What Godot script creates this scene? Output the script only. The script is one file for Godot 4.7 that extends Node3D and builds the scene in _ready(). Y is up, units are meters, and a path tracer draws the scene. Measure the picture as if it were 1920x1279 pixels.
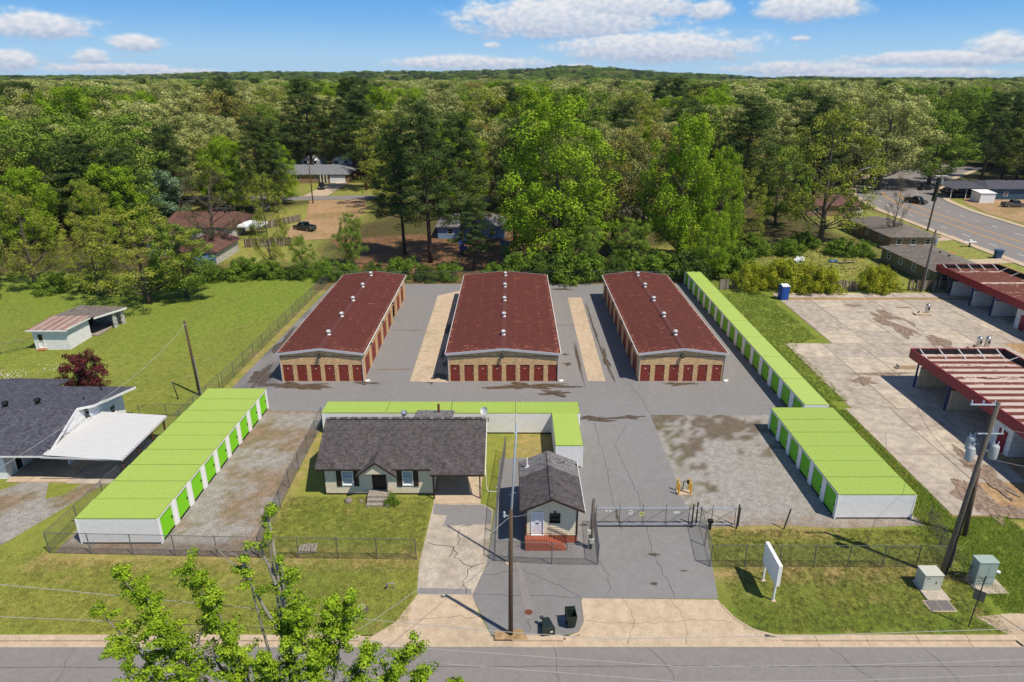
extends Node3D
# A storage yard seen from the air: y is up, units are metres, the street runs along x and the yard lies towards -z.

var M := {}
var used := {}
var boxes := {}
var R := RandomNumberGenerator.new()
var noise := FastNoiseLite.new()
var kinds := {}

func _ready() -> void:
	R.seed = 7
	noise.seed = 3
	noise.noise_type = FastNoiseLite.TYPE_SIMPLEX_SMOOTH
	noise.fractal_octaves = 4
	noise.frequency = 1.0
	setup_camera_and_light()
	make_materials()
	build_ground()
	build_brick_buildings()
	build_containers()
	build_house()
	build_office()
	build_white_house()
	build_shed()
	build_car_washes()
	build_far_buildings()
	build_fences()
	build_poles()
	build_small_things()
	build_vehicles()
	build_trees()
	build_grass()
	build_street_tree()

# ---------------------------------------------------------------- camera, sky, sun

func setup_camera_and_light() -> void:
	var cam := Camera3D.new()
	cam.name = "camera"
	cam.fov = 53.1
	cam.near = 0.1
	cam.far = 9000.0
	cam.position = Vector3(0, 31.5, 0)
	cam.rotation_degrees = Vector3(-21.12, 0, 0)
	add_child(cam)
	cam.current = true
	var env := Environment.new()
	env.background_mode = Environment.BG_SKY
	env.tonemap_mode = Environment.TONE_MAPPER_LINEAR
	env.tonemap_exposure = 1.0
	env.background_energy_multiplier = 0.92
	env.sdfgi_enabled = true
	env.ssao_enabled = true
	env.ssil_enabled = true
	env.fog_enabled = true
	env.fog_density = 0.00004
	env.fog_light_color = Color(0.72, 0.82, 0.95)
	var sky := Sky.new()
	var pm := PanoramaSkyMaterial.new()
	pm.panorama = ImageTexture.create_from_image(sky_picture())
	sky.sky_material = pm
	env.sky = sky
	var we := WorldEnvironment.new()
	we.name = "world_environment"
	we.environment = env
	add_child(we)
	var sun := DirectionalLight3D.new()
	sun.name = "sun"
	sun.light_energy = 1.6
	sun.light_color = Color(1.0, 0.955, 0.88)
	sun.light_angular_distance = 0.5
	sun.shadow_enabled = true
	sun.sky_mode = DirectionalLight3D.SKY_MODE_LIGHT_ONLY
	add_child(sun)
	sun.look_at_from_position(Vector3(4.1, 8.6, 3.2), Vector3.ZERO)

# fair-weather clouds: azimuth, elevation, half width, half height in degrees
const CLOUDS := [[-32.2, 3.05, 2.9, .81], [-34.2, .86, 1.4, .7], [-29.6, 1.24, 1.0, .43], [-26.8, 2.15, 1.6, .5], [-28.4, .51, 4.0, .31], [-24.6, .32, 2.8, .25], [4.1, 4.04, 7.6, 1.59], [7.6, 4.84, 5.8, 1.07], [11.0, 2.0, 7.1, 1.11], [14.8, 4.55, 1.4, .7], [21.4, 4.52, 3.4, .87], [-3.3, .97, 5.4, .5], [5.0, .66, 1.9, .23], [21.4, .51, 4.5, .47], [30.7, 1.1, 5.5, .46], [33.8, 1.69, 2.2, .82], [26.7, .24, 8.0, .31], [21.1, 2.6, .6, .17], [-1.6, 2.3, .6, .19]]

func sky_color(az: float, el: float) -> Color:
	var t := clampf(el / 90.0, 0.0, 1.0)
	var c := Color(0.74, 0.885, 0.985).lerp(Color(0.43, 0.70, 0.965), smoothstep(0.0, 0.07, t))
	c = c.lerp(Color(0.20, 0.32, 0.52), smoothstep(0.06, 0.55, t))
	var n := noise.get_noise_2d(az * 0.33, el * 0.95)
	var n2 := noise.get_noise_2d(az * 1.3 + 50.0, el * 2.6)
	var best := -1.0
	var up := 0.0
	if absf(az) < 48.0 and el < 9.0:
		for q in CLOUDS:
			var dx: float = (az - q[0]) / (q[2] * 1.22)
			var dy: float = (el - q[1]) / (q[3] * 1.35)
			if dy < 0.0:
				dy *= 1.35
			var d := 1.0 - sqrt(dx * dx + dy * dy)
			if d > best:
				best = d
				up = dy
	elif el > 6.0 or absf(az) > 48.0:
		var g := noise.get_noise_3d(sin(deg_to_rad(az)) * 3.2, cos(deg_to_rad(az)) * 3.2, el * 0.085) + 0.25 * noise.get_noise_3d(sin(deg_to_rad(az)) * 9.0, cos(deg_to_rad(az)) * 9.0, el * 0.25)
		best = g * 1.6 - 0.36
		up = n2 * 1.5
	var dens := best * 1.3 + 0.2 + n * 0.4 + n2 * 0.16
	var a := smoothstep(0.05, 0.7, dens) * 0.97
	var lit := clampf(0.60 + up * 0.55 + n2 * 0.45, 0.0, 1.0)
	return c.lerp(Color(0.70, 0.765, 0.875).lerp(Color(0.985, 0.98, 0.985), lit), a)

func sky_picture() -> Image:
	var w := 4096
	var h := 2048
	var im := Image.create(512, 256, false, Image.FORMAT_RGB8)
	for y in 256:
		for x in 512:
			im.set_pixel(x, y, sky_color(wrapf((x + 0.5) / 512.0 * 360.0, -180.0, 180.0), 90.0 - (y + 0.5) / 256.0 * 180.0))
	im.resize(w, h, Image.INTERPOLATE_BILINEAR)
	for y in range(940, 1026):
		for k in range(-560, 560):
			im.set_pixel(posmod(k, w), y, sky_color((k + 0.5) / w * 360.0, 90.0 - (y + 0.5) / h * 180.0))
	return im

# ---------------------------------------------------------------- helpers: names and things

func numbered(n: String) -> String:
	if not used.has(n):
		used[n] = 0
		return n
	used[n] += 1
	return "%s_%03d" % [n, used[n]]

func thing(called: String, label: String, category: String, at := Vector3.ZERO, turn := 0.0, group := "") -> Node3D:
	var o := Node3D.new()
	o.name = numbered(called)
	add_child(o)
	o.position = at
	o.rotation.y = turn
	tag(o, label, category, group)
	return o

func tag(o: Node, label: String, category: String, group := "", kind := "") -> Node:
	o.set_meta("label", label)
	o.set_meta("category", category)
	if group != "":
		o.set_meta("group", group)
	if kind != "":
		o.set_meta("kind", kind)
	return o

func dup(src: Node3D, called: String, label: String, at: Vector3, turn := 0.0, group := "") -> Node3D:
	var o: Node3D = src.duplicate()
	o.name = numbered(called)
	add_child(o)
	o.position = at
	o.rotation.y = turn
	o.set_meta("label", label)
	if group != "":
		o.set_meta("group", group)
	return o

func inst(called: String, mesh: Mesh, mat: Material, parent: Node = null, at := Vector3.ZERO) -> MeshInstance3D:
	var o := MeshInstance3D.new()
	o.name = called if parent else numbered(called)
	o.mesh = mesh
	if mat:
		o.material_override = mat
	if parent:
		parent.add_child(o, true)
	else:
		add_child(o, true)
	o.position = at
	return o

func setting(o: Node, label := "", category := "") -> Node:
	o.set_meta("kind", "structure")
	if label != "":
		o.set_meta("label", label)
		o.set_meta("category", category)
	return o

# a box with slightly chamfered edges, shared between boxes of one size
func box_mesh(s: Vector3, bevel := 0.012) -> Mesh:
	var key := "%.3f %.3f %.3f" % [s.x, s.y, s.z]
	if boxes.has(key):
		return boxes[key]
	var st := surf()
	var b := minf(bevel, minf(s.x, minf(s.y, s.z)) * 0.25)
	var h := s * 0.5
	for axis in 3:
		for sg in [-1.0, 1.0]:
			var n := Vector3.ZERO
			n[axis] = sg
			var u := Vector3.ZERO
			u[(axis + 1) % 3] = 1.0
			var v := Vector3.ZERO
			v[(axis + 2) % 3] = 1.0
			var c: Vector3 = n * h[axis]
			var hu: float = h[(axis + 1) % 3] - b
			var hv: float = h[(axis + 2) % 3] - b
			var p := [c - u * hu - v * hv, c + u * hu - v * hv, c + u * hu + v * hv, c - u * hu + v * hv]
			if sg < 0.0:
				p.reverse()
			face(st, p)
	# the chamfers along the twelve edges, and the eight corners
	for axis in 3:
		var a2 := (axis + 1) % 3
		var a3 := (axis + 2) % 3
		for s2 in [-1.0, 1.0]:
			for s3 in [-1.0, 1.0]:
				var q := []
				for e in [[-1.0, 0], [1.0, 0], [1.0, 1], [-1.0, 1]]:
					var pt := Vector3.ZERO
					pt[axis] = e[0] * (h[axis] - b)
					pt[a2] = s2 * (h[a2] - (b if e[1] == 1 else 0.0))
					pt[a3] = s3 * (h[a3] - (0.0 if e[1] == 1 else b))
					q.append(pt)
				if s2 * s3 < 0.0:
					q.reverse()
				face(st, q)
	for sx in [-1.0, 1.0]:
		for sy in [-1.0, 1.0]:
			for sz in [-1.0, 1.0]:
				var t := [Vector3(sx * h.x, sy * (h.y - b), sz * (h.z - b)), Vector3(sx * (h.x - b), sy * h.y, sz * (h.z - b)), Vector3(sx * (h.x - b), sy * (h.y - b), sz * h.z)]
				if sx * sy * sz < 0.0:
					t.reverse()
				face(st, t)
	boxes[key] = done(st)
	return boxes[key]

func box(parent: Node, called: String, mat: Material, center: Vector3, size: Vector3, turn := Vector3.ZERO) -> MeshInstance3D:
	var o := inst(called, box_mesh(size), mat, parent, center)
	o.rotation = turn
	return o

# ---------------------------------------------------------------- helpers: surfaces

func surf(smooth := false) -> SurfaceTool:
	var st := SurfaceTool.new()
	st.begin(Mesh.PRIMITIVE_TRIANGLES)
	st.set_smooth_group(0 if smooth else -1)
	return st

func done(st: SurfaceTool) -> ArrayMesh:
	st.generate_normals()
	return st.commit()

# a convex polygon whose corners run anticlockwise seen from its front
func face(st: SurfaceTool, p: Array, uv := []) -> void:
	for k in range(1, p.size() - 1):
		for i in [0, k + 1, k]:
			if uv.size() > 0:
				st.set_uv(uv[i])
			st.add_vertex(p[i])

func bar(st: SurfaceTool, center: Vector3, size: Vector3, b := Basis.IDENTITY) -> void:
	var h := size * 0.5
	for axis in 3:
		for sg in [-1.0, 1.0]:
			var n := Vector3.ZERO
			n[axis] = sg
			var u := Vector3.ZERO
			u[(axis + 1) % 3] = 1.0
			var v := Vector3.ZERO
			v[(axis + 2) % 3] = 1.0
			var p := []
			for e in [[-1, -1], [1, -1], [1, 1], [-1, 1]]:
				p.append(center + b * ((n + u * e[0] + v * e[1]) * h))
			if sg < 0.0:
				p.reverse()
			face(st, p)

func tube(st: SurfaceTool, pts: Array, rad: Array, sides := 6, cap := true) -> void:
	var rings := []
	var side := Vector3.RIGHT
	for i in pts.size():
		var a: Vector3 = pts[maxi(i - 1, 0)]
		var c: Vector3 = pts[mini(i + 1, pts.size() - 1)]
		var d := (c - a).normalized()
		if i == 0:
			side = d.cross(Vector3.UP if absf(d.y) < 0.9 else Vector3.RIGHT).normalized()
		side = (side - d * side.dot(d)).normalized()
		var up := d.cross(side)
		var ring := []
		for k in sides:
			var an := TAU * k / sides
			ring.append(pts[i] + (side * cos(an) + up * sin(an)) * float(rad[i]))
		rings.append(ring)
	for i in pts.size() - 1:
		for k in sides:
			var k2 := (k + 1) % sides
			face(st, [rings[i][k], rings[i][k2], rings[i + 1][k2], rings[i + 1][k]])
	if cap:
		var r0: Array = rings[0].duplicate()
		r0.reverse()
		face(st, r0)
		face(st, rings[-1])

func rod(parent: Node, called: String, mat: Material, a: Vector3, b: Vector3, r: float, r2 := -1.0, sides := 8) -> MeshInstance3D:
	var st := surf()
	tube(st, [Vector3.ZERO, b - a], [r, r if r2 < 0.0 else r2], sides)
	return inst(called, done(st), mat, parent, a)

func lathe(st: SurfaceTool, prof: Array, sides := 16) -> void:
	for i in prof.size() - 1:
		for k in sides:
			var a := TAU * k / sides
			var b := TAU * (k + 1) / sides
			var p: Vector2 = prof[i]
			var q: Vector2 = prof[i + 1]
			var pts := [Vector3(cos(a) * p.x, p.y, -sin(a) * p.x), Vector3(cos(b) * p.x, p.y, -sin(b) * p.x), Vector3(cos(b) * q.x, q.y, -sin(b) * q.x), Vector3(cos(a) * q.x, q.y, -sin(a) * q.x)]
			if p.x < 0.0001:
				pts.remove_at(1)
			elif q.x < 0.0001:
				pts.remove_at(3)
			face(st, pts)

# a slab with a polygonal outline (x, z), from y0 to y1
func prism(st: SurfaceTool, poly: PackedVector2Array, y0: float, y1: float) -> void:
	var p := poly
	if Geometry2D.is_polygon_clockwise(p):
		p = poly.duplicate()
		p.reverse()
	var idx := Geometry2D.triangulate_polygon(p)
	for i in range(0, idx.size(), 3):
		var t := []
		for k in 3:
			t.append(p[idx[i + k]])
		var ar: float = (t[1] - t[0]).cross(t[2] - t[0])
		if ar > 0.0:
			t.reverse()
		face(st, [Vector3(t[0].x, y1, t[0].y), Vector3(t[1].x, y1, t[1].y), Vector3(t[2].x, y1, t[2].y)])
	for i in p.size():
		var a := p[i]
		var b := p[(i + 1) % p.size()]
		face(st, [Vector3(b.x, y0, b.y), Vector3(a.x, y0, a.y), Vector3(a.x, y1, a.y), Vector3(b.x, y1, b.y)])

# a sheet over the polygon (x, z) in cells, tinted per corner by tint(x, z)
func sheet(poly: PackedVector2Array, y: Variant, cell: float, tint: Callable) -> ArrayMesh:
	var lo := poly[0]
	var hi := poly[0]
	for p in poly:
		lo = Vector2(minf(lo.x, p.x), minf(lo.y, p.y))
		hi = Vector2(maxf(hi.x, p.x), maxf(hi.y, p.y))
	var st := surf()
	st.set_normal(Vector3.UP)
	var nx := int(ceil((hi.x - lo.x) / cell))
	var nz := int(ceil((hi.y - lo.y) / cell))
	for i in nx:
		for j in nz:
			var c := lo + Vector2(i, j) * cell
			var sq := PackedVector2Array([c, c + Vector2(cell, 0), c + Vector2(cell, cell), c + Vector2(0, cell)])
			for piece in Geometry2D.intersect_polygons(sq, poly):
				var idx := Geometry2D.triangulate_polygon(piece)
				for t in range(0, idx.size(), 3):
					var tri := [piece[idx[t]], piece[idx[t + 1]], piece[idx[t + 2]]]
					if (tri[1] - tri[0]).cross(tri[2] - tri[0]) < 0.0:
						tri.reverse()
					for q in tri:
						st.set_color(tint.call(q.x, q.y))
						st.add_vertex(Vector3(q.x, y.call(q.x, q.y) if y is Callable else y, q.y))
	return st.commit()

func pv(a: Array) -> PackedVector2Array:
	var p := PackedVector2Array()
	for i in range(0, a.size(), 2):
		p.append(Vector2(a[i], a[i + 1]))
	return p

func blob(cx: float, cz: float, rx: float, rz: float, sd: int, rough := 0.35, n := 22) -> PackedVector2Array:
	var p := PackedVector2Array()
	for k in n:
		var a := TAU * k / n
		var r := 1.0 + rough * 1.6 * noise.get_noise_2d(cos(a) * 1.1 + sd * 7.3, sin(a) * 1.1 + sd * 3.1)
		p.append(Vector2(cx + cos(a) * rx * r, cz + sin(a) * rz * r))
	return p

# ---------------------------------------------------------------- materials

var grey_noise: Array = []

func noise_bytes(n: int, freq: float, sd: int, oct := 4) -> PackedByteArray:
	var f := FastNoiseLite.new()
	f.seed = sd
	f.noise_type = FastNoiseLite.TYPE_SIMPLEX_SMOOTH
	f.frequency = freq
	f.fractal_octaves = oct
	var im := f.get_seamless_image(n, n)
	im.convert(Image.FORMAT_L8)
	return im.get_data()

# base colour varied by grain (per pixel), middle and coarse noise; tint is mixed in where the third noise is high
func grain(base: Color, fine: float, mid: float, coarse: float, tint := Color.BLACK, amount := 0.0, sd := 1, n := 512) -> ImageTexture:
	if grey_noise.is_empty():
		grey_noise = [noise_bytes(512, 0.11, 11, 3), noise_bytes(512, 0.022, 12, 4), noise_bytes(512, 0.009, 13, 4)]
	var rng := RandomNumberGenerator.new()
	rng.seed = sd
	var shift := (sd * 7919) % (n * n)
	var out := PackedByteArray()
	out.resize(n * n * 3)
	var a: PackedByteArray = grey_noise[0]
	var b: PackedByteArray = grey_noise[1]
	var c: PackedByteArray = grey_noise[2]
	var nn := n * n
	for i in nn:
		var j := (i + shift) % nn
		var v := 1.0 + fine * (rng.randf() - 0.5) * 2.0 + mid * (a[j] - 128) / 64.0 + coarse * (b[j] - 128) / 80.0
		var t := clampf((c[j] - 128) / 60.0 + (a[j] - 128) / 160.0, 0.0, 1.0) * amount
		out[i * 3] = clampi(int(255.0 * v * lerpf(base.r, tint.r, t)), 0, 255)
		out[i * 3 + 1] = clampi(int(255.0 * v * lerpf(base.g, tint.g, t)), 0, 255)
		out[i * 3 + 2] = clampi(int(255.0 * v * lerpf(base.b, tint.b, t)), 0, 255)
	return ImageTexture.create_from_image(Image.create_from_data(n, n, false, Image.FORMAT_RGB8, out))

func mat(key: String, c: Color, rough := 0.8, metal := 0.0) -> StandardMaterial3D:
	var m := StandardMaterial3D.new()
	m.resource_name = key
	m.albedo_color = c
	m.roughness = rough
	m.metallic = metal
	M[key] = m
	return m

# textured in world space, metres of ground per repeat
func world_mat(key: String, tex: Texture2D, metres: float, rough := 0.9, bump := 0.0, vertex := false) -> StandardMaterial3D:
	var m := mat(key, Color.WHITE, rough)
	m.albedo_texture = tex
	m.uv1_triplanar = true
	m.uv1_world_triplanar = true
	m.uv1_scale = Vector3.ONE / metres
	m.vertex_color_use_as_albedo = vertex
	if bump > 0.0:
		m.heightmap_enabled = true
		m.heightmap_scale = bump
		m.heightmap_texture = tex
	return m

func brick_picture() -> ImageTexture:
	var im := Image.create(512, 512, false, Image.FORMAT_RGB8)
	im.fill(Color(0.74, 0.65, 0.52))
	var rng := RandomNumberGenerator.new()
	rng.seed = 5
	var pal := [Color(0.84, 0.70, 0.51), Color(0.81, 0.66, 0.47), Color(0.87, 0.74, 0.56), Color(0.77, 0.61, 0.43), Color(0.70, 0.55, 0.38), Color(0.83, 0.68, 0.49)]
	for row in 32:
		for k in 13:
			var x := (k * 40 + (20 if row % 2 else 0))
			var col: Color = pal[rng.randi() % pal.size()] * rng.randf_range(0.9, 1.08)
			im.fill_rect(Rect2i(x % 520, row * 16, 37, 13), col)
			if rng.randf() < 0.55:
				im.fill_rect(Rect2i((x + rng.randi() % 24) % 500, row * 16 + rng.randi() % 8, 6 + rng.randi() % 8, 5), Color(0.56, 0.43, 0.30))
	return ImageTexture.create_from_image(im)

# painted steel sheets: worn spots along the screw lines; u runs down the slope, v along the ridge
func red_roof_picture(sd: int) -> ImageTexture:
	var im := Image.create(1024, 1024, false, Image.FORMAT_RGB8)
	var rng := RandomNumberGenerator.new()
	rng.seed = sd
	im.fill(Color(0.365, 0.20, 0.18))
	for k in 5200:
		var g := rng.randf_range(0.86, 1.13)
		im.fill_rect(Rect2i(rng.randi() % 1000, rng.randi() % 1020, 14 + rng.randi() % 60, 2 + rng.randi() % 4), Color(0.365 * g, 0.20 * g, 0.18 * g * rng.randf_range(0.92, 1.05)))
	for k in 900:
		var lane := float(rng.randi() % 9) / 8.0
		var x := int(lane * 990.0 + rng.randfn(0.0, 9.0))
		var y := rng.randi() % 1020
		if noise.get_noise_2d(x * 0.004 + sd, y * 0.006) < -0.12:
			continue
		var c := Color(0.62, 0.44, 0.37).lerp(Color(0.54, 0.32, 0.22), rng.randf()) * rng.randf_range(0.75, 1.05)
		var wd := 3 + rng.randi() % 12
		if rng.randf() < 0.08:
			wd = 30 + rng.randi() % 40
		im.fill_rect(Rect2i(clampi(x, 0, 1015), y, wd, 2 + rng.randi() % 3), c)
	for k in 420:
		var e := rng.randi() % 3
		var wd := 4 + rng.randi() % 30
		var x := rng.randi() % 18 if e == 0 else 1023 - wd - rng.randi() % 14
		var y := rng.randi() % 1020
		if e == 2:
			x = rng.randi() % 1000
			y = 1023 - int(absf(rng.randfn(0.0, 30.0)))
		im.fill_rect(Rect2i(x, clampi(y, 0, 1020), wd, 2 + rng.randi() % 2), Color(0.66, 0.42, 0.33) * rng.randf_range(0.7, 1.05))
	return ImageTexture.create_from_image(im)

# rusting galvanised sheets; share is how much of it is rust
func rust_picture(sd: int, share: float) -> ImageTexture:
	var im := Image.create(512, 512, false, Image.FORMAT_RGB8)
	var rng := RandomNumberGenerator.new()
	rng.seed = sd
	var lane := []
	for k in 44:
		lane.append((0.5 if k % 2 else -0.5) + rng.randf_range(-0.45, 0.45))
	for y in 512:
		for x in 512:
			var n := 0.6 * noise.get_noise_2d(x * 0.009 + sd, y * 0.12) + 0.3 * noise.get_noise_2d(x * 0.05, y * 0.09 + sd)
			var t: float = smoothstep(-0.08, 0.12, n + lane[int(y / 11.64) % 44] + share * 1.3 - 0.65)
			var g := rng.randf_range(0.9, 1.08)
			var steel := Color(0.745, 0.675, 0.65) * g
			var rust := Color(0.46, 0.235, 0.15).lerp(Color(0.33, 0.16, 0.12), clampf(0.5 + n * 1.4, 0.0, 1.0)) * g
			im.set_pixel(x, y, steel.lerp(rust, t))
	return ImageTexture.create_from_image(im)

func shingle_picture(base: Color, sd: int) -> ImageTexture:
	var im := Image.create(512, 512, false, Image.FORMAT_RGB8)
	var rng := RandomNumberGenerator.new()
	rng.seed = sd
	im.fill(base * 0.8)
	for row in 32:
		var x := rng.randi() % 20 - 20
		while x < 512:
			var w := 12 + rng.randi() % 26
			var g := rng.randf_range(0.72, 1.25)
			im.fill_rect(Rect2i(x, row * 16, w, 15), Color(base.r * g, base.g * g, base.b * g * rng.randf_range(0.95, 1.06)))
			x += w
	var d := im.get_data()
	for i in d.size():
		d[i] = clampi(int(d[i] * rng.randf_range(0.88, 1.12)), 0, 255)
	return ImageTexture.create_from_image(Image.create_from_data(512, 512, false, Image.FORMAT_RGB8, d))

func make_materials() -> void:
	world_mat("grass", grain(Color(0.62, 0.60, 0.36), 0.14, 0.08, 0.04, Color(0.67, 0.62, 0.40), 0.5, 21), 9.0, 0.95, 3.0, true)
	world_mat("forest_floor", grain(Color(0.53, 0.53, 0.26), 0.25, 0.16, 0.12, Color(0.57, 0.48, 0.31), 0.6, 22), 14.0, 0.95, 0.0, true)
	world_mat("asphalt", grain(Color(0.505, 0.502, 0.508), 0.10, 0.025, 0.02, Color(0.49, 0.48, 0.48), 0.4, 23), 7.0, 0.85, 0.4, true)
	world_mat("road_asphalt", grain(Color(0.505, 0.49, 0.485), 0.13, 0.03, 0.02, Color(0.48, 0.465, 0.46), 0.4, 24), 6.0, 0.85, 0.4, true)
	world_mat("gravel", grain(Color(0.575, 0.565, 0.55), 0.32, 0.11, 0.06, Color(0.53, 0.50, 0.46), 0.4, 25), 8.0, 0.95, 2.0, true)
	world_mat("concrete", grain(Color(0.735, 0.665, 0.575), 0.06, 0.04, 0.04, Color(0.69, 0.61, 0.52), 0.5, 26), 9.0, 0.9, 0.3, true)
	world_mat("old_concrete", grain(Color(0.69, 0.65, 0.60), 0.08, 0.05, 0.06, Color(0.61, 0.565, 0.52), 0.6, 27), 13.0, 0.9, 0.3, true)
	world_mat("dirt", grain(Color(0.66, 0.55, 0.43), 0.16, 0.10, 0.08, Color(0.56, 0.45, 0.33), 0.6, 28), 8.0, 0.95, 1.0, true)
	world_mat("wet_stain", grain(Color(0.345, 0.305, 0.265), 0.12, 0.1, 0.15, Color(0.31, 0.25, 0.18), 0.8, 29), 5.0, 0.5, 0.0)
	world_mat("rust_stain", grain(Color(0.50, 0.43, 0.375), 0.12, 0.08, 0.1, Color(0.46, 0.40, 0.36), 0.8, 30), 3.0, 0.8)
	world_mat("rust_stain_dark", grain(Color(0.53, 0.46, 0.40), 0.1, 0.12, 0.15, Color(0.44, 0.37, 0.32), 0.8, 31), 5.0, 0.85)
	world_mat("pad_a", grain(Color(0.66, 0.62, 0.575), 0.08, 0.05, 0.07, Color(0.58, 0.535, 0.49), 0.7, 32), 11.0, 0.9, 0.3)
	world_mat("pad_b", grain(Color(0.72, 0.675, 0.615), 0.08, 0.05, 0.07, Color(0.64, 0.59, 0.53), 0.7, 33), 15.0, 0.9, 0.3)
	world_mat("orange_earth", grain(Color(0.70, 0.47, 0.30), 0.1, 0.1, 0.15, Color(0.58, 0.45, 0.30), 0.7, 34), 5.0, 0.95)
	world_mat("leaf_litter", grain(Color(0.47, 0.34, 0.24), 0.3, 0.25, 0.2, Color(0.33, 0.28, 0.17), 0.8, 35), 9.0, 0.95, 1.0, true)
	mat("crack", Color(0.42, 0.37, 0.29), 0.95)
	mat("tar", Color(0.41, 0.40, 0.40), 0.8)
	world_mat("brick", brick_picture(), 2.0, 0.9)
	for k in 3:
		var m := mat("red_roof_%d" % k, Color.WHITE, 0.75, 0.0)
		m.metallic_specular = 0.3
		m.albedo_texture = red_roof_picture(40 + k)
	mat("ridge_cap", Color(0.36, 0.19, 0.175), 0.85)
	world_mat("red_door", grain(Color(0.50, 0.19, 0.15), 0.05, 0.04, 0.05, Color(0.44, 0.165, 0.13), 0.6, 44), 3.0, 0.55)
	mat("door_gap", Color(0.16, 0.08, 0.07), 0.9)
	world_mat("white_trim", grain(Color(0.89, 0.89, 0.895), 0.02, 0.015, 0.03, Color(0.83, 0.82, 0.81), 0.5, 45), 4.0, 0.55)
	mat("gutter_grey", Color(0.70, 0.70, 0.73), 0.5)
	mat("galvanised", Color(0.72, 0.73, 0.75), 0.42, 0.6)
	mat("vent_white", Color(0.83, 0.83, 0.83), 0.4, 0.1)
	mat("fence_steel", Color(0.42, 0.43, 0.45), 0.55, 0.4)
	mat("fence_wire", Color(0.36, 0.37, 0.38), 0.6, 0.3)
	mat("bright_steel", Color(0.66, 0.70, 0.75), 0.45, 0.4)
	mat("dark_metal", Color(0.13, 0.13, 0.135), 0.6, 0.2)
	mat("dark_steel", Color(0.23, 0.24, 0.255), 0.55, 0.3)
	mat("sign_back", Color(0.42, 0.43, 0.36), 0.6, 0.2)
	mat("play_blue", Color(0.07, 0.24, 0.56), 0.5)
	mat("ivy", Color(0.17, 0.185, 0.10), 0.9)
	mat("black", Color(0.055, 0.055, 0.06), 0.6)
	world_mat("lime_roof", grain(Color(0.61, 0.71, 0.315), 0.02, 0.01, 0.015, Color(0.625, 0.705, 0.335), 0.5, 46), 6.0, 0.5)
	mat("lime_door", Color(0.455, 0.745, 0.05), 0.5)
	world_mat("container_white", grain(Color(0.905, 0.91, 0.92), 0.01, 0.008, 0.015, Color(0.88, 0.88, 0.885), 0.5, 47), 5.0, 0.45)
	mat("frame_white", Color(0.93, 0.93, 0.93), 0.45)
	world_mat("cream_siding", grain(Color(0.87, 0.83, 0.73), 0.015, 0.015, 0.02, Color(0.83, 0.78, 0.68), 0.5, 48), 4.0, 0.6)
	world_mat("white_siding", grain(Color(0.91, 0.915, 0.92), 0.015, 0.015, 0.03, Color(0.86, 0.86, 0.85), 0.6, 49), 5.0, 0.55)
	world_mat("peeling_siding", grain(Color(0.80, 0.80, 0.79), 0.1, 0.25, 0.16, Color(0.47, 0.44, 0.42), 0.8, 50), 3.0, 0.8)
	for d in [["shingle_brown", Color(0.305, 0.285, 0.29), 60], ["shingle_grey", Color(0.43, 0.42, 0.425), 61], ["shingle_blue", Color(0.285, 0.29, 0.335), 62], ["shingle_rust", Color(0.39, 0.275, 0.24), 63], ["shingle_tan", Color(0.44, 0.41, 0.385), 64]]:
		world_mat(d[0], shingle_picture(d[1], d[2]), 4.4, 0.92)
	world_mat("shingle_pale", shingle_picture(Color(0.45, 0.465, 0.485), 65), 4.4, 0.9)
	world_mat("olive_wall", grain(Color(0.50, 0.47, 0.35), 0.08, 0.14, 0.08, Color(0.40, 0.36, 0.26), 0.6, 66), 2.0, 0.9)
	world_mat("tan_wall", grain(Color(0.58, 0.48, 0.38), 0.08, 0.12, 0.08, Color(0.48, 0.38, 0.29), 0.6, 67), 2.0, 0.9)
	mat("blue_tarp", Color(0.28, 0.42, 0.60), 0.5)
	mat("camper_blue", Color(0.46, 0.56, 0.70), 0.5)
	mat("brown_trim", Color(0.19, 0.125, 0.10), 0.7)
	mat("door_dark", Color(0.085, 0.06, 0.06), 0.5)
	mat("door_white", Color(0.85, 0.86, 0.90), 0.4)
	mat("glass", Color(0.10, 0.12, 0.14), 0.08)
	mat("blind", Color(0.62, 0.68, 0.72), 0.35)
	world_mat("old_planks", grain(Color(0.60, 0.57, 0.53), 0.12, 0.14, 0.1, Color(0.47, 0.44, 0.40), 0.8, 51), 2.0, 0.9)
	world_mat("fence_wood", grain(Color(0.40, 0.345, 0.285), 0.12, 0.14, 0.12, Color(0.30, 0.27, 0.24), 0.8, 52), 2.0, 0.9)
	world_mat("pole_wood", grain(Color(0.36, 0.285, 0.225), 0.14, 0.12, 0.08, Color(0.27, 0.22, 0.18), 0.8, 53), 1.5, 0.9)
	world_mat("grey_pole_wood", grain(Color(0.41, 0.375, 0.34), 0.14, 0.12, 0.08, Color(0.32, 0.29, 0.27), 0.8, 54), 1.5, 0.9)
	world_mat("orange_brick", grain(Color(0.63, 0.35, 0.265), 0.08, 0.10, 0.05, Color(0.53, 0.28, 0.215), 0.6, 55), 1.6, 0.85)
	world_mat("maroon", grain(Color(0.52, 0.065, 0.17), 0.03, 0.03, 0.03, Color(0.46, 0.07, 0.15), 0.6, 56), 4.0, 0.5)
	world_mat("wash_wall", grain(Color(0.76, 0.70, 0.60), 0.03, 0.02, 0.05, Color(0.66, 0.59, 0.50), 0.5, 57), 4.0, 0.8)
	world_mat("pale_wall", grain(Color(0.85, 0.85, 0.84), 0.03, 0.02, 0.05, Color(0.76, 0.74, 0.71), 0.5, 58), 4.0, 0.8)
	mat("blue_post", Color(0.10, 0.17, 0.40), 0.6)
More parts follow.
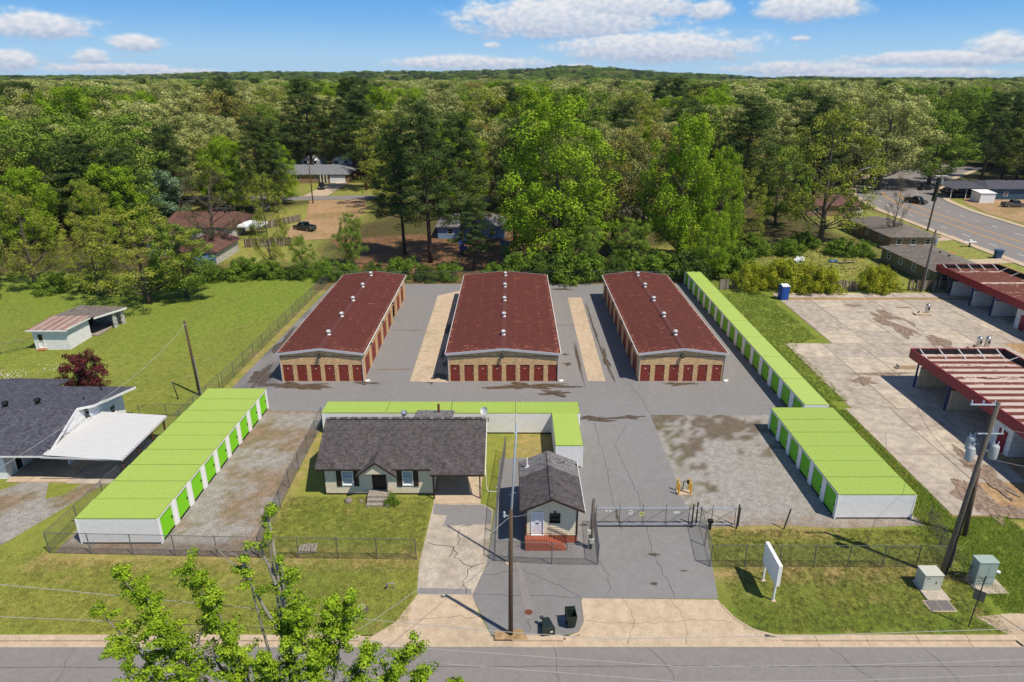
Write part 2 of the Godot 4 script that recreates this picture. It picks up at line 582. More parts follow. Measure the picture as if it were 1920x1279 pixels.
	for d in [["rust_half", 71, 0.5], ["rust_full", 72, 1.15]]:
		var m2 := mat(d[0], Color.WHITE, 0.75, 0.0)
		m2.albedo_texture = rust_picture(d[1], d[2])
	mat("white_roof_metal", Color(0.77, 0.775, 0.785), 0.5)
	mat("yellow", Color(0.85, 0.63, 0.08), 0.5)
	mat("utility_green", Color(0.60, 0.67, 0.64), 0.5)
	mat("utility_beige", Color(0.74, 0.75, 0.70), 0.5)
	mat("porta_blue", Color(0.05, 0.27, 0.60), 0.4)
	mat("porta_white", Color(0.86, 0.88, 0.90), 0.4)
	mat("bin_green", Color(0.12, 0.17, 0.16), 0.45)
	mat("bin_blue", Color(0.10, 0.30, 0.42), 0.5)
	mat("rubber", Color(0.05, 0.05, 0.05), 0.85)
	mat("chrome", Color(0.75, 0.76, 0.78), 0.25, 0.9)
	mat("car_glass", Color(0.045, 0.055, 0.065), 0.06)
	mat("lamp_clear", Color(0.85, 0.85, 0.82), 0.2)
	mat("lamp_red", Color(0.5, 0.04, 0.03), 0.3)
	mat("insulator", Color(0.72, 0.76, 0.80), 0.35)
	mat("transformer_grey", Color(0.63, 0.65, 0.66), 0.5)
	mat("wire", Color(0.62, 0.63, 0.63), 0.6)
	mat("dark_wire", Color(0.12, 0.12, 0.12), 0.7)
	mat("paint_yellow", Color(0.80, 0.58, 0.16), 0.7)
	mat("paint_white", Color(0.80, 0.80, 0.78), 0.7)
	mat("stone", Color(0.50, 0.46, 0.42), 0.95)
	mat("blue_wall", Color(0.17, 0.29, 0.37), 0.7)
	mat("rust_iron", Color(0.40, 0.22, 0.16), 0.9)
	mat("paper_white", Color(0.86, 0.87, 0.86), 0.7)
	mat("paper_yellow", Color(0.80, 0.80, 0.50), 0.7)
	mat("hose", Color(0.82, 0.80, 0.74), 0.6)
	world_mat("bark", grain(Color(0.37, 0.33, 0.29), 0.16, 0.2, 0.1, Color(0.28, 0.25, 0.22), 0.6, 80), 1.2, 0.95)
	world_mat("pine_bark", grain(Color(0.33, 0.26, 0.215), 0.16, 0.2, 0.1, Color(0.24, 0.19, 0.165), 0.6, 81), 1.2, 0.95)
	world_mat("pale_bark", grain(Color(0.56, 0.54, 0.50), 0.12, 0.2, 0.1, Color(0.43, 0.41, 0.37), 0.7, 82), 0.9, 0.95)
	for d in [["leaf", 0.5], ["needle", 0.3]]:
		var m3 := mat(d[0], Color.WHITE, 0.6)
		m3.vertex_color_use_as_albedo = true
		m3.roughness = 0.85
		m3.metallic_specular = 0.22
		m3.backlight_enabled = true
		m3.backlight = Color(d[1], d[1], d[1])

# ---------------------------------------------------------------- ground, paving, road

func even(_x: float, _z: float) -> Color:
	return Color.WHITE

func patchy(x: float, z: float) -> Color:
	var g := 1.0 + 0.22 * noise.get_noise_2d(x * 0.09, z * 0.09) + 0.13 * noise.get_noise_2d(x * 0.4 + 9.0, z * 0.4)
	return Color(g, g, g * 0.99)

func near_line(x: float, z: float, x0: float, x1: float, zl: float, w: float) -> float:
	if x < x0 or x > x1:
		return 0.0
	return clampf(1.0 - absf(z - zl + 0.5 * noise.get_noise_2d(x * 0.5, zl)) / w, 0.0, 1.0)

# lawn colours: worn and dry along the fences, greener in damp corners
func lawn_tint(x: float, z: float) -> Color:
	var n := noise.get_noise_2d(x * 0.06, z * 0.06)
	var n2 := noise.get_noise_2d(x * 0.25 + 40.0, z * 0.25)
	var n3 := noise.get_noise_2d(x * 1.1, z * 1.1 + 30.0)
	var c := Color(0.86, 0.94, 0.72).lerp(Color(1.08, 1.06, 0.95), clampf(0.5 + n * 1.2 + n2 * 0.7, 0.0, 1.0))
	c = c.lerp(Color(0.58, 0.80, 0.42), clampf((n2 * 1.3 - n * 0.5 + n3 * 0.3) - 0.05, 0.0, 1.0) * 0.8)
	if x > 12.0 and z > -43.0:
		c *= 0.88
		c = c.lerp(Color(0.50, 0.74, 0.26), clampf(1.2 - absf(z + 33.2) / 1.6 + n2, 0.0, 1.0) * 0.75)
	if x > 29.5 and z < -33.0 and x < 48.0:
		c = c.lerp(Color(0.66, 0.88, 0.30), 0.75)
	c = Color(c.r * 0.615, c.g * 0.715, c.b * 0.37)
	var dry := near_line(x, z, -33.0, -6.5, -39.1, 1.5) + near_line(x, z, 13.4, 30.5, -37.7, 1.4) * 1.1 + near_line(x, z, 13.8, 24.0, -42.4, 1.5) * 1.1
	dry += clampf(1.0 - absf(x + 18.0 + n2) / 1.0, 0.0, 1.0) * (1.0 if z < -40.0 and z > -60.0 else 0.0)
	dry += clampf(1.0 - absf(x + 30.6 + n2 * 1.5) / 1.4, 0.0, 1.0) * (1.0 if z < -66.0 and z > -107.0 else 0.0)
	if x > -2.5 and x < 3.8 and z < -52.0 and z > -57.5:
		dry += clampf((x + 0.6) * 0.7 + n3 + n2, 0.0, 1.0)
	dry += clampf(n2 * 1.6 + n3 * 0.9 - 0.75, 0.0, 0.5)
	c = c.lerp(Color(0.92, 0.74, 0.86) * (1.0 + n3 * 0.25), clampf(dry * (0.75 + n3 + n2 * 0.5), 0.0, 0.92))
	if x < -31.0 and z < -62.0:
		c = c.lerp(Color(0.45, 0.73, 0.16), clampf((-z - 70.0) / 40.0 + n * 0.8 + n2 * 0.4, 0.0, 0.8))
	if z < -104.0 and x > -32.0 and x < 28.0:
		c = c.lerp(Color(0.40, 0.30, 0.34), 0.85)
	return c

func yard_tint(x: float, z: float) -> Color:
	var g := 1.0 + 0.10 * noise.get_noise_2d(x * 0.11, z * 0.05) + 0.07 * noise.get_noise_2d(x * 0.7, z * 0.7)
	# older, darker patches round the office and along the left fence
	var old := 0.0
	if x < 4.6 + 0.4 * sin(z) and x > -3.0 and z > -56.0:
		old = 0.2
	if x < -26.0:
		old = clampf(noise.get_noise_2d(x * 0.3, z * 0.12) * 2.2 + 0.35, 0.0, 0.8)
	g *= 1.0 - 0.42 * old
	return Color(g, g, g)

func gravel_tint(x: float, z: float) -> Color:
	var n := noise.get_noise_2d(x * 0.16 + 3.0, z * 0.16)
	var n2 := noise.get_noise_2d(x * 0.8, z * 0.8 + 5.0)
	var c := Color(1, 1, 1) * (1.0 + 0.12 * n2)
	if x < 0.0:
		c = c.lerp(Color(0.84, 0.60, 0.42), clampf(n * 2.2 + 0.42 + n2 * 0.8 + clampf((x + 21.0) * 0.22, -0.3, 0.5), 0.0, 0.95))
		c = c.lerp(Color(0.56, 0.55, 0.30), clampf(n2 * 1.9 + n - 0.1, 0.0, 0.8))
		c = c.lerp(Color(0.80, 0.52, 0.36), clampf(1.3 - (z + 62.3), 0.0, 0.8))
		if z > -40.8:
			c = c.lerp(Color(0.62, 0.50, 0.40), 0.8)
	else:
		c *= 1.03
		c = c.lerp(Color(0.36, 0.27, 0.17), smoothstep(0.05, 0.45, n * 1.7 + n2 * 0.9 + 0.32 - clampf((z + 59.0) * 0.085, 0.0, 1.2)) * 0.85)
		c = c.lerp(Color(0.40, 0.44, 0.20), clampf(n2 * 1.6 - 0.05 - absf(x - 14.6) * 0.5 + 0.3, 0.0, 0.7))
		c = c.lerp(Color(0.85, 0.68, 0.55), clampf(1.0 - absf(z + 42.8) * 0.6 + n2, 0.0, 0.7))
	return c

func dirt_tint(x: float, z: float) -> Color:
	var n := noise.get_noise_2d(x * 0.08, z * 0.08)
	return Color(1.0, 0.97, 0.92).lerp(Color(0.70, 0.74, 0.52), clampf(n * 2.0 + 0.2, 0.0, 1.0))

func far_tint(x: float, z: float) -> Color:
	var n := noise.get_noise_2d(x * 0.03, z * 0.03)
	var c := Color(0.30, 0.24, 0.22).lerp(Color(0.26, 0.30, 0.19), clampf(0.5 + n * 1.5, 0.0, 1.0))
	# mown yards round the houses behind
	for q in [[-62.0, -204.0, 32.0, 20.0], [-48.0, -130.0, 10.0, 12.0], [-46.0, -165.0, 14.0, 30.0], [48.0, -122.0, 20.0, 22.0], [85.0, -140.0, 12.0, 40.0], [-92.0, -172.0, 12.0, 14.0], [125.0, -170.0, 12.0, 30.0], [-75.0, -108.0, 40.0, 6.0]]:
		var d := Vector2((x - q[0]) / q[2], (z - q[1]) / q[3]).length()
		c = c.lerp(Color(0.86, 0.95, 0.72) * (1.0 + 0.3 * n), clampf((1.15 - d + n * 0.5) * 3.0, 0.0, 1.0))
	return c

func patch(called: String, poly: PackedVector2Array, y: Variant, material: Material, parent: Node = null, tint: Variant = null, cell := 1.5) -> MeshInstance3D:
	var o := inst(called, sheet(poly, y, cell, tint if tint != null else even), material, parent)
	if parent == null:
		setting(o)
	return o

func crack_line(parent: Node, called: String, material: Material, pts: Array, w: float, y: float, wob := 0.12) -> void:
	var st := surf()
	st.set_normal(Vector3.UP)
	var line := []
	for i in pts.size() - 1:
		var a := Vector2(pts[i][0], pts[i][1])
		var b := Vector2(pts[i + 1][0], pts[i + 1][1])
		var n := maxi(2, int(a.distance_to(b) / 0.35))
		for k in n:
			var p := a.lerp(b, float(k) / n)
			var side := (b - a).normalized().orthogonal()
			line.append(p + side * wob * noise.get_noise_2d(p.x * 1.7, p.y * 1.7) * 2.0)
	line.append(Vector2(pts[-1][0], pts[-1][1]))
	for i in line.size() - 1:
		var d: Vector2 = (line[i + 1] - line[i]).normalized().orthogonal()
		var w0 := w * (0.7 + 0.6 * absf(noise.get_noise_1d(i * 3.1)))
		var w1 := w * (0.7 + 0.6 * absf(noise.get_noise_1d((i + 1) * 3.1)))
		var q := [line[i] - d * w0, line[i] + d * w0, line[i + 1] + d * w1, line[i + 1] - d * w1]
		var p3 := []
		for v in q:
			p3.append(Vector3(v.x, y, v.y))
		face(st, p3)
	inst(called, st.commit(), material, parent)

func build_ground() -> void:
	# the terrain out to the horizon, with the low wooded ridges
	var st := surf(true)
	var zs := [-107.0, -140.0, -180.0, -240.0, -320.0, -450.0, -650.0, -900.0, -1300.0, -1700.0, -2100.0, -2500.0, -2900.0, -3300.0, -3800.0, -4500.0, -6000.0]
	var cols := 61
	for i in zs.size() - 1:
		for k in cols - 1:
			var q := []
			for e in [[0, 0], [0, 1], [1, 1], [1, 0]]:
				var z: float = zs[i + e[0]]
				var x: float = (float(k + e[1]) / (cols - 1) - 0.5) * (2.2 * absf(z) + 500.0)
				q.append(Vector3(x, -0.03 + rise(x, z), z))
			st.set_color(Color(0.24, 0.27, 0.2))
			face(st, q)
	setting(inst("ground", done(st), M.forest_floor))
	patch("woodland_ground", pv([-260, -106, 260, -106, 420, -420, -420, -420]), -0.012, M.forest_floor, null, far_tint, 4.0)
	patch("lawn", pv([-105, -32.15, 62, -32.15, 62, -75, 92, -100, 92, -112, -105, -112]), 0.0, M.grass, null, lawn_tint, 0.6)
	patch("near_verge", pv([-60, -20.6, 60, -20.6, 60, 40, -60, 40]), 0.0, M.grass, null, lawn_tint, 4.0)
	# the street, its kerbs and driveways
	var road := patch("street", pv([-70, -31.35, 70, -31.35, 70, -21.0, -70, -21.0]), -0.11, M.road_asphalt, null, patchy_road, 1.5)
	for c in [[[-26.0, -31.3], [-25.4, -28.0], [-25.9, -22.0]], [[8.0, -31.3], [9.1, -29.6], [9.3, -26.0]], [[18.8, -31.3], [20.6, -28.6], [21.0, -24.0]], [[-11.0, -31.3], [-10.6, -26.0]], [[2.5, -31.3], [2.6, -29.0], [3.2, -25.0]], [[24.5, -31.3], [25.4, -27.0]]]:
		crack_line(road, "crack", M.tar, c, 0.009, -0.104)
	crack_line(road, "crack", M.tar, [[-70, -29.9], [-20, -29.8], [10, -29.9], [70, -29.8]], 0.012, -0.104, 0.05)
	patch("gutter_bed", pv([-70, -32.5, 70, -32.5, 70, -31.2, -70, -31.2]), -0.125, M.concrete, null, patchy, 2.0)
	var kerb := Node3D.new()
	kerb.name = "kerb"
	add_child(kerb)
	setting(kerb)
	var x := -70.15
	while x < 68.0:
		var w := 3.05
		if (x + w < -8.9 or x > 15.6 - 0.5) or (x > -1.0 and x + w < 3.4):
			box(kerb, "kerb_stone", M.concrete, Vector3(x + w * 0.5, -0.06, -31.95), Vector3(w - 0.02, 0.16, 0.42))
			box(kerb, "gutter_slab", M.concrete, Vector3(x + w * 0.5, -0.15, -31.52), Vector3(w - 0.02, 0.10, 0.44))
		x += w
	var y_apron := func(_x: float, z: float) -> float: return lerpf(0.02, -0.095, smoothstep(-31.95, -31.4, z))
	var a1 := patch("street_apron", pv([4.55, -35.25, 13.3, -35.1, 13.55, -34.2, 14.1, -33.2, 14.9, -32.4, 16.2, -31.85, 16.4, -31.3, 2.9, -31.3, 3.1, -31.75, 4.1, -32.1, 4.5, -33.0]), y_apron, M.concrete, null, patchy, 0.3)
	for c in [[[7.2, -35.2], [7.6, -33.4], [6.9, -31.4]], [[10.3, -35.2], [10.7, -33.3], [10.4, -31.4]], [[4.6, -33.2], [8.0, -33.0], [11.0, -33.35], [13.8, -33.2]]]:
		crack_line(a1, "crack", M.crack, c, 0.009, 0.024, 0.15)
	var a2 := patch("driveway_apron", pv([-6.15, -35.6, -2.6, -35.5, -2.0, -33.7, -1.1, -31.7, -1.1, -31.3, -9.2, -31.3, -8.6, -31.9, -7.2, -33.2]), y_apron, M.concrete, null, patchy, 0.3)
	crack_line(a2, "crack", M.crack, [[-6.1, -33.4], [-3.6, -33.6], [-2.0, -33.6]], 0.012, 0.024)
	patch("kerb_pad", pv([-1.05, -32.5, 0.6, -32.6, 1.0, -31.75, -1.05, -31.75]), 0.026, M.dirt, null, dirt_tint, 0.5)
	# curved kerbs beside the aprons
	for c in [[[4.5, -35.0], [4.5, -33.2], [4.1, -32.3], [3.2, -31.85]], [[13.4, -34.6], [13.9, -33.4], [14.8, -32.5], [16.3, -31.9]]]:
		var s2 := surf()
		var pts := []
		for p in c:
			pts.append(Vector3(p[0], -0.02, p[1]))
		tube(s2, pts, [0.10, 0.10, 0.10, 0.10], 6)
		inst("kerb_curve", done(s2), M.concrete, kerb)
	# the yard
	patch("gravel_yard", pv([-32.5, -39.75, -17.9, -39.3, -18.4, -43, -18.4, -59.4, -17.9, -61.95, -24.5, -62.3, -30.5, -66.6, -32.3, -66.2]), 0.008, M.gravel, null, gravel_tint, 0.5)
	patch("gravel_lot", pv([13.75, -61.1, 28.1, -61.1, 31.2, -57, 31.2, -43.0, 25, -42.6, 20, -43.0, 14.5, -42.7, 13.65, -44.8]), 0.008, M.gravel, null, gravel_tint, 0.5)
	patch("gravel_drive", pv([-36.9, -40.6, -33.4, -49.6, -35.5, -49.6, -36.2, -47.0, -37.4, -46.4, -38.8, -49.2, -40.5, -49.2, -42, -47.5, -50, -47.0, -60, -38, -40, -36]), 0.008, M.gravel, null, gravel_tint, 0.6)
	var lot := patch("asphalt_yard", pv([-29.2, -107.4, 28.3, -107.4, 28.3, -61.0, 13.85, -61.0, 13.7, -44.8, 14.5, -42.6, 13.35, -35.2, 4.5, -35.25, 4.5, -33.0, 4.05, -32.35, 3.1, -32.1, -1.25, -32.1, -2.6, -35.5, -1.75, -38.5, -1.3, -45, -1.1, -52.6, 3.75, -53.0, 3.75, -59.9, -18, -59.9, -18, -61.8, -24.4, -62.0, -30.4, -66.8, -30.4, -69]), 0.014, M.asphalt, null, yard_tint, 0.8)
	for b in [[-23.5, -67.9, 2.9, .8, 1, 1], [-16.0, -68.6, 1.2, .35, 2, 1], [1.6, -67.9, 4.2, .75, 3, 1], [4.6, -66.0, 1.3, .75, 4, 1], [8.3, -60.2, 2.7, .55, 5, 1], [11.6, -60.5, 1.3, .35, 6, 1], [18.6, -68.4, 1.5, .45, 7, 1], [-28.3, -70.5, .9, 2.5, 8, 1], [-27.0, -74.5, .5, 3.0, 9, 1], [-29.0, -82, .8, 4.0, 10, 1], [-10.0, -76.0, .55, 1.9, 11, 1], [-9.2, -69.9, .8, 1.2, 12, 1], [6.6, -74, .5, .5, 13, 1], [6.5, -77.0, .35, .3, 14, 1], [11.2, -75, .3, 4.5, 15, 1], [7.9, -104.4, 1.5, .45, 16, 1], [-27.5, -66.3, 1.1, .35, 17, 1], [10.0, -39.6, .35, .14, 18, 1], [9.4, -36.6, .2, .16, 19, 1], [11.8, -37.9, .25, .07, 20, 1], [8.1, -44.0, .1, 1.2, 21, 1], [5.4, -43.0, .3, .12, 22, 1], [7.9, -75.5, .16, 6, 23, 1], [11.0, -85, .14, 9, 24, 1]]:
		inst("stain", sheet(blob(b[0], b[1], b[2], b[3], b[4], 0.75, 72), 0.0195 + 0.0002 * b[4], 50.0, even), M.wet_stain, lot)
	for b in [[-13.8, -85.5, 2.4, .16], [-13.6, -72.4, 2.3, .14], [7.0, -87.5, 1.7, .15]]:
		inst("rust_streak", sheet(blob(b[0], b[1], b[2], b[3], int(b[1]), 0.9, 30), 0.0245, 50.0, even), M.rust_stain, lot)
	for c in [[[12.8, -68.9], [13.6, -65.0], [13.9, -61.2]], [[12.0, -60.9], [9.4, -55.0], [10.2, -47.0], [10.0, -40.0], [10.6, -35.4]], [[6.3, -35.6], [6.6, -37.5], [6.0, -39.0]], [[-1.9, -37.4], [0.6, -38.0], [3.5, -36.2], [4.4, -35.4]], [[8.0, -60.0], [8.2, -52.0], [8.0, -45.5]], [[0.3, -38.2], [0.8, -35.4], [1.1, -32.4]], [[-2.5, -35.6], [1.2, -35.5], [4.5, -35.35]]]:
		crack_line(lot, "crack", M.tar, c, 0.009, 0.0265)
	var s1 := patch("drain_strip", pv([-11.5, -100.9, -8.3, -103.6, -6.9, -103.0, -7.05, -68.8, -11.35, -69.0]), 0.030, M.concrete, null, patchy, 0.8)
	patch("drain_strip", pv([8.5, -100.0, 10.65, -100.0, 10.4, -69.1, 8.42, -69.1]), 0.030, M.concrete, null, patchy, 0.8)
	for b in [[-8.3, -77.0, .35, 1.7, 31], [-8.2, -70.4, .8, .8, 32], [-8.5, -86, .4, 2.0, 33], [-7.9, -74, .3, .8, 34]]:
		inst("stain", sheet(blob(b[0], b[1], b[2], b[3], b[4], 0.6, 26), 0.0345, 50.0, even), M.wet_stain, s1)
	for z in range(-98, -69, 5):
		crack_line(s1, "joint", M.crack, [[-11.4, z], [-7.1, z]], 0.012, 0.036, 0.0)
	# the drive beside the cream house
	var dr := patch("house_driveway", pv([-6.2, -45.75, -2.3, -45.7, -1.45, -45.0, -1.75, -38.6, -2.6, -35.5, -6.2, -35.6, -6.45, -38.5]), 0.020, M.old_concrete, null, patchy, 0.6)
	inst("asphalt_patch", sheet(pv([-6.15, -45.6, -2.3, -45.6, -1.55, -44.8, -1.6, -43.1, -5.2, -42.9, -5.0, -44.2, -6.1, -44.4]), 0.026, 50.0, even), M.asphalt, dr)
	inst("asphalt_patch", sheet(pv([-6.2, -36.2, -2.7, -36.1, -2.62, -35.6, -6.2, -35.65]), 0.026, 50.0, even), M.asphalt, dr)
	for c in [[[-6.2, -40.9], [-4.3, -40.4], [-3.8, -38.9], [-2.7, -38.3], [-1.9, -38.7]], [[-3.9, -42.5], [-3.9, -40.6]], [[-2.9, -38.3], [-3.2, -36.9], [-3.0, -35.7]], [[-3.9, -42.6], [-3.0, -43.0]], [[-4.2, -40.5], [-4.4, -39.3]]]:
		crack_line(dr, "crack", M.crack, c, 0.024, 0.031, 0.2)
	patch("carport_slab", pv([-6.25, -52.0, -2.5, -52.0, -2.5, -45.7, -6.25, -45.7]), 0.05, M.concrete, null, patchy, 0.8)
	# the side drive at the street, right
	var sd := patch("side_walk", pv([29.0, -33.6, 31.2, -33.9, 40, -33.9, 40, -31.3, 30.4, -31.3, 30.2, -32.0]), 0.012, M.concrete, null, patchy, 0.7)
	crack_line(sd, "joint", M.crack, [[30.6, -33.8], [31.6, -31.5]], 0.03, 0.02, 0.0)
	inst("manhole_cover", sheet(blob(32.6, -33.0, .45, .38, 2, 0.0, 20), 0.022, 50.0, even), M.rust_iron, sd)
	inst("manhole_cover", sheet(blob(1.05, -34.0, .26, .24, 2, 0.0, 20), 0.030, 50.0, even), M.rust_iron, lot)
	inst("repair_strip", sheet(pv([0.2, -39.0, 0.55, -39.0, 1.35, -34.2, 1.3, -33.4, 0.85, -33.4]), 0.0275, 50.0, even), M.road_asphalt, lot)
	# the concrete forecourt of the car wash: separate slabs over an earth bed
	var pad := patch("forecourt", pv([33.85, -44.1, 90, -44.1, 90, -101.3, 40.55, -101.3, 40.55, -80.7, 34.55, -80.7, 34.55, -62.4, 33.85, -62.4]), 0.006, M.dirt, null, dirt_tint, 4.0)
	var zz := -44.2
	var row := 0
	while zz > -101.0:
		var d := 4.55
		var x0 := (33.9 if zz > -62.0 else 34.6) if zz - d > -81.0 else 40.6
		var xx := x0
		var k := 0
		while xx < -zz * 0.76 + 3.5 and xx < 86.0:
			var wd := 4.6
			var t := R.randf_range(-0.01, 0.014)
			var s := inst("slab", slab_mesh(wd - 0.055, minf(d, zz + 101.2) - 0.055), [M.old_concrete, M.pad_a, M.pad_b][R.randi() % 3], pad, Vector3(xx + wd * 0.5, 0.02 + t, zz - d * 0.5))
			s.rotation = Vector3(R.randf_range(-0.002, 0.002), 0, R.randf_range(-0.002, 0.002))
			xx += wd
			k += 1
		zz -= d
		row += 1
	for b in [[52.6, -88.0, 1.8, 5.5, 41], [54.5, -81.0, 1.2, 2.2, 42], [50.5, -96.0, 1.4, .5, 43], [42.0, -71.0, 3.0, .5, 44], [39.0, -69.0, 1.2, 1.0, 45], [57.6, -95.0, .9, .35, 46]]:
		inst("stain", sheet(blob(b[0], b[1], b[2], b[3], b[4], 0.5, 64), 0.075, 50.0, even), M.rust_stain_dark, pad)
	for q in [[37.2, -46.2, 1.3, 2.6, 61], [40.2, -50.5, 1.0, 3.0, 62], [39.6, -44.6, 2.6, 0.9, 63]]:
		patch("silt_patch", blob(q[0], q[1], q[2], q[3], q[4], 0.6, 48), 0.078 + 0.003 * (q[4] - 61), M.rust_stain_dark, null, even, 40.0)
	# the highway, right
	var near_edge := [[93.0, -60], [93.0, -120], [93.6, -150], [94.4, -176], [99.5, -200], [110.5, -221], [128, -246], [160, -280]]
	var far_edge := [[114.5, -60], [114.5, -120], [114.5, -152], [115.2, -172], [118.5, -189], [127.0, -207], [144, -230], [175, -262]]
	highway("highway", near_edge, far_edge, 0.0, 1.0, 0.02, M.road_asphalt)
	highway("footway", near_edge, far_edge, -0.085, -0.005, 0.12, M.concrete)
	highway("footway", near_edge, far_edge, 1.005, 1.085, 0.12, M.concrete)
	var marks := Node3D.new()
	marks.name = "road_markings"
	add_child(marks)
	setting(marks)
	for u in [0.335, 0.525]:
		stripe(marks, near_edge, far_edge, u, 0.0, 0.62, 0.16, M.paint_yellow)
	for u in [0.17, 0.74]:
		for k in 22:
			stripe(marks, near_edge, far_edge, u, k / 24.0, k / 24.0 + 0.013, 0.11, M.paint_white)
	patch("roadside_lot", pv([118, -140, 150, -140, 168, -192, 165, -206, 136, -206, 122, -186, 118.3, -170]), 0.03, M.dirt, null, dirt_tint, 3.0)
	patch("house_drive", pv([79, -122.5, 93.2, -124.5, 93.2, -121, 79, -119.5]), 0.03, M.concrete, null, patchy, 3.0)
	patch("house_drive", pv([79, -141, 94, -144, 93.6, -140, 80, -137]), 0.03, M.concrete, null, patchy, 3.0)
	patch("house_drive", pv([76, -107.5, 93.2, -109, 93.2, -104.5, 76, -103.0]), 0.03, M.concrete, null, patchy, 3.0)
	for b in [[84.5, -116, 2.4, 1.2, 51], [84, -128.5, 1.6, .7, 52], [121.5, -176, 2.0, 3.0, 53]]:
		patch("bare_earth", blob(b[0], b[1], b[2], b[3], b[4], 0.5, 24), 0.025, M.orange_earth, null, even, 3.0)
	# the back road and the dirt lot behind the yard
	patch("back_road", pv([-95, -189.5, -66, -188.4, -38, -190.5, 0, -187.5, 0, -194, -38, -197.5, -66, -195.5, -95, -196]), 0.02, M.road_asphalt, null, patchy_road, 4.0)
	patch("dirt_lot", pv([-55.5, -188.5, -40.5, -190.4, -37.5, -176, -36.5, -160, -38.5, -141, -45.5, -139.5, -50, -149, -49.5, -163]), 0.012, M.dirt, null, dirt_tint, 2.5)
	patch("house_drive", pv([-59.6, -195.6, -52.6, -195.6, -52.4, -222, -58.0, -222]), 0.02, M.concrete, null, patchy, 3.0)
	patch("leaf_litter", pv([-38, -140, -24, -112, 14, -112, 16, -140, -5, -150]), 0.004, M.leaf_litter, null, dirt_tint, 2.5)

func slab_mesh(w: float, d: float) -> Mesh:
	return box_mesh(Vector3(w, 0.08, d), 0.02)

func patchy_road(x: float, z: float) -> Color:
	var g := 1.0 + 0.12 * noise.get_noise_2d(x * 0.12, z * 0.3) + 0.06 * noise.get_noise_2d(x * 0.7 + 5.0, z * 0.7)
	return Color(g, g, g)

func rise(x: float, z: float) -> float:
	var d := Vector2(x, z).length()
	if d < 900.0:
		return 0.0
	var az := rad_to_deg(atan2(x, -z))
	var h := 8.0 + 34.0 * exp(-pow((az - 5.0) / 8.0, 2.0)) + 16.0 * exp(-pow((az + 10.0) / 9.0, 2.0)) + 10.0 * exp(-pow((az + 22.0) / 9.0, 2.0)) + 6.0 * noise.get_noise_2d(az * 0.12, 3.0)
	return h * smoothstep(900.0, 2600.0, d)

func edge_at(line: Array, t: float) -> Vector2:
	var f := t * (line.size() - 1)
	var i := mini(int(f), line.size() - 2)
	return Vector2(line[i][0], line[i][1]).lerp(Vector2(line[i + 1][0], line[i + 1][1]), f - i)

func highway(called: String, a: Array, b: Array, u0: float, u1: float, y: float, material: Material) -> void:
	var st := surf()
	for k in 36:
		var p := []
		for e in [[k, u0], [k, u1], [k + 1, u1], [k + 1, u0]]:
			var v := edge_at(a, e[0] / 36.0).lerp(edge_at(b, e[0] / 36.0), e[1])
			p.append(Vector3(v.x, y, v.y))
		st.set_color(patchy_road(p[0].x, p[0].z))
		face(st, p)
		var l := [p[0] - Vector3(0, 0.14, 0), p[0], p[3], p[3] - Vector3(0, 0.14, 0)]
		if y > 0.05:
			face(st, l)
			face(st, [p[1], p[1] - Vector3(0, 0.14, 0), p[2] - Vector3(0, 0.14, 0), p[2]])
	setting(inst(called, done(st), material))

func stripe(parent: Node, a: Array, b: Array, u: float, t0: float, t1: float, w: float, material: Material) -> void:
	var st := surf()
	var n := maxi(1, int((t1 - t0) * 30.0))
	for k in n:
		var p := []
		for e in [[k, -w], [k, w], [k + 1, w], [k + 1, -w]]:
			var t: float = lerpf(t0, t1, float(e[0]) / n)
			var v := edge_at(a, t).lerp(edge_at(b, t), u)
			p.append(Vector3(v.x + e[1], 0.026, v.y))
		face(st, p)
	inst("painted_line", done(st), material, parent)

# ---------------------------------------------------------------- walls, windows, roofs

# a wall of thickness th from origin along dir (its outside lies to the right of dir seen from above), with openings [s0, s1, y0, y1]; lap > 0 gives lapped boards
func wall(parent: Node, called: String, material: Material, origin: Vector3, dir: Vector3, length: float, h: float, openings := [], th := 0.18, lap := 0.0) -> MeshInstance3D:
	var st := surf()
	var out := dir.cross(Vector3.UP).normalized()
	var b := Basis(dir, Vector3.UP, out)
	var s := 0.0
	var rects := []
	for o in openings:
		if o[0] > s:
			rects.append([s, o[0], 0.0, h])
		if o[2] > 0.0:
			rects.append([o[0], o[1], 0.0, o[2]])
		if o[3] < h:
			rects.append([o[0], o[1], o[3], h])
		s = o[1]
	if s < length:
		rects.append([s, length, 0.0, h])
	for r in rects:
		var c = dir * ((r[0] + r[1]) * 0.5) + Vector3.UP * ((r[2] + r[3]) * 0.5) - out * (th * 0.5)
		bar(st, c, Vector3(r[1] - r[0], r[3] - r[2], th), b)
		if lap > 0.0:
			var y := floorf(r[2] / lap) * lap
			while y < r[3] - 0.001:
				var y0: float = maxf(y, r[2])
				var y1: float = minf(y + lap, r[3])
				var p0: Vector3 = dir * r[0]
				var p1: Vector3 = dir * r[1]
				var a := out * 0.028
				var u := Vector3.UP
				face(st, [p0 + a + u * y0, p1 + a + u * y0, p1 + out * 0.004 + u * y1, p0 + out * 0.004 + u * y1])
				face(st, [p0 + u * y0, p1 + u * y0, p1 + a + u * y0, p0 + a + u * y0])
				y += lap
	return inst(called, done(st), material, parent, origin)

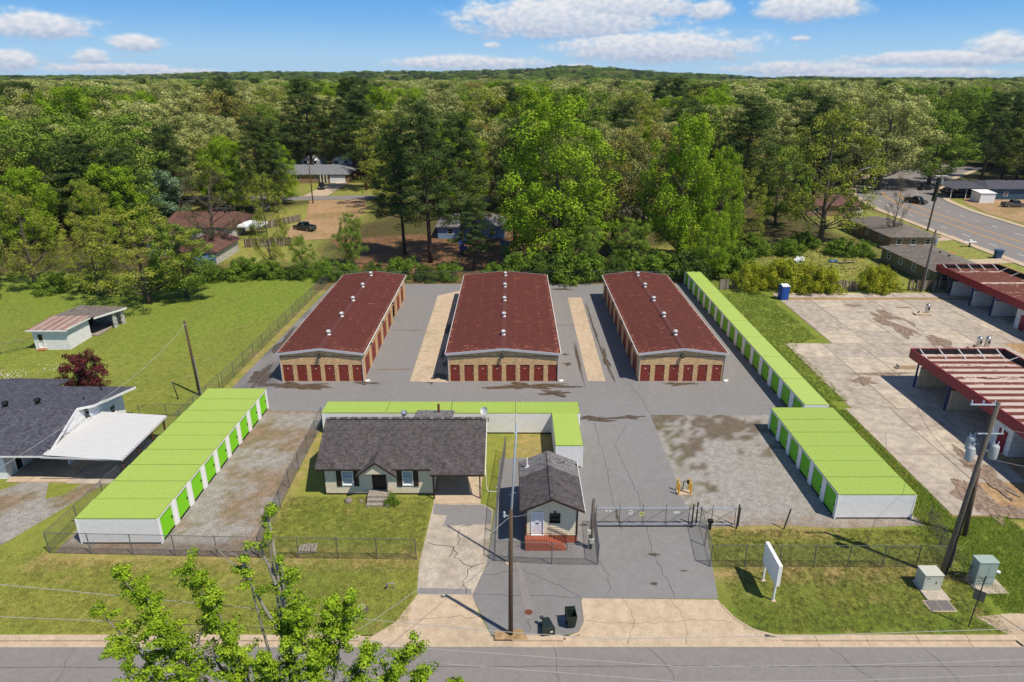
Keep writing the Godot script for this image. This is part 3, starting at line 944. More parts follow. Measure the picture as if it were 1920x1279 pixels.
# a window or door leaf set in an opening; the frame is the part, the pane its sub-part
func window(parent: Node, origin: Vector3, dir: Vector3, o: Array, frame: Material, pane: Material, called := "window", rails := 1, inner := "pane") -> MeshInstance3D:
	var out := dir.cross(Vector3.UP).normalized()
	var b := Basis(dir, Vector3.UP, out)
	var w: float = o[1] - o[0]
	var h: float = o[3] - o[2]
	var st := surf()
	var f := 0.055
	bar(st, Vector3(0, h * 0.5 - f * 0.5, 0), Vector3(w, f, 0.12), b)
	bar(st, Vector3(0, -h * 0.5 + f * 0.5, 0), Vector3(w + 0.06, f, 0.16), b)
	for sgn in [-1.0, 1.0]:
		bar(st, dir * sgn * (w * 0.5 - f * 0.5), Vector3(f, h - 2.0 * f, 0.12), b)
	for k in rails:
		bar(st, Vector3(0, h * ((k + 1.0) / (rails + 1.0) - 0.5), 0), Vector3(w - 2.0 * f, 0.04, 0.08), b)
	var c: Vector3 = dir * (o[0] + o[1]) * 0.5 + Vector3.UP * (o[2] + o[3]) * 0.5 + out * 0.01
	var fr := inst(called, done(st), frame, parent, origin + c)
	var s2 := surf()
	bar(s2, -out * 0.05, Vector3(w - f, h - f, 0.03), b)
	inst(inner, done(s2), pane, fr)
	return fr

func slab_quad(parent: Node, called: String, material: Material, p: Array, th := 0.14, inner := Vector3.DOWN) -> MeshInstance3D:
	var st := surf()
	face(st, p)
	var q := []
	for v in p:
		q.append(v + inner * th)
	var r := q.duplicate()
	r.reverse()
	face(st, r)
	for i in p.size():
		var j := (i + 1) % p.size()
		face(st, [p[j], p[i], q[i], q[j]])
	return inst(called, done(st), material, parent)

# a ribbed metal sheet: four corners a (eave, start), b (ridge, start), c (ridge, end), d (eave, end); ribs run from eave to ridge
func ribbed(st: SurfaceTool, a: Vector3, b: Vector3, c: Vector3, d: Vector3, pitch: float, rib: float, high: float, u0 := 0.0, u1 := 1.0) -> void:
	var n := maxi(1, int(round(a.distance_to(d) / pitch)))
	var up := (b - a).cross(d - a).normalized()
	if up.y < 0.0:
		up = -up
	var fr := [0.0, 1.0 - rib / pitch, 1.0 - rib / pitch * 0.75, 1.0 - rib / pitch * 0.25, 1.0]
	var hh := [0.0, 0.0, high, high, 0.0]
	for k in n:
		for i in 4:
			var t0: float = (k + fr[i]) / n
			var t1: float = (k + fr[i + 1]) / n
			var q := [a.lerp(d, t0) + up * hh[i], b.lerp(c, t0) + up * hh[i], b.lerp(c, t1) + up * hh[i + 1], a.lerp(d, t1) + up * hh[i + 1]]
			var uv := [Vector2(u0, 1.0 - t0), Vector2(u1, 1.0 - t0), Vector2(u1, 1.0 - t1), Vector2(u0, 1.0 - t1)]
			if (q[1] - q[0]).cross(q[3] - q[0]).y < 0.0:
				q.reverse()
				uv.reverse()
			face(st, q, uv)

func turbine_mesh() -> ArrayMesh:
	var st := surf()
	lathe(st, [Vector2(0.26, 0.0), Vector2(0.17, 0.10), Vector2(0.17, 0.24)], 14)
	for k in 18:
		var prof := [Vector2(0.17, 0.24), Vector2(0.26, 0.33), Vector2(0.29, 0.43), Vector2(0.24, 0.54), Vector2(0.10, 0.60), Vector2(0.0, 0.61)]
		for i in 5:
			var a := TAU * k / 18.0
			var b := TAU * (k + 1) / 18.0
			var p: Vector2 = prof[i]
			var q: Vector2 = prof[i + 1]
			var m := 0.90
			face(st, [Vector3(cos(a) * p.x, p.y, -sin(a) * p.x), Vector3(cos(b) * p.x * m, p.y, -sin(b) * p.x * m), Vector3(cos(b) * q.x * m, q.y, -sin(b) * q.x * m), Vector3(cos(a) * q.x, q.y, -sin(a) * q.x)])
	return done(st)

# ---------------------------------------------------------------- the brick storage buildings

func build_brick_buildings() -> void:
	var vent := turbine_mesh()
	kinds.turbine = vent
	var zf := -69.1
	var zb := -100.4
	var data := [[-25.5, -16.4, 6, 1.53, 1.08, 0.24, "tan brick storage building with brown ribbed roof beside the grassy field", 1.0], [-7.05, 5.1, 8, 1.54, 1.03, 0.25, "widest tan brick storage building, eight red doors, between the two others", 0.0], [14.0, 23.4, 6, 1.575, 1.05, 0.2, "tan brick storage building nearest the long green-roofed row", -1.0]]
	for n in 3:
		var d: Array = data[n]
		var x0: float = d[0]
		var x1: float = d[1]
		var w := x1 - x0
		var t := thing("storage_building", d[6], "building", Vector3(x0, 0, zf), 0.0, "brick storage buildings")
		var ln := zf - zb
		var ops := []
		for k in d[2]:
			ops.append([d[5] + k * d[3], d[5] + k * d[3] + d[4], 0.0, 2.0])
		wall(t, "front_wall", M.brick, Vector3.ZERO, Vector3.RIGHT, w, 3.38, ops, 0.22)
		wall(t, "rear_wall", M.brick, Vector3(w, 0, -ln), Vector3.LEFT, w, 3.38, [], 0.22)
		for side in [[Vector3(w, 0, -0.22), Vector3.FORWARD, 1.0], [Vector3(0, 0, -ln + 0.22), Vector3.BACK, -1.0]]:
			var so := []
			if d[7] == side[2]:
				for k in 8:
					so.append([1.0 + k * 3.72, 1.0 + k * 3.72 + 2.55, 0.0, 2.25])
			wall(t, "side_wall", M.brick, side[0], side[1], ln - 0.44, 3.38, so, 0.22)
			for k in so.size():
				var q: Array = so[k]
				var open: bool = (k == 5 and side[2] > 0.0)
				var c: Vector3 = side[0] + side[1] * (q[0] + q[1]) * 0.5 + Vector3(-0.12 * side[2], 0, 0)
				if open:
					box(t, "rolled_up_door", M.red_door, c + Vector3(-0.14 * side[2], 2.05, 0), Vector3(0.36, 0.36, 2.5))
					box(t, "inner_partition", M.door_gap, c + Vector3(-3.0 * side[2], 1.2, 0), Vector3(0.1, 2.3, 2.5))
				else:
					var st := surf()
					for i in 15:
						bar(st, Vector3(0, 0.075 + i * 0.15, 0), Vector3(0.05 if i % 2 else 0.075, 0.149, q[1] - q[0]))
					inst("roll_up_door", done(st), M.red_door, t, c)
		for sgn in [0, 1]:
			slab_quad(t, "gable_wall", M.brick, [Vector3(0.01, 3.38, -sgn * ln - (0.0 if sgn == 0 else -0.2)), Vector3(w - 0.01, 3.38, -sgn * ln + (0.2 if sgn else 0.0)), Vector3(w * 0.5, 3.93, -sgn * ln + (0.2 if sgn else 0.0))], 0.2, Vector3.FORWARD)
		for k in d[2]:
			var q: Array = ops[k]
			var dr := box(t, "door", M.red_door, Vector3((q[0] + q[1]) * 0.5, 0.99, -0.09), Vector3(d[4] - 0.07, 1.95, 0.06), Vector3(0, R.randf_range(-0.012, 0.012), 0))
			box(dr, "handle", M.galvanised, Vector3(d[4] * 0.5 - 0.14, -0.1, 0.05), Vector3(0.05, 0.12, 0.06))
			box(dr, "number_plate", M.rust_stain if k % 3 == 1 else M.white_trim, Vector3(0, 0.55, 0.035), Vector3(0.11, 0.11, 0.012))
			box(t, "door_frame", M.red_door, Vector3((q[0] + q[1]) * 0.5, 1.985, -0.06), Vector3(d[4] - 0.002, 0.03, 0.11))
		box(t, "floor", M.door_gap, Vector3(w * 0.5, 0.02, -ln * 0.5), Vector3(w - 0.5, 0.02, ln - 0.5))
		# the roof
		var oh := 0.22
		var st := surf()
		var e := 3.42
		var r := 4.02
		var m := w * 0.5
		ribbed(st, Vector3(-oh, e, oh), Vector3(m, r, oh), Vector3(m, r, -ln - oh), Vector3(-oh, e, -ln - oh), 0.31, 0.09, 0.03, 0.0, 0.5)
		ribbed(st, Vector3(w + oh, e, oh), Vector3(m, r, oh), Vector3(m, r, -ln - oh), Vector3(w + oh, e, -ln - oh), 0.31, 0.09, 0.03, 1.0, 0.5)
		var roof := inst("roof", done(st), M["red_roof_%d" % n], t)
		var sc := surf()
		for sx in [-1.0, 1.0]:
			face(sc, [Vector3(m, r + 0.055, oh), Vector3(m + sx * 0.28, r + 0.03, oh), Vector3(m + sx * 0.28, r + 0.03, -ln - oh), Vector3(m, r + 0.055, -ln - oh)])
		inst("ridge_cap", done(sc), M.ridge_cap, roof)
		for z in [oh + 0.03, -ln - oh - 0.03]:
			for sx in [0, 1]:
				var a := Vector3(-oh if sx == 0 else w + oh, e - 0.10, z)
				var bb := Vector3(m, r - 0.10, z)
				var s3 := surf()
				var dd := (bb - a).normalized()
				bar(s3, (a + bb) * 0.5, Vector3(a.distance_to(bb), 0.27, 0.06), Basis(dd, dd.cross(Vector3.BACK).normalized() * -1.0, Vector3.BACK))
				inst("rake_trim", done(s3), M.gutter_grey, roof)
		for sx in [-oh - 0.04, w + oh + 0.04]:
			box(t, "gutter", M.white_trim, Vector3(sx, e - 0.08, -ln * 0.5), Vector3(0.08, 0.12, ln + oh * 2.0))
		for k in 5:
			inst("roof_turbine", vent, M.vent_white, t, Vector3(m, r + 0.02, [-4.0, -10.4, -16.8, -23.1, -29.0][k]))
		var fl := box(t, "flood_light", M.dark_metal, Vector3(m - 0.1, 3.1, 0.28), Vector3(0.34, 0.18, 0.42), Vector3(0.5, 0.4, 0))
		box(fl, "bracket", M.dark_metal, Vector3(0.0, 0.12, -0.2), Vector3(0.08, 0.08, 0.3))
		rod(t, "conduit", M.dark_metal, Vector3(0.02, 3.0, 0.03), Vector3(w - 0.02, 3.0, 0.03), 0.018)
		for sx in [0.05, w - 0.05]:
			rod(t, "downspout", M.gutter_grey, Vector3(sx, 0.05, 0.05), Vector3(sx, 3.3, 0.05), 0.045)
		if d[7] != 0.0:
			for k in 4:
				box(t, "wall_light", M.dark_metal, Vector3(w + 0.1 if d[7] > 0.0 else -0.1, 2.75, -4.5 - k * 7.6), Vector3(0.2, 0.2, 0.25))
		box(t, "splash_block", M.frame_white, Vector3(w + 0.35, 0.07, -0.05), Vector3(0.5, 0.12, 0.3), Vector3(0, 0.4, 0))

# ---------------------------------------------------------------- storage containers

func lime_roof(t: Node3D, l: float, w: float, h: float) -> void:
	var st := surf()
	var o := -0.004
	ribbed(st, Vector3(-l * 0.5 - o * 0.3, h + 0.03, w * 0.5 + o), Vector3(-l * 0.5 - o * 0.3, h + 0.03, -w * 0.5 - o), Vector3(l * 0.5 + o * 0.3, h + 0.03, -w * 0.5 - o), Vector3(l * 0.5 + o * 0.3, h + 0.03, w * 0.5 + o), 0.24, 0.08, 0.016)
	for sz in [-1.0, 1.0]:
		bar(st, Vector3(0, h - 0.005, sz * (w * 0.5 + o - 0.01)), Vector3(l + o * 0.6, 0.07, 0.02))
	for sx in [-1.0, 1.0]:
		bar(st, Vector3(sx * (l * 0.5 + o * 0.3 - 0.01), h - 0.005, 0), Vector3(0.02, 0.07, w + o * 1.8))
	inst("roof", done(st), M.lime_roof, t)

func roll_door(t: Node3D, c: Vector3, w: float, h: float, out: Vector3) -> void:
	var st := surf()
	var n := int(h / 0.09)
	var b := Basis(Vector3.UP.cross(out), Vector3.UP, out)
	for i in n:
		var y := -h * 0.5 + h * i / n
		var y1 := -h * 0.5 + h * (i + 0.55) / n
		var y2 := -h * 0.5 + h * (i + 1.0) / n
		var p0 := b * Vector3(-w * 0.5, y, 0.0)
		var p1 := b * Vector3(w * 0.5, y, 0.0)
		var q0 := b * Vector3(-w * 0.5, y1, 0.022)
		var q1 := b * Vector3(w * 0.5, y1, 0.022)
		face(st, [p0, p1, q1, q0])
		face(st, [q0, q1, b * Vector3(w * 0.5, y2, 0.0), b * Vector3(-w * 0.5, y2, 0.0)])
	var d := inst("roll_up_door", done(st), M.lime_door, t, c)
	box(d, "latch", M.black, b * Vector3(w * 0.5 - 0.16, -0.05, 0.04), Vector3(0.10, 0.16, 0.10))
	box(d, "bottom_bar", M.dark_metal, b * Vector3(0, -h * 0.5 + 0.03, 0.02), (b * Vector3(w, 0.06, 0.05)).abs())

# door at the +x end: 6.0 long, 2.42 wide
func end_container() -> Node3D:
	var t := thing("storage_container", "", "container")
	var l := 5.9
	var w := 2.40
	var h := 2.2
	box(t, "floor_frame", M.dark_metal, Vector3(0, 0.08, 0), Vector3(l - 0.1, 0.14, w - 0.1))
	box(t, "side_wall", M.container_white, Vector3(0, 1.16, w * 0.5 - 0.04), Vector3(l - 0.06, 2.02, 0.06))
	box(t, "side_wall", M.container_white, Vector3(0, 1.16, -w * 0.5 + 0.04), Vector3(l - 0.06, 2.02, 0.06))
	box(t, "rear_wall", M.container_white, Vector3(-l * 0.5 + 0.04, 1.16, 0), Vector3(0.06, 2.02, w - 0.16))
	for sz in [-1.0, 1.0]:
		for sx in [-1.0, 1.0]:
			box(t, "corner_post", M.frame_white, Vector3(sx * (l * 0.5 - 0.05), 1.1, sz * (w * 0.5 - 0.05)), Vector3(0.12, 2.14, 0.12))
		box(t, "door_jamb", M.frame_white, Vector3(l * 0.5 - 0.045, 1.1, sz * (w * 0.5 - 0.215)), Vector3(0.08, 2.12, 0.20))
	box(t, "header", M.frame_white, Vector3(l * 0.5 - 0.045, 2.08, 0), Vector3(0.078, 0.16, w - 0.64))
	roll_door(t, Vector3(l * 0.5 - 0.10, 1.06, 0), w - 0.62, 1.9, Vector3.RIGHT)
	lime_roof(t, l, w, h)
	return t

# two doors in the long +z side: 6.06 long, 2.4 wide
func side_container() -> Node3D:
	var t := thing("storage_container", "", "container")
	var l := 6.04
	var w := 2.36
	var h := 2.2
	box(t, "floor_frame", M.dark_metal, Vector3(0, 0.08, 0), Vector3(l - 0.1, 0.14, w - 0.1))
	box(t, "rear_wall", M.container_white, Vector3(0, 1.16, -w * 0.5 + 0.04), Vector3(l - 0.26, 2.02, 0.06))
	for sx in [-1.0, 1.0]:
		box(t, "end_wall", M.container_white, Vector3(sx * (l * 0.5 - 0.04), 1.16, 0), Vector3(0.06, 2.02, w - 0.26))
		for sz in [-1.0, 1.0]:
			box(t, "corner_post", M.frame_white, Vector3(sx * (l * 0.5 - 0.065), 1.1, sz * (w * 0.5 - 0.065)), Vector3(0.13, 2.14, 0.13))
		box(t, "door_jamb", M.frame_white, Vector3(sx * (l * 0.5 - 0.29), 1.1, w * 0.5 - 0.045), Vector3(0.32, 2.12, 0.08))
		box(t, "header", M.frame_white, Vector3(sx * 1.52, 2.08, w * 0.5 - 0.045), Vector3(2.10, 0.16, 0.078))
		roll_door(t, Vector3(sx * 1.52, 1.06, w * 0.5 - 0.10), 2.08, 1.9, Vector3.BACK)
	box(t, "door_jamb", M.frame_white, Vector3(0, 1.1, w * 0.5 - 0.045), Vector3(0.92, 2.12, 0.08))
	lime_roof(t, l, w, h)
	return t

func nth(k: int) -> String:
	return ["first", "second", "third", "fourth", "fifth", "sixth", "seventh", "eighth", "ninth", "tenth"][k]

func build_containers() -> void:
	var a := end_container()
	for k in 9:
		var lab := "white container with lime roof and door, %s from the street beside the white carport" % nth(k)
		var at := Vector3(-28.2 + 0.055 * k, 0.0, -41.95 - k * 2.42)
		if k == 0:
			a.position = at
			a.set_meta("label", lab)
			a.set_meta("group", "containers in the row by the white carport")
		else:
			dup(a, "storage_container", lab, at, 0.0, "containers in the row by the white carport")
	for k in 6:
		dup(a, "storage_container", "white container with lime roof on the grey gravel lot, %s from the street" % nth(k), Vector3(27.55, 0, -44.95 - k * 2.42), PI, "containers on the grey gravel lot")
	var b := side_container()
	for k in 8:
		var lab := "narrow two-door container with lime roof, %s of the long row, counted from the gravel lot" % nth(k)
		var at := Vector3(29.25, 0, -61.9 - k * 6.08)
		if k == 0:
			b.position = at
			b.rotation.y = -PI / 2
			b.set_meta("label", lab)
			b.set_meta("group", "containers in the long row")
		else:
			dup(b, "storage_container", lab, at, -PI / 2, "containers in the long row")
	for k in 4:
		dup(b, "storage_container", "long white container with lime roof behind the cream house, %s from the gravel yard" % nth(k), Vector3(-14.82 + k * 6.06, 0, -58.35 + 0.02 * k), PI, "containers behind the cream house")
	dup(b, "storage_container", "lime-roofed white container standing end-on right behind the small office", Vector3(4.9, 0, -54.1), PI / 2, "containers behind the cream house")

# ---------------------------------------------------------------- the cream house

func build_house() -> void:
	var t := thing("house", "cream sided house with dark shingle roof, small porch gable and open carport", "house", Vector3(-15.05, 0, -47.0))
	var w := 8.75
	var dp := 7.6
	var s = M.cream_siding
	var base := 0.22
	var ops := [[1.45, 2.35, 0.72, 2.05], [3.86, 4.98, 0.36, 2.32], [6.28, 7.12, 0.72, 2.05]]
	var o := Vector3(0, base, 0)
	wall(t, "front_wall", s, o, Vector3.RIGHT, w, 2.62, ops, 0.16, 0.19)
	wall(t, "side_wall", s, o + Vector3(w, 0, -0.16), Vector3.FORWARD, dp - 0.32, 2.62, [], 0.16, 0.19)
	wall(t, "side_wall", s, o + Vector3(0, 0, -dp + 0.16), Vector3.BACK, dp - 0.32, 2.62, [], 0.16, 0.19)
	wall(t, "rear_wall", s, o + Vector3(w, 0, -dp), Vector3.LEFT, w, 2.62, [], 0.16, 0.19)
	box(t, "foundation", M.stone, Vector3(w * 0.5, base * 0.5, -dp * 0.5), Vector3(w - 0.1, base, dp - 0.1))
	slab_quad(t, "gable_wall", s, [Vector3(-0.0, 2.84, 0), Vector3(-0.0, 4.72, -3.8), Vector3(-0.0, 2.84, -dp)], 0.15, Vector3.RIGHT)
	for k in [0, 2]:
		window(t, o, Vector3.RIGHT, ops[k], M.frame_white, M.blind)
		for sx in [ops[k][0] - 0.24, ops[k][1] + 0.24]:
			box(t, "shutter", M.brown_trim, Vector3(sx, base + 1.33, 0.05), Vector3(0.40, 1.42, 0.05))
	var fr := window(t, o, Vector3.RIGHT, ops[1], M.brown_trim, M.door_dark, "door_frame", 0, "door")
	box(fr, "door_knob", M.chrome, Vector3(0.38, -0.05, 0.02), Vector3(0.05, 0.05, 0.08))
	for x in [0.02, w - 0.02]:
		box(t, "corner_board", M.brown_trim, Vector3(x, base + 1.3, 0.0), Vector3(0.10, 2.6, 0.09))
	# main roof: ridge along x
	var sh = M.shingle_brown
	var ex := -0.5
	var rx := 12.95
	var e := Vector3(0, 2.72, 0.52)
	var rg := Vector3(0, 4.98, -3.8)
	var re := Vector3(0, 2.72, -8.12)
	var X := func(v: Vector3, x: float) -> Vector3: return Vector3(x, v.y, v.z)
	slab_quad(t, "roof", sh, [X.call(e, ex), X.call(e, 8.62), X.call(rg, 8.62), X.call(rg, ex + 0.05)])
	slab_quad(t, "roof", sh, [Vector3(8.62, 2.50, 0.95), Vector3(12.85, 2.50, 0.95), X.call(rg, rx), X.call(rg, 8.62)])
	slab_quad(t, "roof", sh, [X.call(re, rx), X.call(re, ex), X.call(rg, ex + 0.05), X.call(rg, rx)])
	for k in 46:
		box(t, "ridge_shingle", M.shingle_brown if k % 3 else M.shingle_grey, Vector3(ex + 0.2 + k * 0.289, 5.0, -3.8), Vector3(0.27, 0.04, 0.34))
	box(t, "fascia", M.brown_trim, Vector3(4.06, 2.64, 0.50), Vector3(9.1, 0.16, 0.05))
	box(t, "fascia", M.brown_trim, Vector3(10.74, 2.40, 0.94), Vector3(4.26, 0.16, 0.05))
	slab_quad(t, "rake_trim", M.white_trim, [Vector3(rx + 0.04, 2.36, 0.92), Vector3(rx + 0.04, 4.84, -3.8), Vector3(rx + 0.04, 4.98, -3.8), Vector3(rx + 0.04, 2.5, 0.92)], 0.05, Vector3.LEFT)
	slab_quad(t, "rake_trim", M.brown_trim, [Vector3(ex - 0.02, 2.58, 0.5), Vector3(ex - 0.02, 2.72, 0.5), Vector3(ex + 0.03, 4.98, -3.8), Vector3(ex + 0.03, 4.84, -3.8)], 0.05, Vector3.RIGHT)
	# porch gable
	var ap := Vector3(4.38, 3.6, 1.0)
	var back := Vector3(4.38, 3.6, -1.17)
	slab_quad(t, "porch_roof", sh, [Vector3(2.82, 2.38, 1.0), ap, back, Vector3(2.82, 2.42, 0.75)], 0.10)
	slab_quad(t, "porch_roof", sh, [Vector3(5.94, 2.42, 0.75), back, ap, Vector3(5.94, 2.38, 1.0)], 0.10)
	slab_quad(t, "porch_gable", s, [Vector3(3.2, 2.46, 0.85), Vector3(5.56, 2.46, 0.85), Vector3(4.38, 3.40, 0.85)], 0.10, Vector3.FORWARD)
	slab_quad(t, "porch_trim", M.brown_trim, [Vector3(2.8, 2.24, 1.04), Vector3(2.8, 2.38, 1.04), Vector3(4.38, 3.61, 1.04), Vector3(4.38, 3.46, 1.04)], 0.05, Vector3.FORWARD)
	slab_quad(t, "porch_trim", M.brown_trim, [Vector3(5.96, 2.38, 1.04), Vector3(5.96, 2.24, 1.04), Vector3(4.38, 3.46, 1.04), Vector3(4.38, 3.61, 1.04)], 0.05, Vector3.FORWARD)
	# steps
	for k in 3:
		var hh := 0.54 - k * 0.18
		box(t, "step", M.old_planks, Vector3(4.5, hh * 0.5, [0.55, 1.13, 1.5][k]), Vector3(1.85, hh, [0.84, 0.36, 0.36][k]))
	# carport
	for p in [Vector3(12.5, 0, 0.55), Vector3(12.5, 0, -3.0), Vector3(8.85, 0, 0.6)]:
		box(t, "carport_post", M.brown_trim, p + Vector3(0, 1.2, 0), Vector3(0.10, 2.3, 0.10))
	wall(t, "store_wall", s, Vector3(w, base, -5.0), Vector3.RIGHT, 3.8, 2.6, [], 0.14, 0.19)
	wall(t, "store_wall", s, Vector3(w + 3.8, base, -5.0), Vector3.FORWARD, 2.6, 2.6, [], 0.14, 0.19)
	box(t, "floor", M.old_concrete, Vector3(4.4, 0.26, -3.8), Vector3(8.3, 0.06, 7.2))
	# rear addition with its flat roof
	slab_quad(t, "rear_roof", M.shingle_grey, [Vector3(6.2, 3.15, -7.4), Vector3(9.7, 3.15, -7.4), Vector3(9.75, 2.78, -9.6), Vector3(6.3, 2.78, -9.6)], 0.12)
	box(t, "rear_addition", s, Vector3(8.0, 1.3, -8.6), Vector3(3.1, 2.6, 1.9))
	rod(t, "stove_pipe", M.rust_iron, Vector3(8.35, 2.8, -8.9), Vector3(8.35, 3.75, -8.9), 0.11)
	inst("roof_turbine", kinds.turbine, M.galvanised, t, Vector3(5.9, 4.62, -4.7))
	var dish := surf()
	lathe(dish, [Vector2(0.0, 0.0), Vector2(0.18, 0.03), Vector2(0.34, 0.12)], 18)
	var ds := inst("satellite_dish", done(dish), M.vent_white, t, Vector3(12.75, 5.5, -4.1))
	ds.rotation = Vector3(1.1, -0.5, 0)
	rod(ds, "feed_arm", M.galvanised, Vector3(0, 0.02, 0), Vector3(0.3, 0.4, 0), 0.02)
	rod(t, "dish_mast", M.galvanised, Vector3(12.75, 4.8, -4.1), Vector3(12.75, 5.5, -4.1), 0.03)
	box(t, "attic_vent", M.rust_iron, Vector3(12.93, 4.55, -4.3), Vector3(0.3, 0.25, 0.3))
	var hs := surf()
	tube(hs, [Vector3(12.95, 2.0, -0.6), Vector3(12.98, 0.5, -0.55), Vector3(13.1, 0.06, -0.45), Vector3(13.7, 0.05, -0.35), Vector3(14.0, 0.05, -0.7), Vector3(13.7, 0.06, -1.1)], [0.03, 0.03, 0.03, 0.03, 0.03, 0.03], 6)
	inst("drain_hose", done(hs), M.frame_white, t)

# ---------------------------------------------------------------- the small office

func build_office() -> void:
	var t := thing("office_building", "tiny sided office with grey shingle gable roof, white door and red brick porch", "office", Vector3(1.0, 0, -40.9))
	var w := 3.65
	var dp := 5.5
	var s = M.cream_siding
	var b := 0.7
	box(t, "brick_base", M.orange_brick, Vector3(w * 0.5, b * 0.5, -dp * 0.5), Vector3(w + 0.12, b, dp))
	var o := Vector3(0, b, 0)
	var ops := [[0.36, 1.28, 0.0, 2.02], [1.68, 2.44, 1.05, 1.88]]
	wall(t, "front_wall", s, o, Vector3.RIGHT, w, 2.5, ops, 0.14, 0.17)
	wall(t, "side_wall", s, o + Vector3(w, 0, -0.14), Vector3.FORWARD, dp - 0.28, 2.5, [], 0.14, 0.17)
	wall(t, "side_wall", s, o + Vector3(0, 0, -dp + 0.14), Vector3.BACK, dp - 0.28, 2.5, [], 0.14, 0.17)
	wall(t, "rear_wall", s, o + Vector3(w, 0, -dp), Vector3.LEFT, w, 2.5, [], 0.14, 0.17)
	slab_quad(t, "gable_wall", s, [Vector3(0, 3.2, 0), Vector3(w, 3.2, 0), Vector3(w * 0.5, 4.05, 0)], 0.14, Vector3.FORWARD)
	var fr := window(t, o, Vector3.RIGHT, ops[0], M.frame_white, M.door_white, "door_frame", 0, "door")
	for c in [Vector2(-0.18, 0.42), Vector2(0.18, 0.42), Vector2(-0.18, -0.42), Vector2(0.18, -0.42)]:
		box(fr, "door_panel", M.door_white, Vector3(c.x, c.y, -0.03), Vector3(0.26, 0.62, 0.02))
	box(fr, "mail_slot", M.black, Vector3(0.0, -0.02, -0.015), Vector3(0.26, 0.06, 0.03))
	box(fr, "door_knob", M.chrome, Vector3(0.36, -0.1, 0.0), Vector3(0.05, 0.05, 0.08))
	window(t, o, Vector3.RIGHT, ops[1], M.brown_trim, M.glass)
	box(t, "wall_lamp", M.black, Vector3(2.06, b + 2.0, 0.08), Vector3(0.12, 0.16, 0.14))
	box(t, "gable_vent", M.brown_trim, Vector3(w * 0.5, 3.82, 0.05), Vector3(0.46, 0.12, 0.04))
	for x in [0.0, w]:
		box(t, "corner_board", M.brown_trim, Vector3(x, b + 1.24, 0.01), Vector3(0.12, 2.46, 0.10))
	var e := 3.24
	var r := 4.26
	var m := w * 0.5
	for sx in [-1.0, 1.0]:
		var ed = m + sx * 2.26
		for part in [[0.75, -3.6, M.shingle_brown], [-3.6, -5.85, M.shingle_grey]]:
			var p := [Vector3(ed, e, part[0]), Vector3(m, r, part[0]), Vector3(m, r, part[1]), Vector3(ed, e, part[1])]
			if sx > 0.0:
				p.reverse()
			slab_quad(t, "roof", part[2], p, 0.10)
		var q := [Vector3(ed, e - 0.16, 0.78), Vector3(m, r - 0.16, 0.78), Vector3(m, r + 0.0, 0.78), Vector3(ed, e + 0.0, 0.78)]
		if sx > 0.0:
			q.reverse()
		slab_quad(t, "rake_trim", M.brown_trim, q, 0.05, Vector3.FORWARD)
		box(t, "fascia", M.brown_trim if sx < 0.0 else M.white_trim, Vector3(ed + sx * 0.03, e - 0.05, -2.55), Vector3(0.05, 0.16, 6.55))
	for k in 22:
		box(t, "ridge_shingle", M.shingle_grey if k > 14 else M.shingle_brown, Vector3(m, r + 0.02, 0.6 - k * 0.289), Vector3(0.3, 0.04, 0.27))
	for p in [[3.0, -5.0, .14], [2.8, -4.75, .12], [2.55, -4.5, .08], [4.0, -5.3, .12]]:
		box(t, "loose_shingle", M.black, Vector3(p[0], r - absf(p[0] - m) * 0.451 + 0.03, p[1]), Vector3(p[2], 0.02, 0.2), Vector3(0, 0.5, -0.42))
	rod(t, "vent_pipe", M.vent_white, Vector3(0.15, 3.45, -4.6), Vector3(0.15, 4.25, -4.75), 0.07)
	box(t, "pipe_flashing", M.vent_white, Vector3(0.15, 3.56, -4.6), Vector3(0.34, 0.03, 0.3), Vector3(0, 0, 0.42))
	# porch and stairs of red brick, with railings
	box(t, "porch_deck", M.orange_brick, Vector3(0.78, 0.34, 0.46), Vector3(1.7, 0.68, 0.9))
	for k in 4:
		box(t, "step", M.orange_brick, Vector3(1.78 + k * 0.3, 0.27 - k * 0.075, 0.46), Vector3(0.3, 0.54 - k * 0.15, 0.86))
	for zz in [0.86, 0.08]:
		var st := surf()
		if zz > 0.5:
			for k in 14:
				tube(st, [Vector3(-0.02 + k * 0.12, 0.68, zz), Vector3(-0.02 + k * 0.12, 1.45, zz)], [0.012, 0.012], 4)
			tube(st, [Vector3(-0.04, 1.46, zz), Vector3(1.6, 1.46, zz)], [0.022, 0.022], 5)
		for k in 9:
			var x := 1.66 + k * 0.15
			var y := 0.62 - k * 0.075
			tube(st, [Vector3(x, y - 0.1, zz), Vector3(x, y + 0.78, zz)], [0.012, 0.012], 4)
		tube(st, [Vector3(1.6, 1.46, zz), Vector3(2.92, 0.80, zz), Vector3(2.92, 0.05, zz)], [0.022, 0.022, 0.022], 5)
		inst("railing", done(st), M.rust_iron, t)

# ---------------------------------------------------------------- the white house with the metal carport

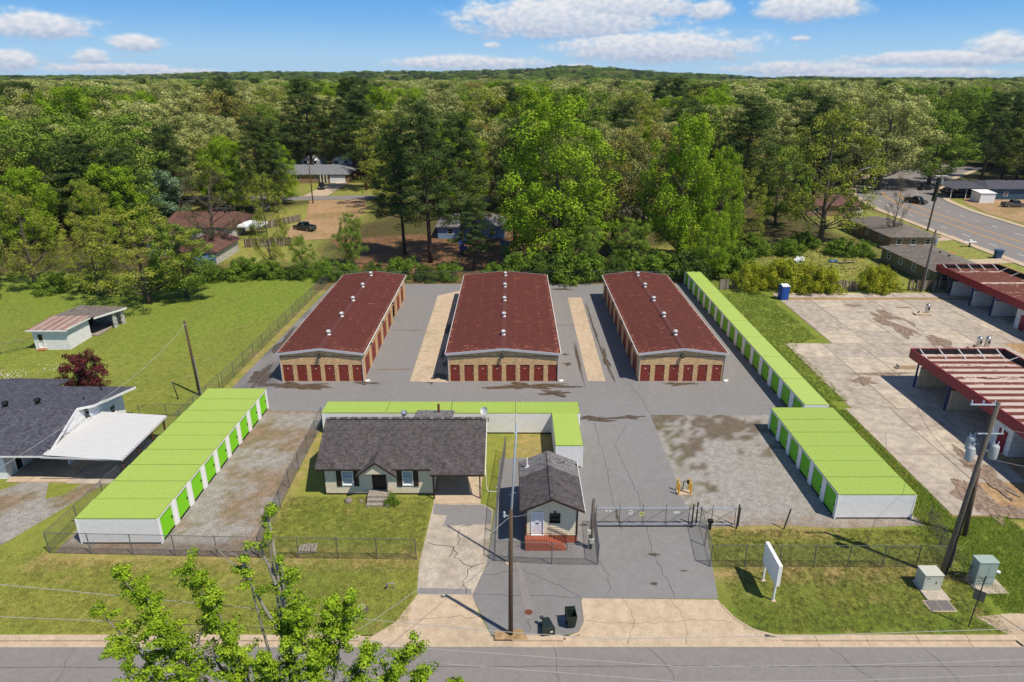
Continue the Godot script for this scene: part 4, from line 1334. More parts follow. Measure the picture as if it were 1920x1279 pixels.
func build_white_house() -> void:
	var t := thing("house", "white house with blue-grey shingle roof and attached white metal carport", "house", Vector3(-38.4, 0, -48.9))
	var s = M.white_siding
	var L := -24.0
	# front roof slope, rear slope with its step, ridge along x
	slab_quad(t, "roof", M.shingle_blue, [Vector3(L, 2.62, 0.2), Vector3(0.35, 2.62, 0.2), Vector3(-0.05, 4.22, -5.2), Vector3(L, 4.22, -5.2)], 0.16)
	slab_quad(t, "roof", M.shingle_blue, [Vector3(L, 4.22, -5.2), Vector3(-0.05, 4.22, -5.2), Vector3(0.95, 4.18, -5.9), Vector3(1.75, 3.45, -11.4), Vector3(-6.0, 3.40, -11.6), Vector3(-6.0, 3.28, -13.6), Vector3(-11.6, 3.28, -13.8), Vector3(L, 3.5, -11.0)], 0.16)
	slab_quad(t, "rake_trim", M.white_trim, [Vector3(0.40, 2.42, 0.2), Vector3(0.0, 4.02, -5.2), Vector3(0.0, 4.24, -5.2), Vector3(0.40, 2.64, 0.2)], 0.06, Vector3.LEFT)
	slab_quad(t, "rake_trim", M.white_trim, [Vector3(0.0, 4.02, -5.2), Vector3(1.0, 3.98, -5.9), Vector3(1.0, 4.20, -5.9), Vector3(0.0, 4.24, -5.2)], 0.06, Vector3.FORWARD)
	slab_quad(t, "rake_trim", M.white_trim, [Vector3(1.0, 3.98, -5.9), Vector3(1.82, 3.24, -11.4), Vector3(1.82, 3.47, -11.4), Vector3(1.0, 4.20, -5.9)], 0.06, Vector3.LEFT)
	box(t, "fascia", M.white_trim, Vector3(L * 0.5, 2.52, 0.18), Vector3(-L + 0.6, 0.17, 0.06))
	# walls
	slab_quad(t, "gable_wall", s, [Vector3(0, 0, -2.6), Vector3(0, 0, -6.0), Vector3(0, 3.9, -6.0), Vector3(0, 4.02, -5.2), Vector3(0, 3.3, -2.6)], 0.15, Vector3.LEFT)
	wall(t, "side_wall", s, Vector3(0.55, 0, -6.0), Vector3.FORWARD, 5.0, 3.25, [[2.6, 3.5, 1.7, 2.6]], 0.15, 0.19)
	window(t, Vector3(0.55, 0, -6.0), Vector3.FORWARD, [2.6, 3.5, 1.7, 2.6], M.frame_white, M.glass)
	slab_quad(t, "gable_wall", s, [Vector3(0.54, 3.25, -6.0), Vector3(0.54, 3.25, -11.0), Vector3(0.54, 3.35, -11.0), Vector3(0.54, 3.98, -6.0)], 0.15, Vector3.LEFT)
	wall(t, "porch_wall", s, Vector3(-3.9, 0, -0.5), Vector3.FORWARD, 6.0, 2.6, [[1.0, 1.9, 0.0, 2.05]], 0.15, 0.19)
	window(t, Vector3(-3.9, 0, -0.5), Vector3.FORWARD, [1.0, 1.9, 0.05, 2.05], M.frame_white, M.door_dark, "door_frame", 0, "door")
	wall(t, "front_wall", s, Vector3(L + 1.0, 0, -0.5), Vector3.RIGHT, -L - 4.9, 2.6, [[14.0, 15.4, 1.0, 2.2]], 0.15, 0.19)
	window(t, Vector3(L + 1.0, 0, -0.5), Vector3.RIGHT, [14.0, 15.4, 1.0, 2.2], M.frame_white, M.glass)
	wall(t, "inner_wall", s, Vector3(-3.9, 0, -6.4), Vector3.RIGHT, 4.4, 3.1, [], 0.15, 0.19)
	wall(t, "rear_wall", s, Vector3(0.5, 0, -11.0), Vector3.LEFT, -L - 1.0, 3.2, [], 0.15, 0.19)
	box(t, "porch_slab", M.concrete, Vector3(-1.2, 0.05, -3.0), Vector3(5.2, 0.1, 6.2))
	for k in 2:
		inst("roof_turbine", kinds.turbine, M.black, t, [Vector3(-6.6, 4.12, -5.6), Vector3(-4.2, 4.1, -6.3)][k])
	rod(t, "vent_pipe", M.black, Vector3(-0.8, 3.5, -10.3), Vector3(-1.0, 4.25, -10.3), 0.07)
	rod(t, "vent_pipe", M.black, Vector3(-0.9, 3.9, -7.6), Vector3(-0.9, 4.15, -7.6), 0.06)
	# the carport of white ribbed sheets
	var st := surf()
	ribbed(st, Vector3(6.55, 2.42, 0.55), Vector3(0.1, 2.78, 0.35), Vector3(0.1, 2.84, -7.3), Vector3(6.6, 2.46, -7.2), 0.38, 0.12, 0.06)
	var cr := inst("carport_roof", done(st), M.white_roof_metal, t)
	box(cr, "edge_trim", M.white_roof_metal, Vector3(3.3, 2.52, 0.50), Vector3(6.5, 0.16, 0.05), Vector3(0, 0.03, -0.055))
	box(cr, "edge_trim", M.white_roof_metal, Vector3(6.6, 2.37, -3.35), Vector3(0.05, 0.14, 7.8))
	for z in [0.1, -2.4, -4.8, -7.0]:
		box(t, "carport_post", M.rust_iron, Vector3(6.35, 1.2, z), Vector3(0.1, 2.4, 0.1))
	box(t, "carport_slab", M.old_concrete, Vector3(3.9, 0.03, -3.4), Vector3(5.0, 0.06, 7.4))

# ---------------------------------------------------------------- the old shed in the field

func build_shed() -> void:
	var t := thing("shed", "old white shed with rusty roof and an open bay in the grassy field", "shed", Vector3(-59.0, 0, -78.6))
	var s = M.white_siding
	wall(t, "front_wall", s, Vector3.ZERO, Vector3.RIGHT, 4.25, 2.5, [[0.5, 1.25, 0.25, 2.1]], 0.14, 0.2)
	var fr := window(t, Vector3.ZERO, Vector3.RIGHT, [0.5, 1.25, 0.25, 2.1], M.frame_white, M.white_siding, "door_frame", 1, "door")
	box(fr, "door_pane", M.glass, Vector3(0, 0.42, 0.0), Vector3(0.5, 0.8, 0.05))
	box(t, "door_step", M.orange_earth, Vector3(0.9, 0.1, 0.3), Vector3(1.0, 0.2, 0.5))
	wall(t, "side_wall", s, Vector3(4.25, 0, -0.14), Vector3.FORWARD, 4.4, 2.6, [], 0.14, 0.2)
	wall(t, "side_wall", s, Vector3(0, 0, -9.6), Vector3.BACK, 9.5, 2.5, [], 0.14, 0.2)
	var st := surf()
	ribbed(st, Vector3(-0.4, 2.66, 0.45), Vector3(-0.3, 2.86, -4.5), Vector3(4.75, 2.9, -4.5), Vector3(4.6, 2.70, 0.45), 0.3, 0.08, 0.025)
	inst("front_roof", done(st), M.rust_half, t)
	box(t, "fascia", M.white_trim, Vector3(2.1, 2.6, 0.45), Vector3(5.05, 0.2, 0.06))
	box(t, "fascia", M.white_trim, Vector3(4.66, 2.68, -2.0), Vector3(0.06, 0.2, 4.95), Vector3(-0.04, 0, 0))
	slab_quad(t, "rear_roof", M.shingle_tan, [Vector3(-0.4, 2.75, -4.5), Vector3(5.1, 2.75, -4.5), Vector3(6.4, 2.35, -9.9), Vector3(0.2, 2.55, -9.9)], 0.12)
	slab_quad(t, "fascia", M.white_trim, [Vector3(5.12, 2.4, -4.5), Vector3(6.42, 2.0, -9.9), Vector3(6.42, 2.28, -9.9), Vector3(5.12, 2.66, -4.5)], 0.06, Vector3.LEFT)
	box(t, "rear_wall", M.peeling_siding, Vector3(2.9, 1.15, -9.65), Vector3(5.8, 2.3, 0.12))
	for z in [-8.1, -9.5]:
		box(t, "bay_pier", M.peeling_siding, Vector3(5.55 + (-z - 8.1) * 0.2, 1.1, z), Vector3(0.16, 2.2, 0.75))
	box(t, "bay_floor", M.old_planks, Vector3(2.8, 0.1, -7.0), Vector3(4.6, 0.12, 4.6))
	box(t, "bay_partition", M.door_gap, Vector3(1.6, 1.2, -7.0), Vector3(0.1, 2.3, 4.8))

# ---------------------------------------------------------------- the car washes

func car_wash(label: String, at: Vector3, w: float, ln: float, bays: Array, room: Array, roof: Material, walls: Material) -> Node3D:
	var t := thing("car_wash", label, "car wash", at)
	var y0 := 2.95
	var y1 := 4.0
	# maroon parapet round the roof, dark inside
	for f in [[Vector3(0, 0, -ln * 0.5), Vector3(0.14, 0, ln)], [Vector3(w, 0, -ln * 0.5), Vector3(0.14, 0, ln)], [Vector3(w * 0.5, 0, 0), Vector3(w - 0.14, 0, 0.14)], [Vector3(w * 0.5, 0, -ln), Vector3(w - 0.14, 0, 0.14)]]:
		var sz: Vector3 = f[1]
		sz.y = y1 - y0
		var p: Vector3 = f[0]
		p.y = (y0 + y1) * 0.5
		var fa := box(t, "fascia", M.maroon, p, sz)
		var inn := Vector3(w * 0.5, p.y, -ln * 0.5) - p
		var off := Vector3(signf(inn.x) * 0.085 if sz.x < 0.2 else 0.0, -0.02, signf(inn.z) * 0.085 if sz.z < 0.2 else 0.0)
		box(fa, "back_panel", M.dark_metal, off, Vector3(0.02 if sz.x < 0.2 else sz.x - 0.3, sz.y - 0.1, 0.02 if sz.z < 0.2 else sz.z - 0.3))
	var st := surf()
	ribbed(st, Vector3(0.12, 3.32, -0.12), Vector3(w - 0.12, 3.32, -0.12), Vector3(w - 0.12, 3.32, -ln + 0.12), Vector3(0.12, 3.32, -ln + 0.12), 0.32, 0.1, 0.035)
	inst("roof", done(st), roof, t)
	for k in 5:
		var x := 0.9 + k * (w - 1.8) / 4.0
		rod(t, "roof_brace", M.white_trim, Vector3(x, 3.95, -ln + 0.1), Vector3(x + 0.12, 3.38, -ln + 1.5), 0.06, -1.0, 6)
	for k in int(ln / 2.6):
		rod(t, "roof_brace", M.white_trim, Vector3(w - 0.1, 3.95, -ln + 2.4 + k * 2.6), Vector3(w - 1.3, 3.38, -ln + 2.3 + k * 2.6), 0.03, -1.0, 6)
	for z in bays:
		box(t, "bay_wall", walls, Vector3(w * 0.5 + 0.1, 1.15, z), Vector3(w - 1.0, 2.3, 0.2))
		box(t, "wall_cap", M.brown_trim, Vector3(w * 0.5 + 0.1, 2.33, z), Vector3(w - 1.0, 0.07, 0.24))
		for x in [0.25, w * 0.5, w - 0.25]:
			box(t, "post", M.blue_post if x < 1.0 else M.brown_trim, Vector3(x, 1.47, z), Vector3(0.16, 2.94, 0.16))
	for rm in room:
		box(t, "equipment_room", M.pale_wall, Vector3(w * 0.5 + 0.1, 1.47, rm[0]), Vector3(w - 0.9, 2.94, rm[1]))
		box(t, "room_door", M.maroon, Vector3(0.5, 1.05, rm[0] + 0.2), Vector3(0.1, 2.1, 1.0))
	return t

func build_car_washes() -> void:
	car_wash("open-bay car wash with maroon fascia and streaky white and rust roof", Vector3(43.45, 0, -40.0), 10.1, 29.0, [-27.5, -21.9, -9.0, -3.5], [[-14.2, 2.6]], M.rust_half, M.wash_wall)
	car_wash("farther car wash with maroon fascia and solid rusty brown roof", Vector3(67.2, 0, -70.0), 9.6, 35.0, [-31.0, -25.9, -21.3, -9.0], [[-15.5, 2.6]], M.rust_full, M.pale_wall)

# ---------------------------------------------------------------- houses farther off

func ranch(called: String, label: String, x0: float, x1: float, z0: float, z1: float, eave: float, ridge: float, along_x: bool, hip: float, roof: Material, walls: Material, wins := 3) -> Node3D:
	# x0 < x1, z0 nearer (larger z) than z1
	var t := thing(called, label, "house", Vector3(x0, 0, z0))
	var w := x1 - x0
	var d := z0 - z1
	var ops := []
	for k in wins:
		var s := w * (k + 0.6) / (wins + 0.2)
		ops.append([s - 0.55, s + 0.55, 0.95, 2.1])
	var so := []
	for k in wins:
		var s := (d - 0.3) * (k + 0.6) / (wins + 0.2)
		so.append([s - 0.5, s + 0.5, 0.95, 2.1])
	wall(t, "front_wall", walls, Vector3.ZERO, Vector3.RIGHT, w, eave, ops, 0.15)
	wall(t, "side_wall", walls, Vector3(w, 0, -0.15), Vector3.FORWARD, d - 0.3, eave, [], 0.15)
	wall(t, "side_wall", walls, Vector3(0, 0, -d + 0.15), Vector3.BACK, d - 0.3, eave, so, 0.15)
	wall(t, "rear_wall", walls, Vector3(w, 0, -d), Vector3.LEFT, w, eave, [], 0.15)
	for o in ops:
		window(t, Vector3.ZERO, Vector3.RIGHT, o, M.frame_white, M.glass)
	for o in so:
		window(t, Vector3(0, 0, -d + 0.15), Vector3.BACK, o, M.frame_white, M.glass)
	var oh := 0.5
	var A := Vector3(-oh, eave, oh)
	var B := Vector3(w + oh, eave, oh)
	var C := Vector3(w + oh, eave, -d - oh)
	var D := Vector3(-oh, eave, -d - oh)
	var P: Vector3
	var Q: Vector3
	if along_x:
		P = Vector3(-oh + hip, ridge, -d * 0.5)
		Q = Vector3(w + oh - hip, ridge, -d * 0.5)
		slab_quad(t, "roof", roof, [A, B, Q, P], 0.12)
		slab_quad(t, "roof", roof, [C, D, P, Q], 0.12)
		slab_quad(t, "roof", roof, [B, C, Q], 0.12)
		slab_quad(t, "roof", roof, [D, A, P], 0.12)
	else:
		P = Vector3(w * 0.5, ridge, oh - hip)
		Q = Vector3(w * 0.5, ridge, -d - oh + hip)
		slab_quad(t, "roof", roof, [A, B, P], 0.12)
		slab_quad(t, "roof", roof, [C, D, Q], 0.12)
		slab_quad(t, "roof", roof, [B, C, Q, P], 0.12)
		slab_quad(t, "roof", roof, [D, A, P, Q], 0.12)
	for k in 3:
		box(t, "roof_vent", M.black, P.lerp(Q, 0.25 + 0.25 * k) + Vector3(0.4, -0.05, 0.4), Vector3(0.3, 0.4, 0.3))
	return t

func build_far_buildings() -> void:
	ranch("brick_house", "low brick house with grey-brown hip roof just behind the rusty-roofed car wash", 68.0, 77.0, -105.6, -123.0, 2.55, 3.75, false, 4.0, M.shingle_tan, M.olive_wall, 4)
	ranch("brick_house", "second tan-roofed brick house along the highway, half behind the budding tree", 74.0, 83.0, -131.5, -150.0, 2.5, 3.7, false, 4.0, M.shingle_tan, M.tan_wall, 3)
	ranch("red_roofed_house", "rust red roofed house beside the highway behind bare branches", 64.0, 84.0, -166.0, -176.0, 2.6, 4.3, true, 3.0, M.shingle_rust, M.tan_wall)
	var b := ranch("roadside_building", "blue walled building with wide dark roof across the highway", 131.0, 158.0, -190.0, -203.0, 3.0, 4.4, true, 3.5, M.shingle_blue, M.blue_wall)
	slab_quad(b, "porch_roof", M.shingle_blue, [Vector3(-9.5, 2.9, -1.0), Vector3(0.0, 3.0, -0.5), Vector3(0.0, 3.9, -10.0), Vector3(-9.5, 3.4, -10.5)], 0.15)
	for p in [Vector3(-9.0, 0, -1.6), Vector3(-5.0, 0, -1.4), Vector3(-9.0, 0, -9.5)]:
		box(b, "porch_post", M.frame_white, p + Vector3(0, 1.45, 0), Vector3(0.14, 2.9, 0.14))
	var ws := thing("garden_shed", "small white gabled shed beside the blue building", "shed", Vector3(125.6, 0, -184.6))
	wall(ws, "front_wall", M.white_siding, Vector3.ZERO, Vector3.RIGHT, 4.0, 2.6, [], 0.12, 0.2)
	wall(ws, "side_wall", M.white_siding, Vector3(0, 0, -4.0), Vector3.BACK, 3.9, 2.6, [], 0.12, 0.2)
	wall(ws, "side_wall", M.white_siding, Vector3(4.0, 0, -0.12), Vector3.FORWARD, 3.9, 2.6, [], 0.12, 0.2)
	slab_quad(ws, "roof", M.white_trim, [Vector3(-0.2, 2.6, 0.2), Vector3(4.2, 2.6, 0.2), Vector3(4.2, 3.0, -4.2), Vector3(-0.2, 3.0, -4.2)], 0.1)
	ranch("brown_roofed_house", "rust-brown roofed house in the trees beyond the field", -72.5, -58.5, -141.0, -153.0, 2.5, 4.6, true, 0.6, M.shingle_rust, M.peeling_siding)
	var pb := ranch("peeling_house", "peeling white outbuilding with brown roof behind the bare tree", -61.0, -53.2, -119.8, -130.5, 2.4, 4.0, false, 0.5, M.shingle_rust, M.peeling_siding, 2)
	box(pb, "tarpaulin", M.blue_tarp, Vector3(6.2, 1.0, 0.9), Vector3(3.4, 1.2, 1.4), Vector3(0.3, 0.2, 0))
	ranch("white_outbuilding", "low white outbuilding with red roof edge, half hidden by leaves", -69.0, -63.5, -127.0, -136.0, 2.6, 3.3, true, 0.4, M.shingle_rust, M.peeling_siding, 1)
	var tn := thing("canopy_tent", "white canopy tent beside the brown roofed house", "tent", Vector3(-55.8, 0, -143.5))
	for p in [Vector3(-2.4, 0, 0), Vector3(2.4, 0, 0), Vector3(-2.4, 0, -4), Vector3(2.4, 0, -4)]:
		box(tn, "leg", M.galvanised, p + Vector3(0, 1.1, 0), Vector3(0.06, 2.2, 0.06))
	var s := surf()
	var tip := Vector3(0, 3.1, -2)
	var cs := [Vector3(-2.7, 2.2, 0.3), Vector3(2.7, 2.2, 0.3), Vector3(2.7, 2.2, -4.3), Vector3(-2.7, 2.2, -4.3)]
	for k in 4:
		face(s, [cs[k], cs[(k + 1) % 4], tip])
		face(s, [cs[k] - Vector3(0, 0.3, 0), cs[(k + 1) % 4] - Vector3(0, 0.3, 0), cs[(k + 1) % 4], cs[k]])
	inst("canopy", done(s), M.porta_white, tn)
	var rh := ranch("ranch_house", "long ranch house with pale grey roof across the back road", -78.0, -52.5, -222.0, -236.0, 2.7, 5.0, true, 5.0, M.shingle_pale, M.tan_wall, 4)
	box(rh, "garage_door", M.frame_white, Vector3(22.3, 1.15, 0.06), Vector3(4.9, 2.3, 0.1))
	for k in 3:
		box(rh, "porch_column", M.frame_white, Vector3(17.0 + k * 1.0, 1.3, 0.5), Vector3(0.2, 2.6, 0.2))
	for k in 2:
		var rv := thing("camper", ["white rounded camper roof behind the ranch house", "blue and white camper behind the garage end of the ranch house"][k], "camper", Vector3([-71.0, -60.2][k], 0, -247.0))
		var cs2 := surf(true)
		var prof := []
		for i in 13:
			var a := PI * i / 12.0
			prof.append(Vector3(-cos(a) * 3.6, 3.0 + sin(a) * 2.6, 0))
		for i in 12:
			face(cs2, [prof[i], prof[i + 1], prof[i + 1] + Vector3(0, 0, -8), prof[i] + Vector3(0, 0, -8)])
		for i in 12:
			face(cs2, [Vector3(0, 3.0, 0), prof[i + 1], prof[i]])
		inst("roof", done(cs2), M.porta_white, rv)
		box(rv, "body", [M.white_siding, M.camper_blue][k], Vector3(0, 1.7, -4), Vector3(7.1, 2.8, 7.9))
		for sx in [-1.7, 1.7]:
			box(rv, "window", M.glass, Vector3(sx, 3.7, 0.03), Vector3(1.1, 0.9, 0.06))
	ranch("dark_roofed_house", "dark grey roofed house under the tall pines behind the yard", -15.5, -1.5, -141.0, -151.0, 2.6, 4.4, true, 4.0, M.shingle_grey, M.camper_blue, 3)
	ranch("dark_roofed_house", "brick house with mottled roof glimpsed between pine and maple trunks", -18.0, -6.5, -217.0, -226.0, 2.6, 4.4, true, 3.0, M.shingle_tan, M.orange_brick)
	ranch("tan_roofed_house", "tan roofed house with porch glimpsed beyond the bright maple", 21.0, 29.5, -150.0, -160.0, 2.6, 4.4, true, 2.0, M.shingle_tan, M.tan_wall)
	ranch("grey_roofed_house", "pale grey roofed house far behind the bright maple", 30.0, 46.0, -226.0, -236.0, 2.7, 4.7, true, 4.0, M.shingle_pale, M.olive_wall)

# ---------------------------------------------------------------- fences

# chain-link fence along pts (x, z): posts, rails and the diagonal wire mesh as real wire
func chain_fence(label: String, pts: Array, h: float, spacing: float, rail := true, wire: Material = null, group := "chain-link fences") -> Node3D:
	var t := thing("chain_link_fence", label, "fence", Vector3(pts[0][0], 0, pts[0][1]), 0.0, group)
	var o := Vector3(pts[0][0], 0, pts[0][1])
	var post := CylinderMesh.new()
	post.top_radius = 0.034
	post.bottom_radius = 0.034
	post.height = h + 0.08
	post.radial_segments = 8
	post.rings = 1
	var st := surf()
	for i in pts.size() - 1:
		var a := Vector3(pts[i][0], 0, pts[i][1]) - o
		var b := Vector3(pts[i + 1][0], 0, pts[i + 1][1]) - o
		var ln := a.distance_to(b)
		var n := maxi(1, int(round(ln / spacing)))
		for k in n + (1 if i == pts.size() - 2 else 0):
			var p := inst("post", post, M.fence_steel, t, a.lerp(b, float(k) / n) + Vector3(0, h * 0.5, 0))
			p.rotation = Vector3(R.randf_range(-0.02, 0.02), 0, R.randf_range(-0.02, 0.02))
		if rail:
			rod(t, "top_rail", M.fence_steel, a + Vector3(0, h, 0), b + Vector3(0, h, 0), 0.021, -1.0, 6)
		rod(t, "bottom_wire", M.dark_metal, a + Vector3(0, 0.06, 0), b + Vector3(0, 0.06, 0), 0.010, -1.0, 4)
		var d := (b - a) / ln
		var step := 0.105
		var m := int((ln + h) / step)
		for k in m:
			for sgn in [1.0, -1.0]:
				var s0 := k * step - h
				var s1 := s0 + h
				var y0 := 0.05
				var y1 := h
				if s0 < 0.0:
					y0 -= s0
					s0 = 0.0
				if s1 > ln:
					y1 -= s1 - ln
					s1 = ln
				if s1 <= s0 or y1 <= y0:
					continue
				var p0 := a + d * s0 + Vector3(0, y0 if sgn > 0.0 else h + 0.05 - y0, 0)
				var p1 := a + d * s1 + Vector3(0, y1 if sgn > 0.0 else h + 0.05 - y1, 0)
				wire3(st, p0, p1, 0.0032)
	var w := inst("wire_mesh", st.commit(), wire if wire else M.fence_wire, t)
	w.set_meta("kind", "stuff")
	return t

func wire3(st: SurfaceTool, a: Vector3, b: Vector3, r: float) -> void:
	var d := (b - a).normalized()
	var u := d.cross(Vector3(0.3, 0.2, 0.9)).normalized()
	var v := d.cross(u)
	var o := [u * r, (u * -0.5 + v * 0.866) * r, (u * -0.5 - v * 0.866) * r]
	for k in 3:
		var p: Vector3 = o[k]
		var q: Vector3 = o[(k + 1) % 3]
		st.set_normal((p + q).normalized())
		face(st, [a + p, a + q, b + q, b + p])

func plank_fence(label: String, a: Vector3, b: Vector3, h: float, missing := 0.0) -> void:
	var t := thing("plank_fence", label, "fence", a)
	var d := b - a
	var ln := d.length()
	var ang := atan2(-d.z, d.x)
	t.rotation.y = ang
	var n := int(ln / 0.2)
	var meshes := [box_mesh(Vector3(0.185, h, 0.025)), box_mesh(Vector3(0.17, h * 0.96, 0.025)), box_mesh(Vector3(0.185, h * 0.92, 0.025))]
	for k in n:
		if R.randf() < missing:
			continue
		var p := inst("plank", meshes[R.randi() % 3], [M.fence_wood, M.old_planks, M.fence_wood][R.randi() % 3], t, Vector3(k * 0.2 + 0.1, h * 0.5 + 0.03, 0.0))
		p.rotation = Vector3(R.randf_range(-0.02, 0.02), 0, R.randf_range(-0.03, 0.03))
	for y in [h * 0.25, h * 0.78]:
		box(t, "rail", M.fence_wood, Vector3(ln * 0.5, y, -0.045), Vector3(ln, 0.09, 0.045))
	for k in int(ln / 2.4) + 1:
		box(t, "post", M.fence_wood, Vector3(minf(k * 2.4, ln), h * 0.5, -0.11), Vector3(0.1, h + 0.1, 0.1))

func build_fences() -> void:
	chain_fence("chain-link fence on the lawn between street and the first container", [[-32.8, -39.75], [-17.7, -39.25], [-6.7, -39.05]], 1.75, 2.85)
	chain_fence("chain-link fence running along the back of the container row by the carport", [[-32.8, -39.75], [-32.2, -56.0], [-31.6, -67.0]], 1.75, 3.0)
	chain_fence("chain-link fence between the grassy field and the asphalt yard", [[-31.4, -67.3], [-30.9, -85.0], [-30.2, -107.6]], 1.8, 3.0)
	chain_fence("chain-link fence between the gravel yard and the cream house", [[-17.8, -39.4], [-18.3, -48.0], [-18.5, -59.2]], 1.75, 3.0)
	chain_fence("chain-link fence wrapped around the front of the small office", [[-0.6, -53.4], [-1.15, -45.0], [-1.2, -38.9], [2.75, -38.55], [5.95, -38.5], [6.15, -42.7]], 1.75, 3.4)
	chain_fence("chain-link fence behind the white sign on the right-hand lawn", [[14.1, -42.8], [13.65, -38.3], [30.2, -38.25]], 1.8, 2.4)
	chain_fence("short sagging chain-link fence overgrown with dead vines beside the big pole", [[30.2, -38.2], [30.9, -40.6], [31.5, -43.2]], 1.6, 2.4, false)
	chain_fence("tall chain-link fence along the back of the yard under the trees", [[-30.1, -107.9], [28.6, -107.9]], 2.0, 3.0)
	chain_fence("chain-link fence at the corner of the old shed", [[-75.0, -70.0], [-62.3, -77.0], [-59.6, -79.6]], 1.3, 3.0)
	chain_fence("chain-link fence behind the white carport", [[-37.0, -60.6], [-31.7, -60.8]], 1.3, 2.6)
	plank_fence("grey plank fence beside the rusty-roofed car wash", Vector3(62.6, 0, -103.6), Vector3(70.5, 0, -103.4), 1.75, 0.06)
	plank_fence("dark plank fence behind the peeling outbuilding", Vector3(-53.0, 0, -133.0), Vector3(-44.0, 0, -134.5), 1.8)
	plank_fence("weathered plank fence beside the dirt lot with the parked pickup", Vector3(-57.0, 0, -147.5), Vector3(-49.5, 0, -160.0), 1.6)
	plank_fence("broken dark planks at the end of the long container row", Vector3(33.0, 0, -104.2), Vector3(36.8, 0, -104.3), 1.7, 0.25)
	plank_fence("dark planks buried in yellow-green bushes behind the forecourt", Vector3(50.0, 0, -103.6), Vector3(54.6, 0, -103.3), 1.7, 0.1)
	# the sliding gate
	var g := thing("sliding_gate", "long grey sliding steel gate with wire mesh across the asphalt drive", "gate", Vector3(6.3, 0, -42.85))
	for y in [0.22, 1.62]:
		rod(g, "rail", M.bright_steel, Vector3(0, y, 0), Vector3(10.4, y, 0), 0.035)
	rod(g, "track", M.dark_metal, Vector3(0, 0.06, 0.05), Vector3(7.4, 0.06, 0.05), 0.04)
	for k in 7:
		rod(g, "upright", M.fence_steel, Vector3(k * 1.73, 0.2, 0), Vector3(k * 1.73, 1.95 if k < 6 else 1.62, 0), 0.026)
		if k < 6:
			rod(g, "brace", M.fence_steel, Vector3(k * 1.73, 0.22, 0.02), Vector3((k + 1) * 1.73, 1.62, 0.02), 0.018)
	rod(g, "brace", M.fence_steel, Vector3(7.6, 1.6, 0.02), Vector3(10.3, 0.25, 0.02), 0.02)
	var gs := surf()
	for k in int((7.0 + 1.4) / 0.105):
		for sgn in [1.0, -1.0]:
			var s0 := maxf(k * 0.105 - 1.4, 0.0)
			var s1 := minf(k * 0.105, 7.0)
			var y0 := 0.22 + (s0 - (k * 0.105 - 1.4))
			var y1 := y0 + (s1 - s0)
			if s1 > s0:
				wire3(gs, Vector3(s0, y0 if sgn > 0.0 else 1.84 - y0, -0.03), Vector3(s1, y1 if sgn > 0.0 else 1.84 - y1, -0.03), 0.003)
	inst("wire_mesh", gs.commit(), M.fence_wire, g).set_meta("kind", "stuff")
	for q in [[0.72, 1.42, .17, .15, "paper_white"], [1.0, 1.42, .17, .15, "paper_white"], [2.55, 1.28, .30, .34, "paper_white"], [3.38, 1.15, .34, .34, "paper_yellow"], [5.95, 1.28, .44, .16, "paper_white"]]:
		var sg := box(g, "notice", M[q[4]], Vector3(q[0], q[1], 0.05), Vector3(q[2], q[3], 0.015))
		if q[2] > 0.25 and q[2] < 0.4:
			box(sg, "notice_print", M.dark_metal, Vector3(0, 0.07, 0.009), Vector3(q[2] * 0.75, 0.05, 0.004))
			box(sg, "notice_print", M.fence_steel, Vector3(0, -0.05, 0.009), Vector3(q[2] * 0.6, 0.03, 0.004))
	var i := 0
	for p in [[13.45, -42.7, 2.0], [13.85, -43.0, 2.0], [16.8, -42.6, 2.05], [17.0, -42.9, 1.6]]:
		var q := thing("gate_post", ["steel gate post at the near side of the sliding gate end", "second steel gate post just behind the sliding gate end", "thick dark steel post past the end of the sliding gate", "thin steel post behind the thick dark gate post"][i], "post", Vector3(p[0], 0, p[1]), 0.0, "gate posts")
		rod(q, "pipe", M.dark_steel, Vector3.ZERO, Vector3(0, p[2], 0), 0.06)
		box(q, "cap", M.dark_steel, Vector3(0, p[2] + 0.02, 0), Vector3(0.13, 0.05, 0.13))
		i += 1
	var lp := thing("steel_post", "lone leaning steel post at the edge of the grey gravel lot", "post", Vector3(20.3, 0, -42.5))
	rod(lp, "pipe", M.dark_steel, Vector3.ZERO, Vector3(0.28, 1.75, 0), 0.055)
	box(lp, "cap", M.dark_steel, Vector3(0.28, 1.76, 0), Vector3(0.13, 0.05, 0.13))
	var mt := thing("gate_motor", "small dark gate motor box beside the gate posts", "motor", Vector3(14.75, 0, -42.5))
	box(mt, "housing", M.black, Vector3(0, 0.75, 0), Vector3(0.38, 0.25, 0.25))
	box(mt, "stand", M.dark_metal, Vector3(0, 0.29, 0), Vector3(0.2, 0.58, 0.2))

# ---------------------------------------------------------------- poles and cables

func pole(label: String, at: Vector3, h: float, r: float, lean: Vector3, material: Material, called := "utility_pole") -> Node3D:
	var t := thing(called, label, "pole", at)
	var st := surf(true)
	tube(st, [Vector3(0, -0.1, 0), lean * 0.5 + Vector3(0, h * 0.5, 0), lean + Vector3(0, h, 0)], [r, r * 0.87, r * 0.74], 12)
	inst("shaft", done(st), material, t)
	return t

func cable(label: String, pts: Array, sag: float, r := 0.014, material: Material = null) -> void:
	var st := surf(true)
	var p3 := []
	for i in pts.size() - 1:
		for k in 10:
			var t := k / 10.0
			p3.append(pts[i].lerp(pts[i + 1], t) - Vector3(0, sag * 4.0 * t * (1.0 - t), 0))
	p3.append(pts[-1])
	var rad := []
	for p in p3:
		rad.append(r)
	tube(st, p3, rad, 5)
	var o := inst("overhead_cable", done(st), material if material else M.wire)
	tag(o, label, "cable")

